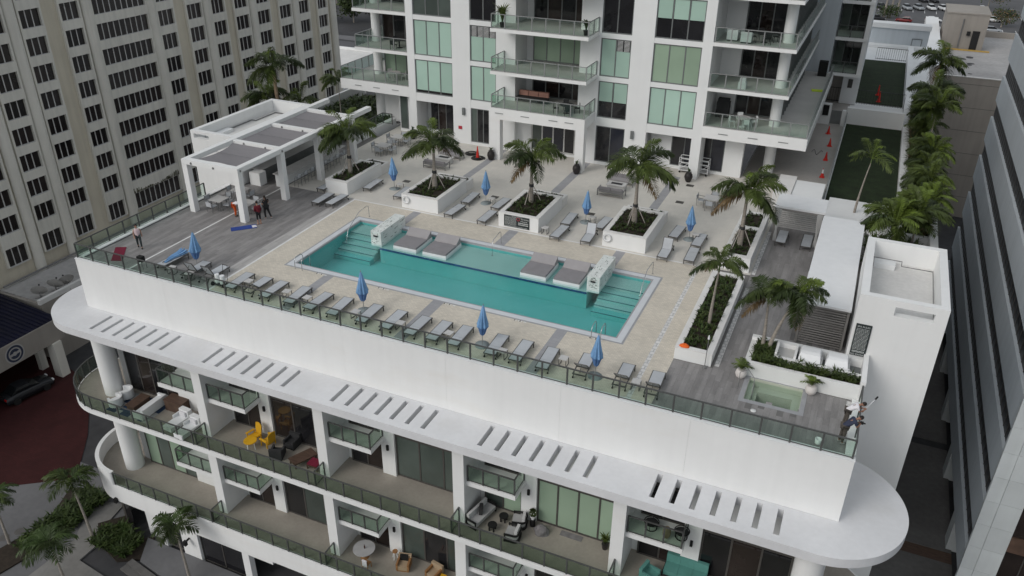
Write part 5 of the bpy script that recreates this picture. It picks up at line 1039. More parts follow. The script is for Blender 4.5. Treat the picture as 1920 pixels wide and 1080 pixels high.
wbox('bench_back', lc, -.85, 1.3, 42.6, 42.75, .3, .95, 'louver'); wbox('bench_back', lc, -.85, 1.3, 44.0, 44.15, .3, .95, 'louver')
# covered grills
def cover_mesh():
    a = [(-.56, -.55), (.56, -.55), (.56, .55), (-.56, .55)]
    return [[(x, y, 0) for x, y in a], [(x*.98, y*.98, .42) for x, y in a], [(x*.86, y*.7+.08, .72) for x, y in a], [(x*.8, y*.4+.1, .78) for x, y in a]]
for x, l in ((-.02, 'left'), (1.3, 'right')):
    t = thing('covered_grill', (x, 38.45, .5), f'grill under a white cloth cover behind spa hedge, {l} of the two', 'grill', 'covered grills'); lobj('cover', MB().loft(cover_mesh(), 'fibre_white', False), t); lobj('side_shelf', MB().box(.56, .64, -.4, .4, .3, .36, 'curtain'), t)
sk = thing('sink_faucet', (1.95, 37.9, .5), 'small white faucet at the right of the covered grills', 'faucet'); wobj('spout', MB().tube([(1.95, 37.95, .5), (1.95, 37.95, .95), (1.9, 37.85, 1.02), (1.82, 37.8, .98)], .025, 6, 'fibre_white'), sk)
# ================================================================ signs and rings on planters
ws = thing('warning_sign', (-20.85, 48.3, .1), 'wide black pool rules sign with NO DIVING lettering on a white planter', 'sign'); wbox('board', ws, -21.8, -19.87, 48.30, 48.345, .12, .98, 'sign_black')
tx = MB(); yq = 48.297
text_mb(tx, 'NO DIVING', .14, (-20.2, yq, .78), (1, 0, 0), (0, 0, 1), 'sign_text', .8); text_mb(tx, 'WARNING', .11, (-20.27, yq, .62), (1, 0, 0), (0, 0, 1), 'sign_text')
rq = random.Random(19)
for r_, (x0, x1, z, h) in enumerate([(-20.7, -19.95, .48, .06), (-20.7, -19.95, .36, .06)]+[(-21.72, -20.85, .86-.066*i, .02) for i in range(10)]+[(-21.7, -20.0, .17, .025), (-21.2, -20.4, .92, .02)]):
    x = x0
    while x < x1-.02:
        l = min(rq.uniform(.03, .1), x1-x); tx.box(x, x+l, yq-.001, yq+.001, z, z+h, 'sign_text'); x += l+.02
for r0, r1 in ((.10, .13),):
    for i in range(18): a, b = 2*math.pi*i/18, 2*math.pi*(i+1)/18; tx.face([(-20.72+r*math.cos(q_), yq, .78+r*math.sin(q_)) for r, q_ in ((r0, a), (r1, a), (r1, b), (r0, b))], 'sign_red')
wobj('lettering', tx, ws)
for x, l in ((-29.79, 'second planter from left'), (-14.14, 'fourth planter from left')):
    t = thing('life_ring', (x, 48.28, .68), f'white life ring hanging on the {l}', 'life ring', 'life rings'); n = 20
    rr = [[((.24+.055*math.cos(2*math.pi*k/8))*math.cos(2*math.pi*i/n), .055*math.sin(2*math.pi*k/8), (.24+.055*math.cos(2*math.pi*k/8))*math.sin(2*math.pi*i/n)) for k in range(8)] for i in range(n+1)]
    lobj('ring', MB().loft(rr, 'fibre_white', True, False), t); lobj('rope', MB().tube([(.3*math.cos(2*math.pi*i/16), -.05, .3*math.sin(2*math.pi*i/16)) for i in range(17)], .012, 5, 'curtain'), t)
# ================================================================ urns, cones, hose, cart, drains
def urn_proto():
    t = thing('urn_planter', (0, 0, 0), 'x', 'planter pot', 'black urns along the tower'); lobj('urn', MB().lathe([(.16, 0), (.26, .15), (.34, .42), (.30, .66), (.2, .78), (.22, .84)], (0, 0, 0), 18, 'pot_black'), t); mb = MB(); tuft(mb, 0, 0, .8, .42, 22, 'leaf_low', random.Random(4), .04, .6); lobj('plant', mb, t); return t
up2 = urn_proto()
for i, (x, y, l) in enumerate(((-37.47, 62.6, 'at the left tower pier'), (-28.59, 60.55, 'at the left porch post'), (-20.77, 60.5, 'at the right porch post'), (-11.95, 62.7, 'at the right tower pier'))): place(up2, i == 0, (x, y, 0), i, 'black urn with a small dark plant '+l)
def cone_proto(band=False):
    t = thing('traffic_cone', (0, 0, 0), 'x', 'traffic cone', 'red traffic cones'); lobj('base', MB().box(-.2, .2, -.2, .2, 0, .04, 'cone_red'), t); lobj('cone', MB().lathe([(.16, .04), (.1, .35), (.035, .75)], (0, 0, 0), 14, 'cone_red'), t)
    if band: lobj('band', MB().lathe([(.103, .36), (.045, .7)], (0, 0, 0), 14, 'cone_band'), t)
    return t
c1, c2 = cone_proto(), cone_proto(True)
place(c2, True, (-2.13, 68.5, 0), 0, 'red cone with white band, nearest on the side walk')
for i, (x, y, l) in enumerate(((-2.26, 73.0, 'second nearest on the side walk'), (-2.3, 77.1, 'third nearest on the side walk'), (-2.75, 80.9, 'farthest on the side walk by the gate'), (1.14, 94.8, 'nearer of the stack on the far turf'), (.95, 97.6, 'farther one on the far turf'), (-29.75, 60.3, 'standing in a black hose coil on the terrace'))): place(c1, i == 0, (x, y, .02 if i in (3, 4) else 0), i*.3, 'red traffic cone '+l).scale = (1, 1, 1.5) if i in (3, 4, 5) else (1, 1, 1)
for i, (x, y) in enumerate(((-30.78, 61.2), (-29.75, 60.35))):
    t = thing('hose_coil', (x, y, 0), ['black hose coil on the terrace, farther of the two', 'black hose coil around a red cone on the terrace'][i], 'hose', 'hose coils'); lobj('coil', MB().tube([((.62-.006*k)*math.cos(k*.42), (.62-.006*k)*math.sin(k*.42), .03+.002*k) for k in range(60)], .035, 5, 'hose_black'), t)
t = thing('cable_coil', (-2.9, 75.3, 0), 'thin black cable lying on the side walk near cones', 'cable'); wobj('cable', MB().tube([(-3.6+.9*u_/10, 74.8+.7*math.sin(u_*.9), .02) for u_ in range(11)], .02, 5, 'hose_black'), t)
for i, (x, y, l) in enumerate(((-11.52, 58.16, 'right, nearer'), (-11.6, 61.94, 'right, by the black urn'), (-16.96, 53.12, 'right of the black sign planter'), (-32.56, 53.05, 'left, by the umbrella'), (-24.75, 53.06, 'behind the second back umbrella'))):
    o = thing('deck_drain', (x, y, 0), f'small dark square drain in the beige terrace, {l}', 'drain', 'terrace drains'); wobj('grate', MB().box(x-.3, x+.3, y-.25, y+.25, -.01, .006, 'frame_bronze'), o)
tr_ = thing('luggage_cart', (-12, 64.9, 0), 'white rolling tube cart standing behind the right tower pier', 'cart')
cf = MB()
for z in (.25, .6, .95, 1.3):
    cf.bar((-13.2, 64.5, z), (-10.8, 64.5, z), .04, .04, 'fibre_white'); cf.bar((-13.2, 65.3, z), (-10.8, 65.3, z), .04, .04, 'fibre_white'); cf.bar((-13.2, 64.5, z), (-13.2, 65.3, z), .04, .04, 'fibre_white'); cf.bar((-10.8, 64.5, z), (-10.8, 65.3, z), .04, .04, 'fibre_white')
for x in (-13.2, -12.4, -11.6, -10.8):
    for y in (64.5, 65.3): cf.bar((x, y, .15), (x, y, 1.32), .04, .04, 'fibre_white')
cf.bar((-13.2, 64.48, .3), (-12.4, 64.48, .9), .03, .03, 'fibre_white').bar((-11.6, 64.48, .3), (-10.8, 64.48, .9), .03, .03, 'fibre_white'); wobj('frame', cf, tr_); wbox('deck', tr_, -13.15, -10.85, 64.55, 65.25, .22, .26, 'curtain')
for x in (-13.1, -10.9):
    for y in (64.5, 65.3): wobj('wheel', MB().ell((x, y, .09), .09, .04, .09, 10, 6, 'rubber'), tr_)
# fire pits with sofas
def lounge_set(x, y, lab, two=True):
    f = thing('fire_table', (x, y, 0), 'low white fire pit table '+lab, 'fire pit'); wbox('body', f, x-.7, x+.7, y-.4, y+.4, 0, .42, 'frame_white'); wbox('top', f, x-.75, x+.75, y-.45, y+.45, .421, .5, 'table_top'); wbox('burner', f, x-.45, x+.45, y-.18, y+.18, .501, .515, 'charcoal')
    for s, nm in ((-1, 'near'), (1, 'far')):
        so_ = thing('outdoor_sofa', (x, y+s*1.35, 0), f'grey slatted outdoor sofa on the {nm} side of fire table {lab}', 'sofa', 'terrace sofas'); yy = y+s*1.35
        wbox('seat_cushion', so_, x-.95, x+.95, yy-.36, yy+.34, .3, .42, 'mattress2'); wbox('back_cushion', so_, x-.95, x-.02, yy+s*.30-.07, yy+s*.30+.07, .421, .72, 'mattress'); wbox('back_cushion', so_, x+.02, x+.95, yy+s*.30-.07, yy+s*.30+.07, .421, .72, 'mattress')
        for sx in (-1, 1):
            am = MB(); am.box(x+sx*1.02-.03, x+sx*1.02+.03, yy-.42, yy+.42, .52, .57, 'alu_grey').box(x+sx*1.02-.03, x+sx*1.02+.03, yy-.42, yy-.36, 0, .519, 'alu_grey').box(x+sx*1.02-.03, x+sx*1.02+.03, yy+.36, yy+.42, 0, .519, 'alu_grey'); wobj('arm', am, so_)
        for i in range(3): piece('back_slat', so_, x-.99, x+.99, yy+s*.42-.015, yy+s*.42+.015, .16+i*.17, .22+i*.17, 'alu_grey')
lounge_set(-16.7, 58.6, 'right of the porch'); lounge_set(-31.9, 58.2, 'left of the porch')
# seating behind the left rail of the terrace
so_ = thing('dark_sofa', (-43.6, 63.4, 0), 'dark outdoor sofa group under left tower balcony', 'sofa'); wbox('seat', so_, -45.2, -42.4, 67.0, 67.9, 0, .45, 'charcoal') if False else None; wbox('seat', so_, -45.0, -42.6, 62.0, 62.9, .2, .45, 'charcoal'); wbox('back', so_, -45.0, -42.6, 62.9, 63.1, .2, .85, 'charcoal'); wbox('arm', so_, -45.15, -45.01, 62.0, 63.1, .1, .65, 'alu_grey'); wbox('arm', so_, -42.59, -42.45, 62.0, 63.1, .1, .65, 'alu_grey')
# white pots by the spa
for x, y, l in ((-3.08, 36.45, 'left'), (.36, 36.45, 'right')):
    t = thing('white_pot', (x, y, 0), f'round white pot with a small palm by the spa, {l}', 'planter pot', 'white pots by the spa'); lobj('pot', MB().lathe([(.13, 0), (.25, .12), (.29, .28), (.24, .45), (.19, .5)], (0, 0, 0), 18, 'pot_white'), t); rg = random.Random(int(x*10))
    for i in range(9): o = link('frond', FR['flat'][i % 3], t, (0, 0, .48)); o.scale = (.3, .3, .34); o.rotation_euler = (rg.uniform(.5, 1.1), 0, i*2.4)
t = thing('outdoor_shower', (-4.45, 36.5, 0), 'slim white tiki pole lamp in front of the long right planter', 'lamp post'); wobj('pole', MB().tube([(-4.95, 36.55, 0), (-4.95, 36.62, 1.75)], .02, 6, 'alu_grey'), t); wobj('head', MB().lathe([(.06, 1.72), (.05, 1.85), (.02, 1.95)], (-4.95, 36.62, 0), 10, 'fibre_white'), t); wobj('foot', MB().lathe([(.14, 0), (.12, .08)], (-4.95, 36.55, 0), 10, 'alu_grey'), t)
t = thing('orange_cloth', (-6.2, 36.95, .76), 'crumpled orange cloth on the corner of the long right planter', 'cloth'); rg = random.Random(8); lobj('cloth', MB().loft([[((.26-.05*j)*(1+.3*rg.random())*math.cos(i*.52), (.17-.03*j)*(1+.3*rg.random())*math.sin(i*.52), .0+.045*j+.02*rg.random()) for i in range(12)] for j in range(4)], 'orange_cloth'), t)
t = thing('white_cup', (1.05, 32.6, 0), 'white bucket on the deck near the right railing end', 'bucket'); wobj('bucket', MB().lathe([(.12, 0), (.15, .26), (.13, .26), (.1, .02)], (1.1, 32.6, 0), 14, 'fibre_white'), t)
t = thing('canister_cart', (-33.9, 33.2, 0), 'black hand cart with two white canisters by the front railing', 'cart'); fr_ = MB(); fr_.tube([(-34.1, 33.4, .1), (-34.1, 33.62, 1.15), (-33.75, 33.62, 1.15), (-33.75, 33.4, .1)], .018, 6, 'dark_paint').box(-34.35, -33.6, 32.8, 33.4, .1, .14, 'dark_paint'); wobj('frame', fr_, t)
for x, y in ((-34.2, 33.1), (-33.8, 33.1)): wobj('canister', MB().lathe([(.17, .14), (.18, .4), (.13, .48), (.15, .66), (.14, .68)], (x, y, 0), 14, 'fibre_white'), t)
for x in (-34.4, -33.55): wobj('wheel', MB().loft([[(x+dx, 32.85+.13*math.cos(2*math.pi*i/12), .13+.13*math.sin(2*math.pi*i/12)) for i in range(12)] for dx in (-.04, .04)], 'rubber'), t)
t = thing('black_stand', (-40.0, 32.75, 0), 'small black equipment box on a stand behind the left railing', 'stand'); wobj('box', MB().box(-40.2, -39.8, 32.6, 32.9, .5, .85, 'black_matte'), t); wobj('legs', MB().bar((-40.2, 32.6, .5), (-40.2, 32.6, 0), .03, .03, 'alu_grey').bar((-39.8, 32.9, .5), (-39.8, 32.9, 0), .03, .03, 'alu_grey').bar((-39.8, 32.6, .5), (-39.8, 32.6, 0), .03, .03, 'alu_grey').bar((-40.2, 32.9, .5), (-40.2, 32.9, 0), .03, .03, 'alu_grey'), t)
def quadmat(name, pts, m, lab): t = wobj(name, MB().prism(pts, .012, .03, m)); tag(t, lab, 'mat')
quadmat('exercise_mat', [(-43.93, 34.23), (-43.3, 34.57), (-41.98, 32.95), (-42.63, 32.65)], 'mat_red', 'dark red exercise mat on the planks at far left'); quadmat('exercise_mat', [(-39.16, 39.95), (-38.72, 39.5), (-37.5, 40.75), (-37.95, 41.2)], 'mat_blue', 'blue exercise mat in front of the pavilion column'); quadmat('white_towel', [(-38.05, 40.85), (-37.75, 40.6), (-37.55, 40.85), (-37.85, 41.05)], 'cloth_white', 'small white towel at the end of blue mat')
bpy.data.objects['white_towel'].location.z = .02

# ================================================================ people
def person(loc, rz, lab, J, cols, hair='short', extra=None, s=1.0):
    """J: joint overrides in metres, facing +x; cols: top, bottom, shoes, skin, hair, sleeve ('none','short','long'), leg ('full','crop')"""
    P = dict(pel=(0, 0, .93), sp1=(0, 0, 1.1), sp2=(.01, 0, 1.3), nk=(.0, 0, 1.45), hd=(.03, 0, 1.58), shl=(0, .18, 1.4), ell=(-.02, .22, 1.13), wrl=(.06, .22, .9), shr=(0, -.18, 1.4), elr=(-.02, -.22, 1.13), wrr=(.06, -.22, .9), hpl=(0, .09, .9), knl=(.02, .1, .5), anl=(-.02, .1, .08), tol=(.13, .1, .03), hpr=(0, -.09, .9), knr=(.02, -.1, .5), anr=(-.02, -.1, .08), tor=(.13, -.1, .03)); P.update(J)
    P = {k: Vector(v)*s for k, v in P.items()}
    t = thing('person', loc, lab, 'person', None, rz)
    def skin(name, nodes, edges, rad, m, root):
        ids = {n: i for i, n in enumerate(nodes)}; me = bpy.data.meshes.new(name); me.from_pydata([P[n] for n in nodes], [(ids[a], ids[b]) for a, b in edges], [])
        o = link(name, me, t); md = o.modifiers.new('skin', 'SKIN'); sv_ = me.skin_vertices[0].data
        for n in nodes: r_ = rad[n]*s; sv_[ids[n]].radius = (r_, r_) if not isinstance(r_, tuple) else r_; sv_[ids[n]].use_root = (n == root)
        md.use_smooth_shade = True; sb_ = o.modifiers.new('sub', 'SUBSURF'); sb_.levels = sb_.render_levels = 1; me.materials.append(M[m]); return o
    for sd in 'lr':     # five fingers, unequal, slightly curled
        w, e = P['wr'+sd], P['el'+sd]; d = (w-e).normalized(); side = d.cross(Vector((0, 0, 1)));  side = side.normalized() if side.length > .05 else Vector((0, 1, 0)); nrm = side.cross(d)
        P['pm'+sd] = w+d*.07*s
        for i, (o_, l) in enumerate(((-.028, .065), (-.009, .08), (.01, .075), (.028, .055))):
            P[f'f{i}{sd}'] = P['pm'+sd]+side*o_*s+d*l*.55*s; P[f'g{i}{sd}'] = P[f'f{i}{sd}']+(d*.6+nrm*.8)*l*.45*s
        P['f4'+sd] = w+d*.035*s+side*-.05*s; P['g4'+sd] = P['f4'+sd]+(d+nrm*.4)*.03*s
    nodes = ['pel', 'sp1', 'sp2', 'nk', 'hd']; edges = [('pel', 'sp1'), ('sp1', 'sp2'), ('sp2', 'nk'), ('nk', 'hd')]; rad = dict(pel=.085, sp1=.075, sp2=.09, nk=.055, hd=.065)
    for sd in 'lr':
        nodes += ['sh'+sd, 'el'+sd, 'wr'+sd, 'pm'+sd, 'hp'+sd, 'kn'+sd, 'an'+sd, 'to'+sd]; edges += [('sp2', 'sh'+sd), ('sh'+sd, 'el'+sd), ('el'+sd, 'wr'+sd), ('wr'+sd, 'pm'+sd), ('pel', 'hp'+sd), ('hp'+sd, 'kn'+sd), ('kn'+sd, 'an'+sd), ('an'+sd, 'to'+sd)]
        rad.update({'sh'+sd: .045, 'el'+sd: .042, 'wr'+sd: .03, 'pm'+sd: .035, 'hp'+sd: .06, 'kn'+sd: .045, 'an'+sd: .042, 'to'+sd: .035})
        for i in range(5): nodes += [f'f{i}{sd}', f'g{i}{sd}']; edges += [(('pm' if i < 4 else 'wr')+sd, f'f{i}{sd}'), (f'f{i}{sd}', f'g{i}{sd}')]; rad.update({f'f{i}{sd}': .009, f'g{i}{sd}': .008})
    skin('body', nodes, edges, rad, cols['skin'], 'pel')
    P['w0'] = P['pel'].lerp(P['sp1'], -.2)
    tn = ['w0', 'sp1', 'sp2', 'nt']; P['nt'] = P['sp2'].lerp(P['nk'], .7); te = [('w0', 'sp1'), ('sp1', 'sp2'), ('sp2', 'nt')]; trd = dict(w0=.155, sp1=.145, sp2=.16, nt=.085)
    sl_k = cols.get('sleeve', 'short')
    for sd in 'lr':
        tn += ['sh'+sd]; te += [('sp2', 'sh'+sd)]; trd['sh'+sd] = .078
        if sl_k != 'none': P['sl'+sd] = P['sh'+sd].lerp(P['el'+sd], .7 if sl_k == 'short' else 1.0); tn += ['sl'+sd]; te += [('sh'+sd, 'sl'+sd)]; trd['sl'+sd] = .066
        if sl_k == 'long': P['cf'+sd] = P['el'+sd].lerp(P['wr'+sd], .9); tn += ['cf'+sd]; te += [('sl'+sd, 'cf'+sd)]; trd['cf'+sd] = .044
    skin('top', tn, te, trd, cols['top'], 'sp1')
    bn_ = ['pel']; be = []; brd = dict(pel=.152)
    for sd in 'lr':
        P['cu'+sd] = P['kn'+sd].lerp(P['an'+sd], .92 if cols.get('leg', 'full') == 'full' else .35); bn_ += ['hp'+sd, 'kn'+sd, 'cu'+sd]; be += [('pel', 'hp'+sd), ('hp'+sd, 'kn'+sd), ('kn'+sd, 'cu'+sd)]; k_ = cols.get('loose', 1.0); brd.update({'hp'+sd: .105*k_, 'kn'+sd: .072*k_, 'cu'+sd: .056*k_})
    skin('trousers', bn_, be, brd, cols['bottom'], 'pel')
    for sd in 'lr': mb = MB(); a, b = P['an'+sd], P['to'+sd]; mb.tube([a+(a-b)*.35-Vector((0, 0, .03)), a*.5+b*.5-Vector((0, 0, .01)), b], [.042*s, .048*s, .035*s], 8, cols['shoe']); lobj('shoe', mb, t)
    hd, up_v = P['hd'], (P['hd']-P['nk']).normalized(); fw_ = Vector(cols.get('look', (1, 0, 0))); fw_ = (fw_-up_v*fw_.dot(up_v)).normalized(); sd_ = up_v.cross(fw_); c = hd+up_v*.05*s
    T = Matrix((( fw_.x, sd_.x, up_v.x, c.x), (fw_.y, sd_.y, up_v.y, c.y), (fw_.z, sd_.z, up_v.z, c.z), (0, 0, 0, 1))) @ Matrix.Scale(s, 4)
    def tm(mb): mb.v = [tuple(T @ Vector(v)) for v in mb.v]; return mb
    h = MB(); h.ell((0, 0, 0), .098, .077, .118, 14, 10, cols['skin']).ell((.1, 0, -.012), .02, .014, .024, 6, 5, cols['skin']).ell((-.01, .078, -.01), .02, .01, .03, 6, 5, cols['skin']).ell((-.01, -.078, -.01), .02, .01, .03, 6, 5, cols['skin'])
    for y in (-.032, .032): h.ell((.088, y, .012), .009, .014, .008, 6, 4, 'hair')
    h.ell((.092, 0, -.058), .008, .024, .006, 6, 4, 'cloth_wine'); lobj('head', tm(h), t)
    k = MB(); k.ell((-.018, 0, .03), .1, .09, .108, 12, 8, cols['hair'])
    if hair == 'long': k.ell((-.085, 0, -.12), .045, .07, .16, 10, 8, cols['hair'])
    if hair == 'bun': k.ell((-.1, 0, .07), .05, .05, .05, 8, 6, cols['hair'])
    lobj('hair', tm(k), t); return t
person((-42.35, 34.85, .0), R(-40), 'person in a pale sleeveless top and dark leggings walking at far left', dict(ell=(-.12, .23, 1.15), wrl=(-.05, .24, .92), elr=(.02, -.24, 1.13), wrr=(.16, -.22, .95), knl=(.2, .1, .5), anl=(.12, .1, .1), tol=(.27, .1, .04), knr=(-.06, -.1, .49), anr=(-.3, -.1, .13), tor=(-.18, -.1, .03)), dict(top='cloth_pink', bottom='cloth_legging', shoe='cloth_black', skin='skin', hair='hair', sleeve='none'), 'bun')
person((-40.15, 41.75, 0), R(35), 'person in orange trousers and white top bending over a table', dict(pel=(-.1, 0, .92), sp1=(.05, 0, 1.03), sp2=(.28, 0, 1.12), nk=(.42, 0, 1.15), hd=(.53, 0, 1.12), shl=(.36, .18, 1.1), ell=(.45, .22, .88), wrl=(.6, .15, .8), shr=(.36, -.18, 1.1), elr=(.45, -.22, .88), wrr=(.6, -.15, .8), hpl=(-.1, .09, .9), hpr=(-.1, -.09, .9), knl=(0, .1, .5), knr=(-.02, -.1, .5), anl=(-.05, .1, .08), anr=(-.05, -.1, .08), tol=(.1, .1, .03), tor=(.1, -.1, .03)), dict(top='cloth_white', bottom='cloth_orange', shoe='cloth_brown', skin='skin', hair='hair', look=(.6, 0, -1)), 'short')
person((-37.75, 41.35, 0), R(150), 'person in a dark red top and cropped black trousers beside blue mat', dict(wrl=(.1, .14, .95), ell=(-.02, .24, 1.14)), dict(top='cloth_wine', bottom='cloth_black', shoe='skin', skin='skin', hair='hair', sleeve='long', leg='crop'), 'short')
person((-37.9, 42.4, 0), R(165), 'person in black top and wide black trousers behind the red top', dict(wrl=(.22, .16, 1.12), ell=(.02, .26, 1.15), wrr=(.25, -.1, 1.15), elr=(.02, -.26, 1.15), knl=(.06, .12, .5), anl=(-.02, .14, .09), tol=(.12, .14, .03), knr=(-.1, -.12, .5), anr=(-.32, -.14, .11), tor=(-.2, -.14, .04)), dict(top='cloth_black', bottom='cloth_black', shoe='shoe', skin='skin', hair='hair', loose=1.15), 'long')
lean = dict(pel=(-.08, 0, .93), sp1=(.02, 0, 1.08), sp2=(.2, 0, 1.22), nk=(.36, 0, 1.32), hd=(.47, 0, 1.36), shl=(.26, .18, 1.26), shr=(.26, -.18, 1.26), hpl=(-.08, .09, .9), hpr=(-.08, -.09, .9), knl=(-.1, .1, .5), knr=(-.06, -.1, .5), anl=(-.16, .1, .08), anr=(-.1, -.1, .08), tol=(0, .1, .03), tor=(.05, -.1, .03))
pa = person((2.2, 34.45, .02), R(8), 'person in a white shirt leaning over the rail holding a camera stick', dict(lean, ell=(.38, .2, 1.02), wrl=(.58, .05, 1.12), elr=(.38, -.2, 1.02), wrr=(.58, -.05, 1.1)), dict(top='cloth_white', bottom='cloth_brown', shoe='cloth_brown', skin='skin_tan', hair='hair', look=(1, 0, -.7)), 'short')
pb = person((2.15, 33.1, .02), R(22), 'person in a navy shirt leaning on rail corner with a camera', dict(lean, ell=(.34, .21, 1.0), wrl=(.54, .06, 1.1), elr=(.34, -.21, 1.0), wrr=(.54, -.05, 1.1)), dict(top='cloth_navy', bottom='cloth_brown', shoe='shoe', skin='skin_tan', hair='hair', look=(1, 0, -.6), loose=1.15), 'short', s=1.03)
t = thing('camera_stick', (3.0, 34.6, 1.2), 'white selfie stick with a small black camera held by white shirt person', 'camera'); wobj('stick', MB().tube([(2.78, 34.5, 1.1), (3.15, 34.85, 1.6)], .012, 6, 'fibre_white'), t); wobj('camera', MB().bar((3.14, 34.84, 1.58), (3.23, 34.93, 1.72), .06, .05, 'black_matte'), t); wobj('grip', MB().bar((2.72, 34.44, 1.0), (2.79, 34.51, 1.12), .04, .04, 'wood'), t)
t = thing('camera', (2.85, 33.45, 1.2), 'small black camera in the hands of navy shirt person', 'camera'); wobj('camera_body', MB().box(2.66, 2.8, 33.26, 33.38, 1.13, 1.23, 'black_matte'), t); wobj('lens', MB().tube([(2.8, 33.32, 1.18), (2.88, 33.35, 1.16)], .035, 8, 'black_matte'), t)

# ================================================================ balcony furniture
def cush(name, loc, rz, lab, parts, cat, group=None):
    t = thing(name, loc, lab, cat, group, rz)
    for nm, a, m in parts: lobj(nm, MB().box(*a, m), t)
    return t
def armchair(loc, rz, lab, m, base=None, w=.85, group=None): return cush('armchair', loc, rz, lab, [('seat', (-w/2+.12, w/2-.12, -.35, .3, .1, .42), m), ('backrest', (-w/2, w/2, .3, .48, .1, .82), m), ('arm', (-w/2, -w/2+.119, -.38, .299, .1, .62), m), ('arm', (w/2-.119, w/2, -.38, .299, .1, .62), m), ('base', (-w/2+.03, w/2-.03, -.35, .45, 0, .099), base or m)], 'armchair', group)
def rounded(mb_rings, m): return MB().loft(mb_rings, m)
def tub_chair(loc, rz, lab, m='fibre_white'):
    t = thing('armchair', loc, lab, 'armchair', 'white armchairs on the corner balcony', rz)
    outer = arc(0, 0, .48, -40, 220, 14); inner = arc(0, 0, .33, -40, 220, 14); lobj('shell', MB().prism(outer+inner[::-1], .08, .72, m, True), t); lobj('seat', MB().prism(arc(0, -.02, .36, 0, 360, 18)[:-1], .08, .42, m, True), t); lobj('cushion', MB().ell((0, -.05, .42), .3, .3, .08, 12, 6, m), t); return t
rug = MB(); rg = random.Random(5)
for i in range(9):
    for j in range(6):
        x0, y0 = -43.2+i*.4, 29.85+j*.38; a = rg.random(); rug.box(x0, x0+.4, y0, y0+.38, ZA+.002, ZA+.012, 'rug_blue' if (i+j+int(a*2)) % 2 else 'rug_pale')
tag(wobj('patterned_rug', rug), 'blue and white patterned rug on the corner balcony', 'rug')
tub_chair((-43.0, 31.55, ZA), R(-60), 'white rounded armchair on corner balcony nearer the glass doors'); tub_chair((-42.95, 30.55, ZA), R(-90), 'white rounded armchair on corner balcony nearer the rail')
cush('sofa', (-40.3, 31.1, ZA), R(-90), 'long white sofa on the corner balcony', [('seat', (-1.05, 1.05, -.45, .2, .08, .42), 'fibre_white'), ('backrest', (-1.05, 1.05, .2, .42, .08, .78), 'fibre_white'), ('arm', (-1.2, -1.051, -.45, .42, .08, .6), 'fibre_white'), ('arm', (1.051, 1.2, -.45, .42, .08, .6), 'fibre_white')], 'sofa')
cush('coffee_table', (-41.6, 31.2, ZA), R(0), 'dark wooden coffee table before the white sofa', [('top', (-.4, .4, -.75, .75, .3, .38), 'wood_dark'), ('base', (-.34, .34, -.68, .68, 0, .299), 'wood_dark')], 'table')
cush('storage_box', (-38.75, 31.95, ZA), R(0), 'brown covered box against the corner balcony wall', [('body', (-.75, .75, -.4, .4, 0, .8), 'wood_dark'), ('lid', (-.78, .78, -.43, .43, .801, .86), 'wood_dark')], 'box')
for x, y, l in ((-37.5, 30.75, 'nearer the white sofa'), (-36.3, 30.45, 'nearer the pier')): cush('chaise', (x, y, ZA), R(-5), 'white chaise longue on the corner balcony '+l, [('seat', (-.38, .38, -1.0, .45, .08, .4), 'fibre_white'), ('backrest', (-.42, .42, .45, .8, .08, .85), 'fibre_white'), ('arm', (-.45, -.381, -.1, .449, .08, .62), 'fibre_white'), ('cushion', (-.25, .25, .3, .44, .41, .75), 'cloth_white')], 'chaise', 'white chaises on the corner balcony')
def adirondack(loc, rz, lab):
    t = thing('slatted_chair', loc, lab, 'chair', 'yellow balcony chairs', rz)   # faces -y
    for i in range(6): lobj('back_slat', MB().box(-.29+i*.1, -.2+i*.1, .22, .26, .3, 1.12+.12*math.sin(math.pi*(i+.5)/6), 'yellow', Matrix.Rotation(R(-9), 4, 'X')), t)
    lobj('seat', MB().box(-.3, .3, -.3, .25, .33, .38, 'yellow'), t)
    for sx in (-1, 1): lobj('armrest', MB().box(sx*.36-.07, sx*.36+.07, -.38, .25, .56, .59, 'yellow'), t); lobj('leg', MB().box(sx*.34-.03, sx*.34+.03, -.33, -.27, 0, .56, 'yellow'), t); lobj('leg', MB().box(sx*.34-.03, sx*.34+.03, .2, .26, 0, .56, 'yellow'), t)
adirondack((-31.85, 31.5, ZA), R(-15), 'yellow slatted chair on second bay balcony, left'); adirondack((-30.75, 31.5, ZA), R(-100), 'yellow slatted chair on second bay balcony, turned right')
t = thing('round_table', (-31.55, 30.75, ZA), 'round yellow table between the yellow slatted chairs', 'table'); lobj('top', MB().lathe([(.42, .6), (.42, .64)], (0, 0, 0), 20, 'yellow'), t)
for i in range(4): lobj('leg', MB().bar((.25*math.cos(i*1.57), .25*math.sin(i*1.57), .6), (.33*math.cos(i*1.57), .33*math.sin(i*1.57), 0), .04, .04, 'fibre_white'), t)
for x, y, rz, l in ((-29.5, 30.85, 200, 'nearer the rail'), (-29.3, 32.0, 0, 'against the sliding doors')): armchair((x, y, ZA), R(rz), 'dark grey armchair on second bay balcony '+l, 'charcoal', 'black_matte', .8, 'dark balcony armchairs')
cush('coffee_table', (-27.75, 31.1, ZA), R(-25), 'brown carved low table on the second bay balcony', [('top', (-.42, .42, -.8, .8, .34, .42), 'wood_dark'), ('leg', (-.38, -.3, -.75, -.67, 0, .339), 'wood_dark'), ('leg', (.3, .38, -.75, -.67, 0, .339), 'wood_dark'), ('leg', (-.38, -.3, .67, .75, 0, .339), 'wood_dark'), ('leg', (.3, .38, .67, .75, 0, .339), 'wood_dark')], 'table')
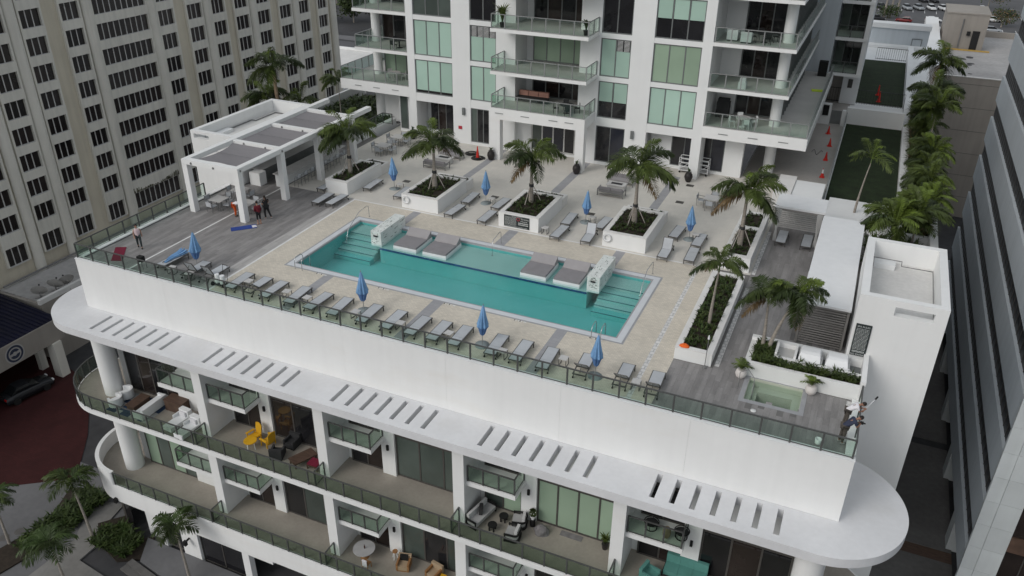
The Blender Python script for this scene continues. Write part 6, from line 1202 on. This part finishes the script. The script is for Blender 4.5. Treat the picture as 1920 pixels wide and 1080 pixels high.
cush('bench', (-26.75, 30.95, ZA), R(0), 'low bench with a dark red cushion beside the pier', [('seat', (-.42, .42, -.35, .35, .25, .33), 'wood_dark'), ('cushion', (-.36, .36, -.3, .3, .331, .45), 'mat_red'), ('leg', (-.4, -.33, -.33, -.26, 0, .249), 'wood_dark'), ('leg', (.33, .4, -.33, -.26, 0, .249), 'wood_dark')], 'bench')
def curved_seat(loc, rz, lab, L, cat, name, group=None):
    t = thing(name, loc, lab, cat, group, rz)
    pts = [(-L/2, -.45), (-L/2, .1)]+arc(-L/2+.3, .1, .3, 180, 90, 6)+arc(L/2-.3, .1, .3, 90, 0, 6)+[(L/2, -.45)]; inn = [(-L/2+.08, -.45), (-L/2+.08, .1)]+arc(-L/2+.3, .1, .22, 180, 90, 6)+arc(L/2-.3, .1, .22, 90, 0, 6)+[(L/2-.08, -.45)]
    lobj('frame', MB().prism(pts+inn[::-1], .05, .2, 'black_matte', True), t); lobj('frame', MB().prism(pts+inn[::-1], .5, .6, 'black_matte', True), t)
    lobj('seat_cushion', MB().prism([(-L/2+.09, -.45), (-L/2+.09, .1)]+arc(-L/2+.3, .1, .21, 180, 90, 6)+arc(L/2-.3, .1, .21, 90, 0, 6)+[(L/2-.09, -.45)], .21, .44, 'rug_pale'), t); lobj('back_cushion', MB().box(-L/2+.15, L/2-.15, .12, .28, .441, .8, 'curtain'), t)
    for sx in (-1, 1): lobj('leg', MB().box(sx*(L/2-.05)-.03, sx*(L/2-.05)+.03, -.44, -.38, 0, .6, 'black_matte'), t)
    return t
curved_seat((-15.55, 31.3, ZA), R(78), 'grey curved sofa with black frame on third bay balcony', 2.0, 'sofa', 'curved_sofa'); curved_seat((-13.2, 31.75, ZA), R(-75), 'pale curved armchair with black frame, farther from the rail', .95, 'armchair', 'curved_armchair', 'curved armchairs'); curved_seat((-13.15, 30.7, ZA), R(-85), 'pale curved armchair with black frame, nearer the rail', .95, 'armchair', 'curved_armchair', 'curved armchairs')
cush('throw_pillow', (-15.5, 31.35, ZA+.46), R(20), 'black pillow on the grey curved sofa', [('pillow', (-.1, .1, -.3, .3, 0, .38), 'charcoal')], 'pillow')
for x, y, l in ((-14.5, 30.75, 'nearer the rail'), (-14.2, 31.65, 'nearer the doors')):
    t = thing('round_stool', (x, y, ZA), 'black round stool table before the curved sofa, '+l, 'stool', 'black round stools'); lobj('top', MB().lathe([(.27, .36), (.27, .42)], (0, 0, 0), 18, 'black_matte'), t)
    for i in range(4): lobj('leg', MB().box(.18*math.cos(i*1.57+.8)-.04, .18*math.cos(i*1.57+.8)+.04, .18*math.sin(i*1.57+.8)-.04, .18*math.sin(i*1.57+.8)+.04, 0, .359, 'black_matte'), t)
t = thing('topiary', (-12.55, 32.0, ZA), 'topiary ball with white flowers in a pot on a black stand', 'potted plant'); lobj('stand', MB().lathe([(.16, 0), (.16, .5)], (0, 0, 0), 14, 'black_matte'), t); lobj('pot', MB().lathe([(.1, .5), (.17, .75)], (0, 0, 0), 14, 'fibre_white'), t)
bl = MB(); rg = random.Random(3); bl.ell((0, 0, .98), .2, .2, .2, 10, 8, 'leaf3')
for i in range(260):
    a, b = rg.uniform(0, 6.28), rg.uniform(-1.4, 1.5); d = Vector((math.cos(a)*math.cos(b), math.sin(a)*math.cos(b), math.sin(b))); p = Vector((0, 0, .98))+d*.2; s_ = d.orthogonal().normalized()*.03; bl.raw([p-s_, p+s_, p+d*.07+s_.cross(d)*.6], [(0, 1, 2)], 'leaf' if i % 3 else 'leaf_low')
lobj('ball', bl, t); fl_ = MB()
for i in range(7): a = i*.9; fl_.ell((.17*math.cos(a), .17*math.sin(a)-.03, 1.08+.07*math.sin(i*2)), .03, .03, .03, 6, 5, 'fibre_white')
lobj('flowers', fl_, t)
t = thing('blanket_bag', (-11.9, 31.7, ZA), 'crumpled grey cloth bag by the sliding door', 'bag'); rg = random.Random(6); lobj('bag', MB().loft([[(r_*(1+.22*rg.uniform(-1, 1))*math.cos(i*.45), r_*.85*(1+.22*rg.uniform(-1, 1))*math.sin(i*.45), z) for i in range(14)] for r_, z in ((.42, 0), (.44, .15), (.38, .32), (.26, .45), (.12, .5))], 'grey_bag', False), t)
tag(wobj('door_mat', MB().box(-10.9, -9.6, 31.95, 32.35, ZA+.003, ZA+.018, 'grey_bag')), 'grey ribbed door mat before the green blinds', 'mat')
t = thing('corner_plant', (-8.25, 32.05, ZA), 'green plant at the right end of the green blinds', 'potted plant'); lobj('pot', MB().lathe([(.14, 0), (.2, .35)], (0, 0, 0), 12, 'pot_black'), t); mb = MB(); tuft(mb, 0, 0, .35, .8, 40, 'leaf2', random.Random(2), .05, .45); lobj('leaves', mb, t)
cush('sofa', (-3.75, 32.0, ZA), R(0), 'teal three seat sofa on the fourth bay balcony', [('seat', (-1.1, -.37, -.5, .2, .15, .45), 'teal_cloth'), ('seat', (-.36, .36, -.5, .2, .15, .45), 'teal_cloth'), ('seat', (.37, 1.1, -.5, .2, .15, .45), 'teal_cloth'), ('back_cushion', (-1.1, -.37, .2, .4, .2, 1.0), 'teal_cloth'), ('back_cushion', (-.36, .36, .2, .4, .2, 1.0), 'teal_cloth'), ('back_cushion', (.37, 1.1, .2, .4, .2, 1.0), 'teal_cloth'), ('frame', (-1.18, 1.18, -.55, .45, .05, .149), 'charcoal')], 'sofa')
armchair((-5.4, 31.0, ZA), R(75), 'teal armchair on fourth bay balcony facing the teal sofa', 'teal_cloth', 'charcoal', .8)
t = thing('egg_lamp', (-4.9, 31.3, ZA+2.9), 'cream egg shaped lamp on the fourth bay mezzanine', 'lamp'); lobj('egg', MB().ell((0, 0, .42), .22, .22, .4, 14, 10, 'cushion_tan'), t)
for x, l in ((-5.8, 'left of the egg lamp'), (-4.2, 'right of the egg lamp')):
    t = thing('wire_chair', (x, 31.7, ZA+2.9), 'dark round wire chair on the mezzanine '+l, 'chair', 'wire chairs'); lobj('hoop', MB().tube([(.38*math.cos(i*.4), .38*math.sin(i*.4), .45) for i in range(17)], .03, 6, 'black_matte'), t); lobj('base_ring', MB().tube([(.3*math.cos(i*.4), .3*math.sin(i*.4), .03) for i in range(17)], .03, 6, 'black_matte'), t); lobj('seat', MB().lathe([(.36, .38), (.3, .42)], (0, 0, 0), 16, 'charcoal'), t)
    for i in range(4): lobj('leg', MB().bar((.3*math.cos(i*1.57), .3*math.sin(i*1.57), .03), (.36*math.cos(i*1.57), .36*math.sin(i*1.57), .45), .025, .025, 'black_matte'), t)
# lower level
t = thing('round_table', (-23.9, 31.2, ZB), 'round pale dining table on the lower balcony', 'table'); lobj('top', MB().lathe([(.72, .71), (.72, .76)], (0, 0, 0), 28, 'rug_pale'), t); lobj('pedestal', MB().lathe([(.3, 0), (.08, .1), (.08, .71)], (0, 0, 0), 14, 'wood'), t)
t = thing('wine_bottle', (-23.85, 31.2, ZB+.76), 'dark wine bottle on the round pale table', 'bottle'); lobj('glass', MB().lathe([(.045, 0), (.045, .2), (.016, .26), (.016, .34)], (0, 0, 0), 12, 'bottle'), t)
cush('wooden_chair', (-23.25, 30.45, ZB), R(180), 'wooden chair with a striped towel tucked at the round table', [('seat', (-.22, .22, -.22, .22, .42, .46), 'wood'), ('backrest', (-.22, .22, .2, .24, .46, .85), 'wood'), ('leg', (-.22, -.18, -.22, -.18, 0, .419), 'wood'), ('leg', (.18, .22, -.22, -.18, 0, .419), 'wood'), ('leg', (-.22, -.18, .18, .22, 0, .419), 'wood'), ('leg', (.18, .22, .18, .22, 0, .419), 'wood')], 'chair')
tag(wobj('towel', MB().box(-23.4, -23.05, 30.17, 30.25, ZB+.4, ZB+.9, 'cloth_white')), 'white towel hanging over the wooden chair back', 'towel')
t = thing('round_stool', (-22.0, 31.9, ZB), 'wooden stool with white legs by the lower wall strip', 'stool'); lobj('seat', MB().lathe([(.18, .6), (.18, .66)], (0, 0, 0), 16, 'wood'), t)
for i in range(4): lobj('leg', MB().bar((.1*math.cos(i*1.57), .1*math.sin(i*1.57), .6), (.2*math.cos(i*1.57), .2*math.sin(i*1.57), 0), .035, .035, 'fibre_white'), t)
for x, y, rz, l in ((-21.1, 31.45, 15, 'with a black pillow'), (-19.0, 31.6, -10, 'near the lower pier')):
    t = armchair((x, y, ZB), R(rz), 'tan cushioned wooden armchair on the lower balcony '+l, 'cushion_tan', 'wood', .85, 'tan armchairs')
    for ch in t.children:
        if ch.name.startswith('arm'): ch.data.materials[0] = M['wood']
cush('throw_pillow', (-21.2, 31.7, ZB+.43), R(15), 'black pillow on the tan armchair', [('pillow', (-.26, .26, -.08, .08, 0, .42), 'black_matte')], 'pillow')
cush('side_cube', (-18.3, 31.5, ZB), R(0), 'small orange side table by the tan armchair', [('body', (-.18, .18, -.18, .18, 0, .4), 'yellow'), ('top', (-.2, .2, -.2, .2, .401, .43), 'yellow')], 'side table')
# tower balconies
def tset(x, y, z, lab, m, mt='table_top', n=4):
    t = thing('balcony_table', (x, y, z), 'dining table '+lab, 'table', 'tower balcony tables'); lobj('top', MB().lathe([(.62, .7), (.62, .74)], (0, 0, 0), 20, mt), t); lobj('pedestal', MB().lathe([(.3, 0), (.06, .08), (.06, .7)], (0, 0, 0), 12, m), t)
    for i in range(n):
        a = i*6.283/n+.4; c = thing('balcony_chair', (x+.85*math.cos(a), y+.85*math.sin(a), z), f'{["left", "far", "right", "near"][i % 4] if n == 4 else ["first", "second", "third"][i]} chair at the dining table {lab}', 'chair', 'tower balcony chairs', a+R(90)); lobj('seat', MB().box(-.22, .22, -.2, .2, .42, .46, m), c); lobj('backrest', MB().box(-.22, .22, -.24, -.21, .5, .85, m), c)
        for sx in (-1, 1): lobj('leg', MB().bar((.2*sx, -.22, 0), (.2*sx, -.22, .85), .035, .035, m), c); lobj('leg', MB().bar((.2*sx, .18, 0), (.2*sx, .18, .42), .035, .035, m), c)
tset(-8.6, 64.7, 4.5, 'on the lowest right tower balcony', 'fibre_white'); tset(-40.6, 65.0, 4.5, 'on the lowest left tower balcony', 'louver_pale', 'table_top', 3); tset(-8.0, 65.2, 10.97, 'on the third right tower balcony', 'dark_paint', 'dark_paint'); tset(-39.8, 64.9, 7.56, 'on the second left tower balcony', 'charcoal', 'charcoal', 3)
tset(-22.4, 62.0, 4.51, 'on the balcony over the porch', 'charcoal', 'charcoal', 4)
cush('balcony_sofa', (-26.2, 63.9, 4.51), R(0), 'sofa with rose cushions on the balcony over the porch', [('seat', (-1.4, 1.4, -.45, .25, .1, .42), 'charcoal'), ('back_cushion', (-1.35, -.5, .2, .42, .43, .85), 'rose_cloth'), ('back_cushion', (-.45, .42, .2, .42, .43, .85), 'rose_cloth'), ('back_cushion', (.47, 1.35, .2, .42, .43, .85), 'rose_cloth')], 'sofa')
for x, y, z, l in ((-10.3, 65.0, 10.97, 'left of the two on third right tower balcony'), (-9.2, 64.6, 10.97, 'right of the two on third right tower balcony')): armchair((x, y, z), R(180), 'white cushioned lounge chair, '+l, 'cloth_white', 'charcoal', .8, 'white lounge chairs')
cush('ottoman', (-9.0, 64.4, 7.56), R(0), 'white lumpy ottoman on the second right tower balcony', [('base', (-.3, .3, -.3, .3, 0, .5), 'cloth_white'), ('top', (-.22, .22, -.22, .22, .501, .8), 'cloth_white')], 'ottoman')
cush('grill_cover', (-10.6, 66.8, 4.5), R(0), 'tall dark covered grill on the lowest right tower balcony', [('cover', (-.5, .5, -.35, .35, 0, 1.25), 'charcoal'), ('hood', (-.45, .45, -.28, .28, 1.251, 1.5), 'charcoal')], 'grill')
for x, z, l in ((-28.0, 10.97, 'left end of the third centre balcony'), (-20.9, 10.97, 'right end of the third centre balcony')):
    t = thing('balcony_plant', (x, 61.5, z), 'tall green potted plant at the '+l, 'potted plant', 'tower balcony plants'); lobj('pot', MB().lathe([(.16, 0), (.22, .4)], (0, 0, 0), 12, 'pot_black'), t); mb = MB(); rg = random.Random(int(z)+int(x)); tuft(mb, 0, 0, .4, 1.7 if x < -25 else 1.0, 60, 'leaf2' if x < -25 else 'leaf_low', rg, .07, .5); lobj('leaves', mb, t)
cush('towel_paper', (-4.3, 78.5, 4.51), R(10), 'lime yellow towel lying on the lowest right balcony', [('cloth', (-.5, .5, -.35, .35, 0, .05), 'lime')], 'towel')

# ================================================================ cars
def car(loc, rz, lab, m, suv=True):
    t = thing('parked_car', loc, lab, 'car', 'cars in view', rz)   # faces +x
    h = .12 if suv else 0
    def sec(x, w, z0, z1): return [(x, -w, z0), (x, -w*1.0, z0+(z1-z0)*.6), (x, -w*.86, z1), (x, w*.86, z1), (x, w, z0+(z1-z0)*.6), (x, w, z0)]
    lobj('body', MB().loft([sec(*a) for a in ((-2.25, .78, .45, .8+h), (-2.15, .88, .32, .95+h), (-1.2, .92, .28, 1.0+h), (.7, .92, .28, .98+h), (1.6, .9, .3, .88+h), (2.15, .82, .35, .75+h), (2.28, .7, .45, .65+h))], m, True), t)
    ro = 1.5+h*1.5
    lobj('cabin', MB().loft([sec(*a) for a in ((-2.0 if suv else -1.7, .74, .95+h, 1.0+h), (-1.55 if suv else -1.1, .72, .95+h, ro), (.0, .72, .95+h, ro), (.95, .74, .95+h, 1.0+h))], 'car_glass', False), t)
    lobj('roof', MB().loft([[(x, -.62*k, ro), (x, .62*k, ro), (x, .62*k, ro+.03), (x, -.62*k, ro+.03)] for x, k in ((-1.6 if suv else -1.1, .95), (-.8, 1), (.05, .96))], m, False), t)
    for x in (-1.4, 1.4):
        for s_ in (-1, 1): lobj('wheel', MB().loft([[(x+.34*math.cos(2*math.pi*i/14), s_*.84+dy, .34+.34*math.sin(2*math.pi*i/14)) for i in range(14)] for dy in (-.11, .11)], 'rubber'), t)
    for s_ in (-1, 1): lobj('headlight', MB().box(2.12, 2.27, s_*.6-.16, s_*.6+.16, .66, .78, 'fibre_white'), t); lobj('tail_light', MB().box(-2.27, -2.18, s_*.62-.14, s_*.62+.14, .72, .9, 'tail_red'), t)
    return t
lots = [(5.8, 302, 'car_silver', 'silver car, first of the pale row in the far lot'), (9.2, 303.5, 'car_silver', 'silver car, second of the pale row in the far lot'), (13.0, 305, 'car_white', 'white car, third of the pale row in the far lot'), (16.5, 306, 'car_white', 'white car, fourth of the pale row in the far lot'), (20.2, 307, 'car_white', 'white large car, fifth of the pale row in far lot'), (24.0, 308, 'car_dark', 'black car in the pale row of the far lot'), (28.0, 309, 'car_white', 'white car at right end of the pale row'), (-1.8, 300, 'car_dark', 'dark car at left end of far lot upper row'), (10.6, 321, 'car_dark', 'dark car behind the pale row, left'), (14.0, 322, 'car_dark', 'dark car behind the pale row, right'), (36, 306, 'car_dark', 'dark car alone at far right of the lot')]
for x, y, m_, l in lots: car((x, y, GZ), R(-65+rnd.uniform(-6, 6)), l, m_)
car((13.3, 282, GZ), R(20), 'white car driving out in the middle of far lot', 'car_white'); car((5.2, 278, GZ), R(170), 'dark red car parked near the tall palm trunks', 'car_red'); car((-2.2, 278, GZ), R(0), 'black car partly hidden beside the tower', 'car_dark'); car((28.6, 273, GZ), R(5), 'silver car peeping over the garage wall', 'car_silver'); car((30, 291, GZ), R(10), 'white car beside the yellow bush behind garage', 'car_white')
car((-66.6, 38.9, GZ), R(80), 'black glossy car under the entrance canopy at left', 'car_dark', False); car((-96, 150, GZ), R(-50), 'white vehicle behind the low white shop', 'car_white')
# ================================================================ far trees
def leafy(x, y, z, h, rad, lab, seed, n=900, mats=('hedge_far', 'leaf_low', 'leaf_shrub'), grp='far trees', ls=.55, trunk_h=.35):
    rg = random.Random(seed); t = thing('broadleaf_tree', (x, y, z), lab, 'tree', grp); lobj('trunk', MB().tube([(0, 0, 0), (.1, 0, h*trunk_h), (.2, .1, h*.7)], [.22, .16, .06], 8, 'trunk'), t); mb = MB(); cl = [(rg.uniform(-.6, .6)*rad, rg.uniform(-.6, .6)*rad, h*rg.uniform(.5, .9), rad*rg.uniform(.35, .6)) for _ in range(9)]
    for i in range(n):
        c = rg.choice(cl); d = Vector((rg.gauss(0, 1), rg.gauss(0, 1), rg.gauss(0, 1))).normalized()*c[3]*rg.uniform(.5, 1.05); p = Vector(c[:3])+d; a = Vector((rg.gauss(0, 1), rg.gauss(0, 1), rg.gauss(0, .6))).normalized(); b = a.orthogonal().normalized(); s_ = ls*rg.uniform(.5, 1.2); mb.raw([p-a*s_*.5, p+b*s_*.3, p+a*s_*.5, p-b*s_*.3], [(0, 1, 2, 3)], rg.choice(mats))
    lobj('crown', mb, t); return t
for i, (x, y, h, r_) in enumerate(((-150, 200, 9, 6), (-140, 204, 8, 5.5), (-131, 206, 9, 6), (-122, 203, 8, 5.5), (-161, 226, 10, 7), (-145, 228, 11, 7), (-130, 232, 10, 7), (-114, 205, 8, 5))): leafy(x, y, GZ, h, r_, f'dark street tree beyond the hotel corner, {ORD[i]} from its left' if i < 4 else f'dark tree in the rear rank past the road, {ORD[i-4]} in line', 100+i, 1100, ls=.9)
for i, (x, y, h, r_, l) in enumerate(((-100, 160, 2.5, 3, 'low dark bush beside the low white shop'), (0.5, 283, 3, 4, 'dark bush between cars at left of far lot'), (31.5, 283, 4.5, 4, 'olive bush behind the garage stair house'), (30, 318, 7, 6, 'bare brownish tree at the top right'))): leafy(x, y, GZ, h, r_, l, 120+i, 700, ('leaf_shrub', 'leaf_old', 'hedge_far') if i > 1 else ('hedge_far', 'leaf_low'), ls=.6)
for i, x in enumerate((-.5, 1.2, 3.0)): palm(x, 283+i*2, GZ, GZ+16+i, 'tall thin palm over the far lot, '+['left', 'middle', 'right'][i]+' of three', 130+i, 2.0, False, 'flat', (.3, 0), 'tall palms over the far lot', r0=.3, nf=12)
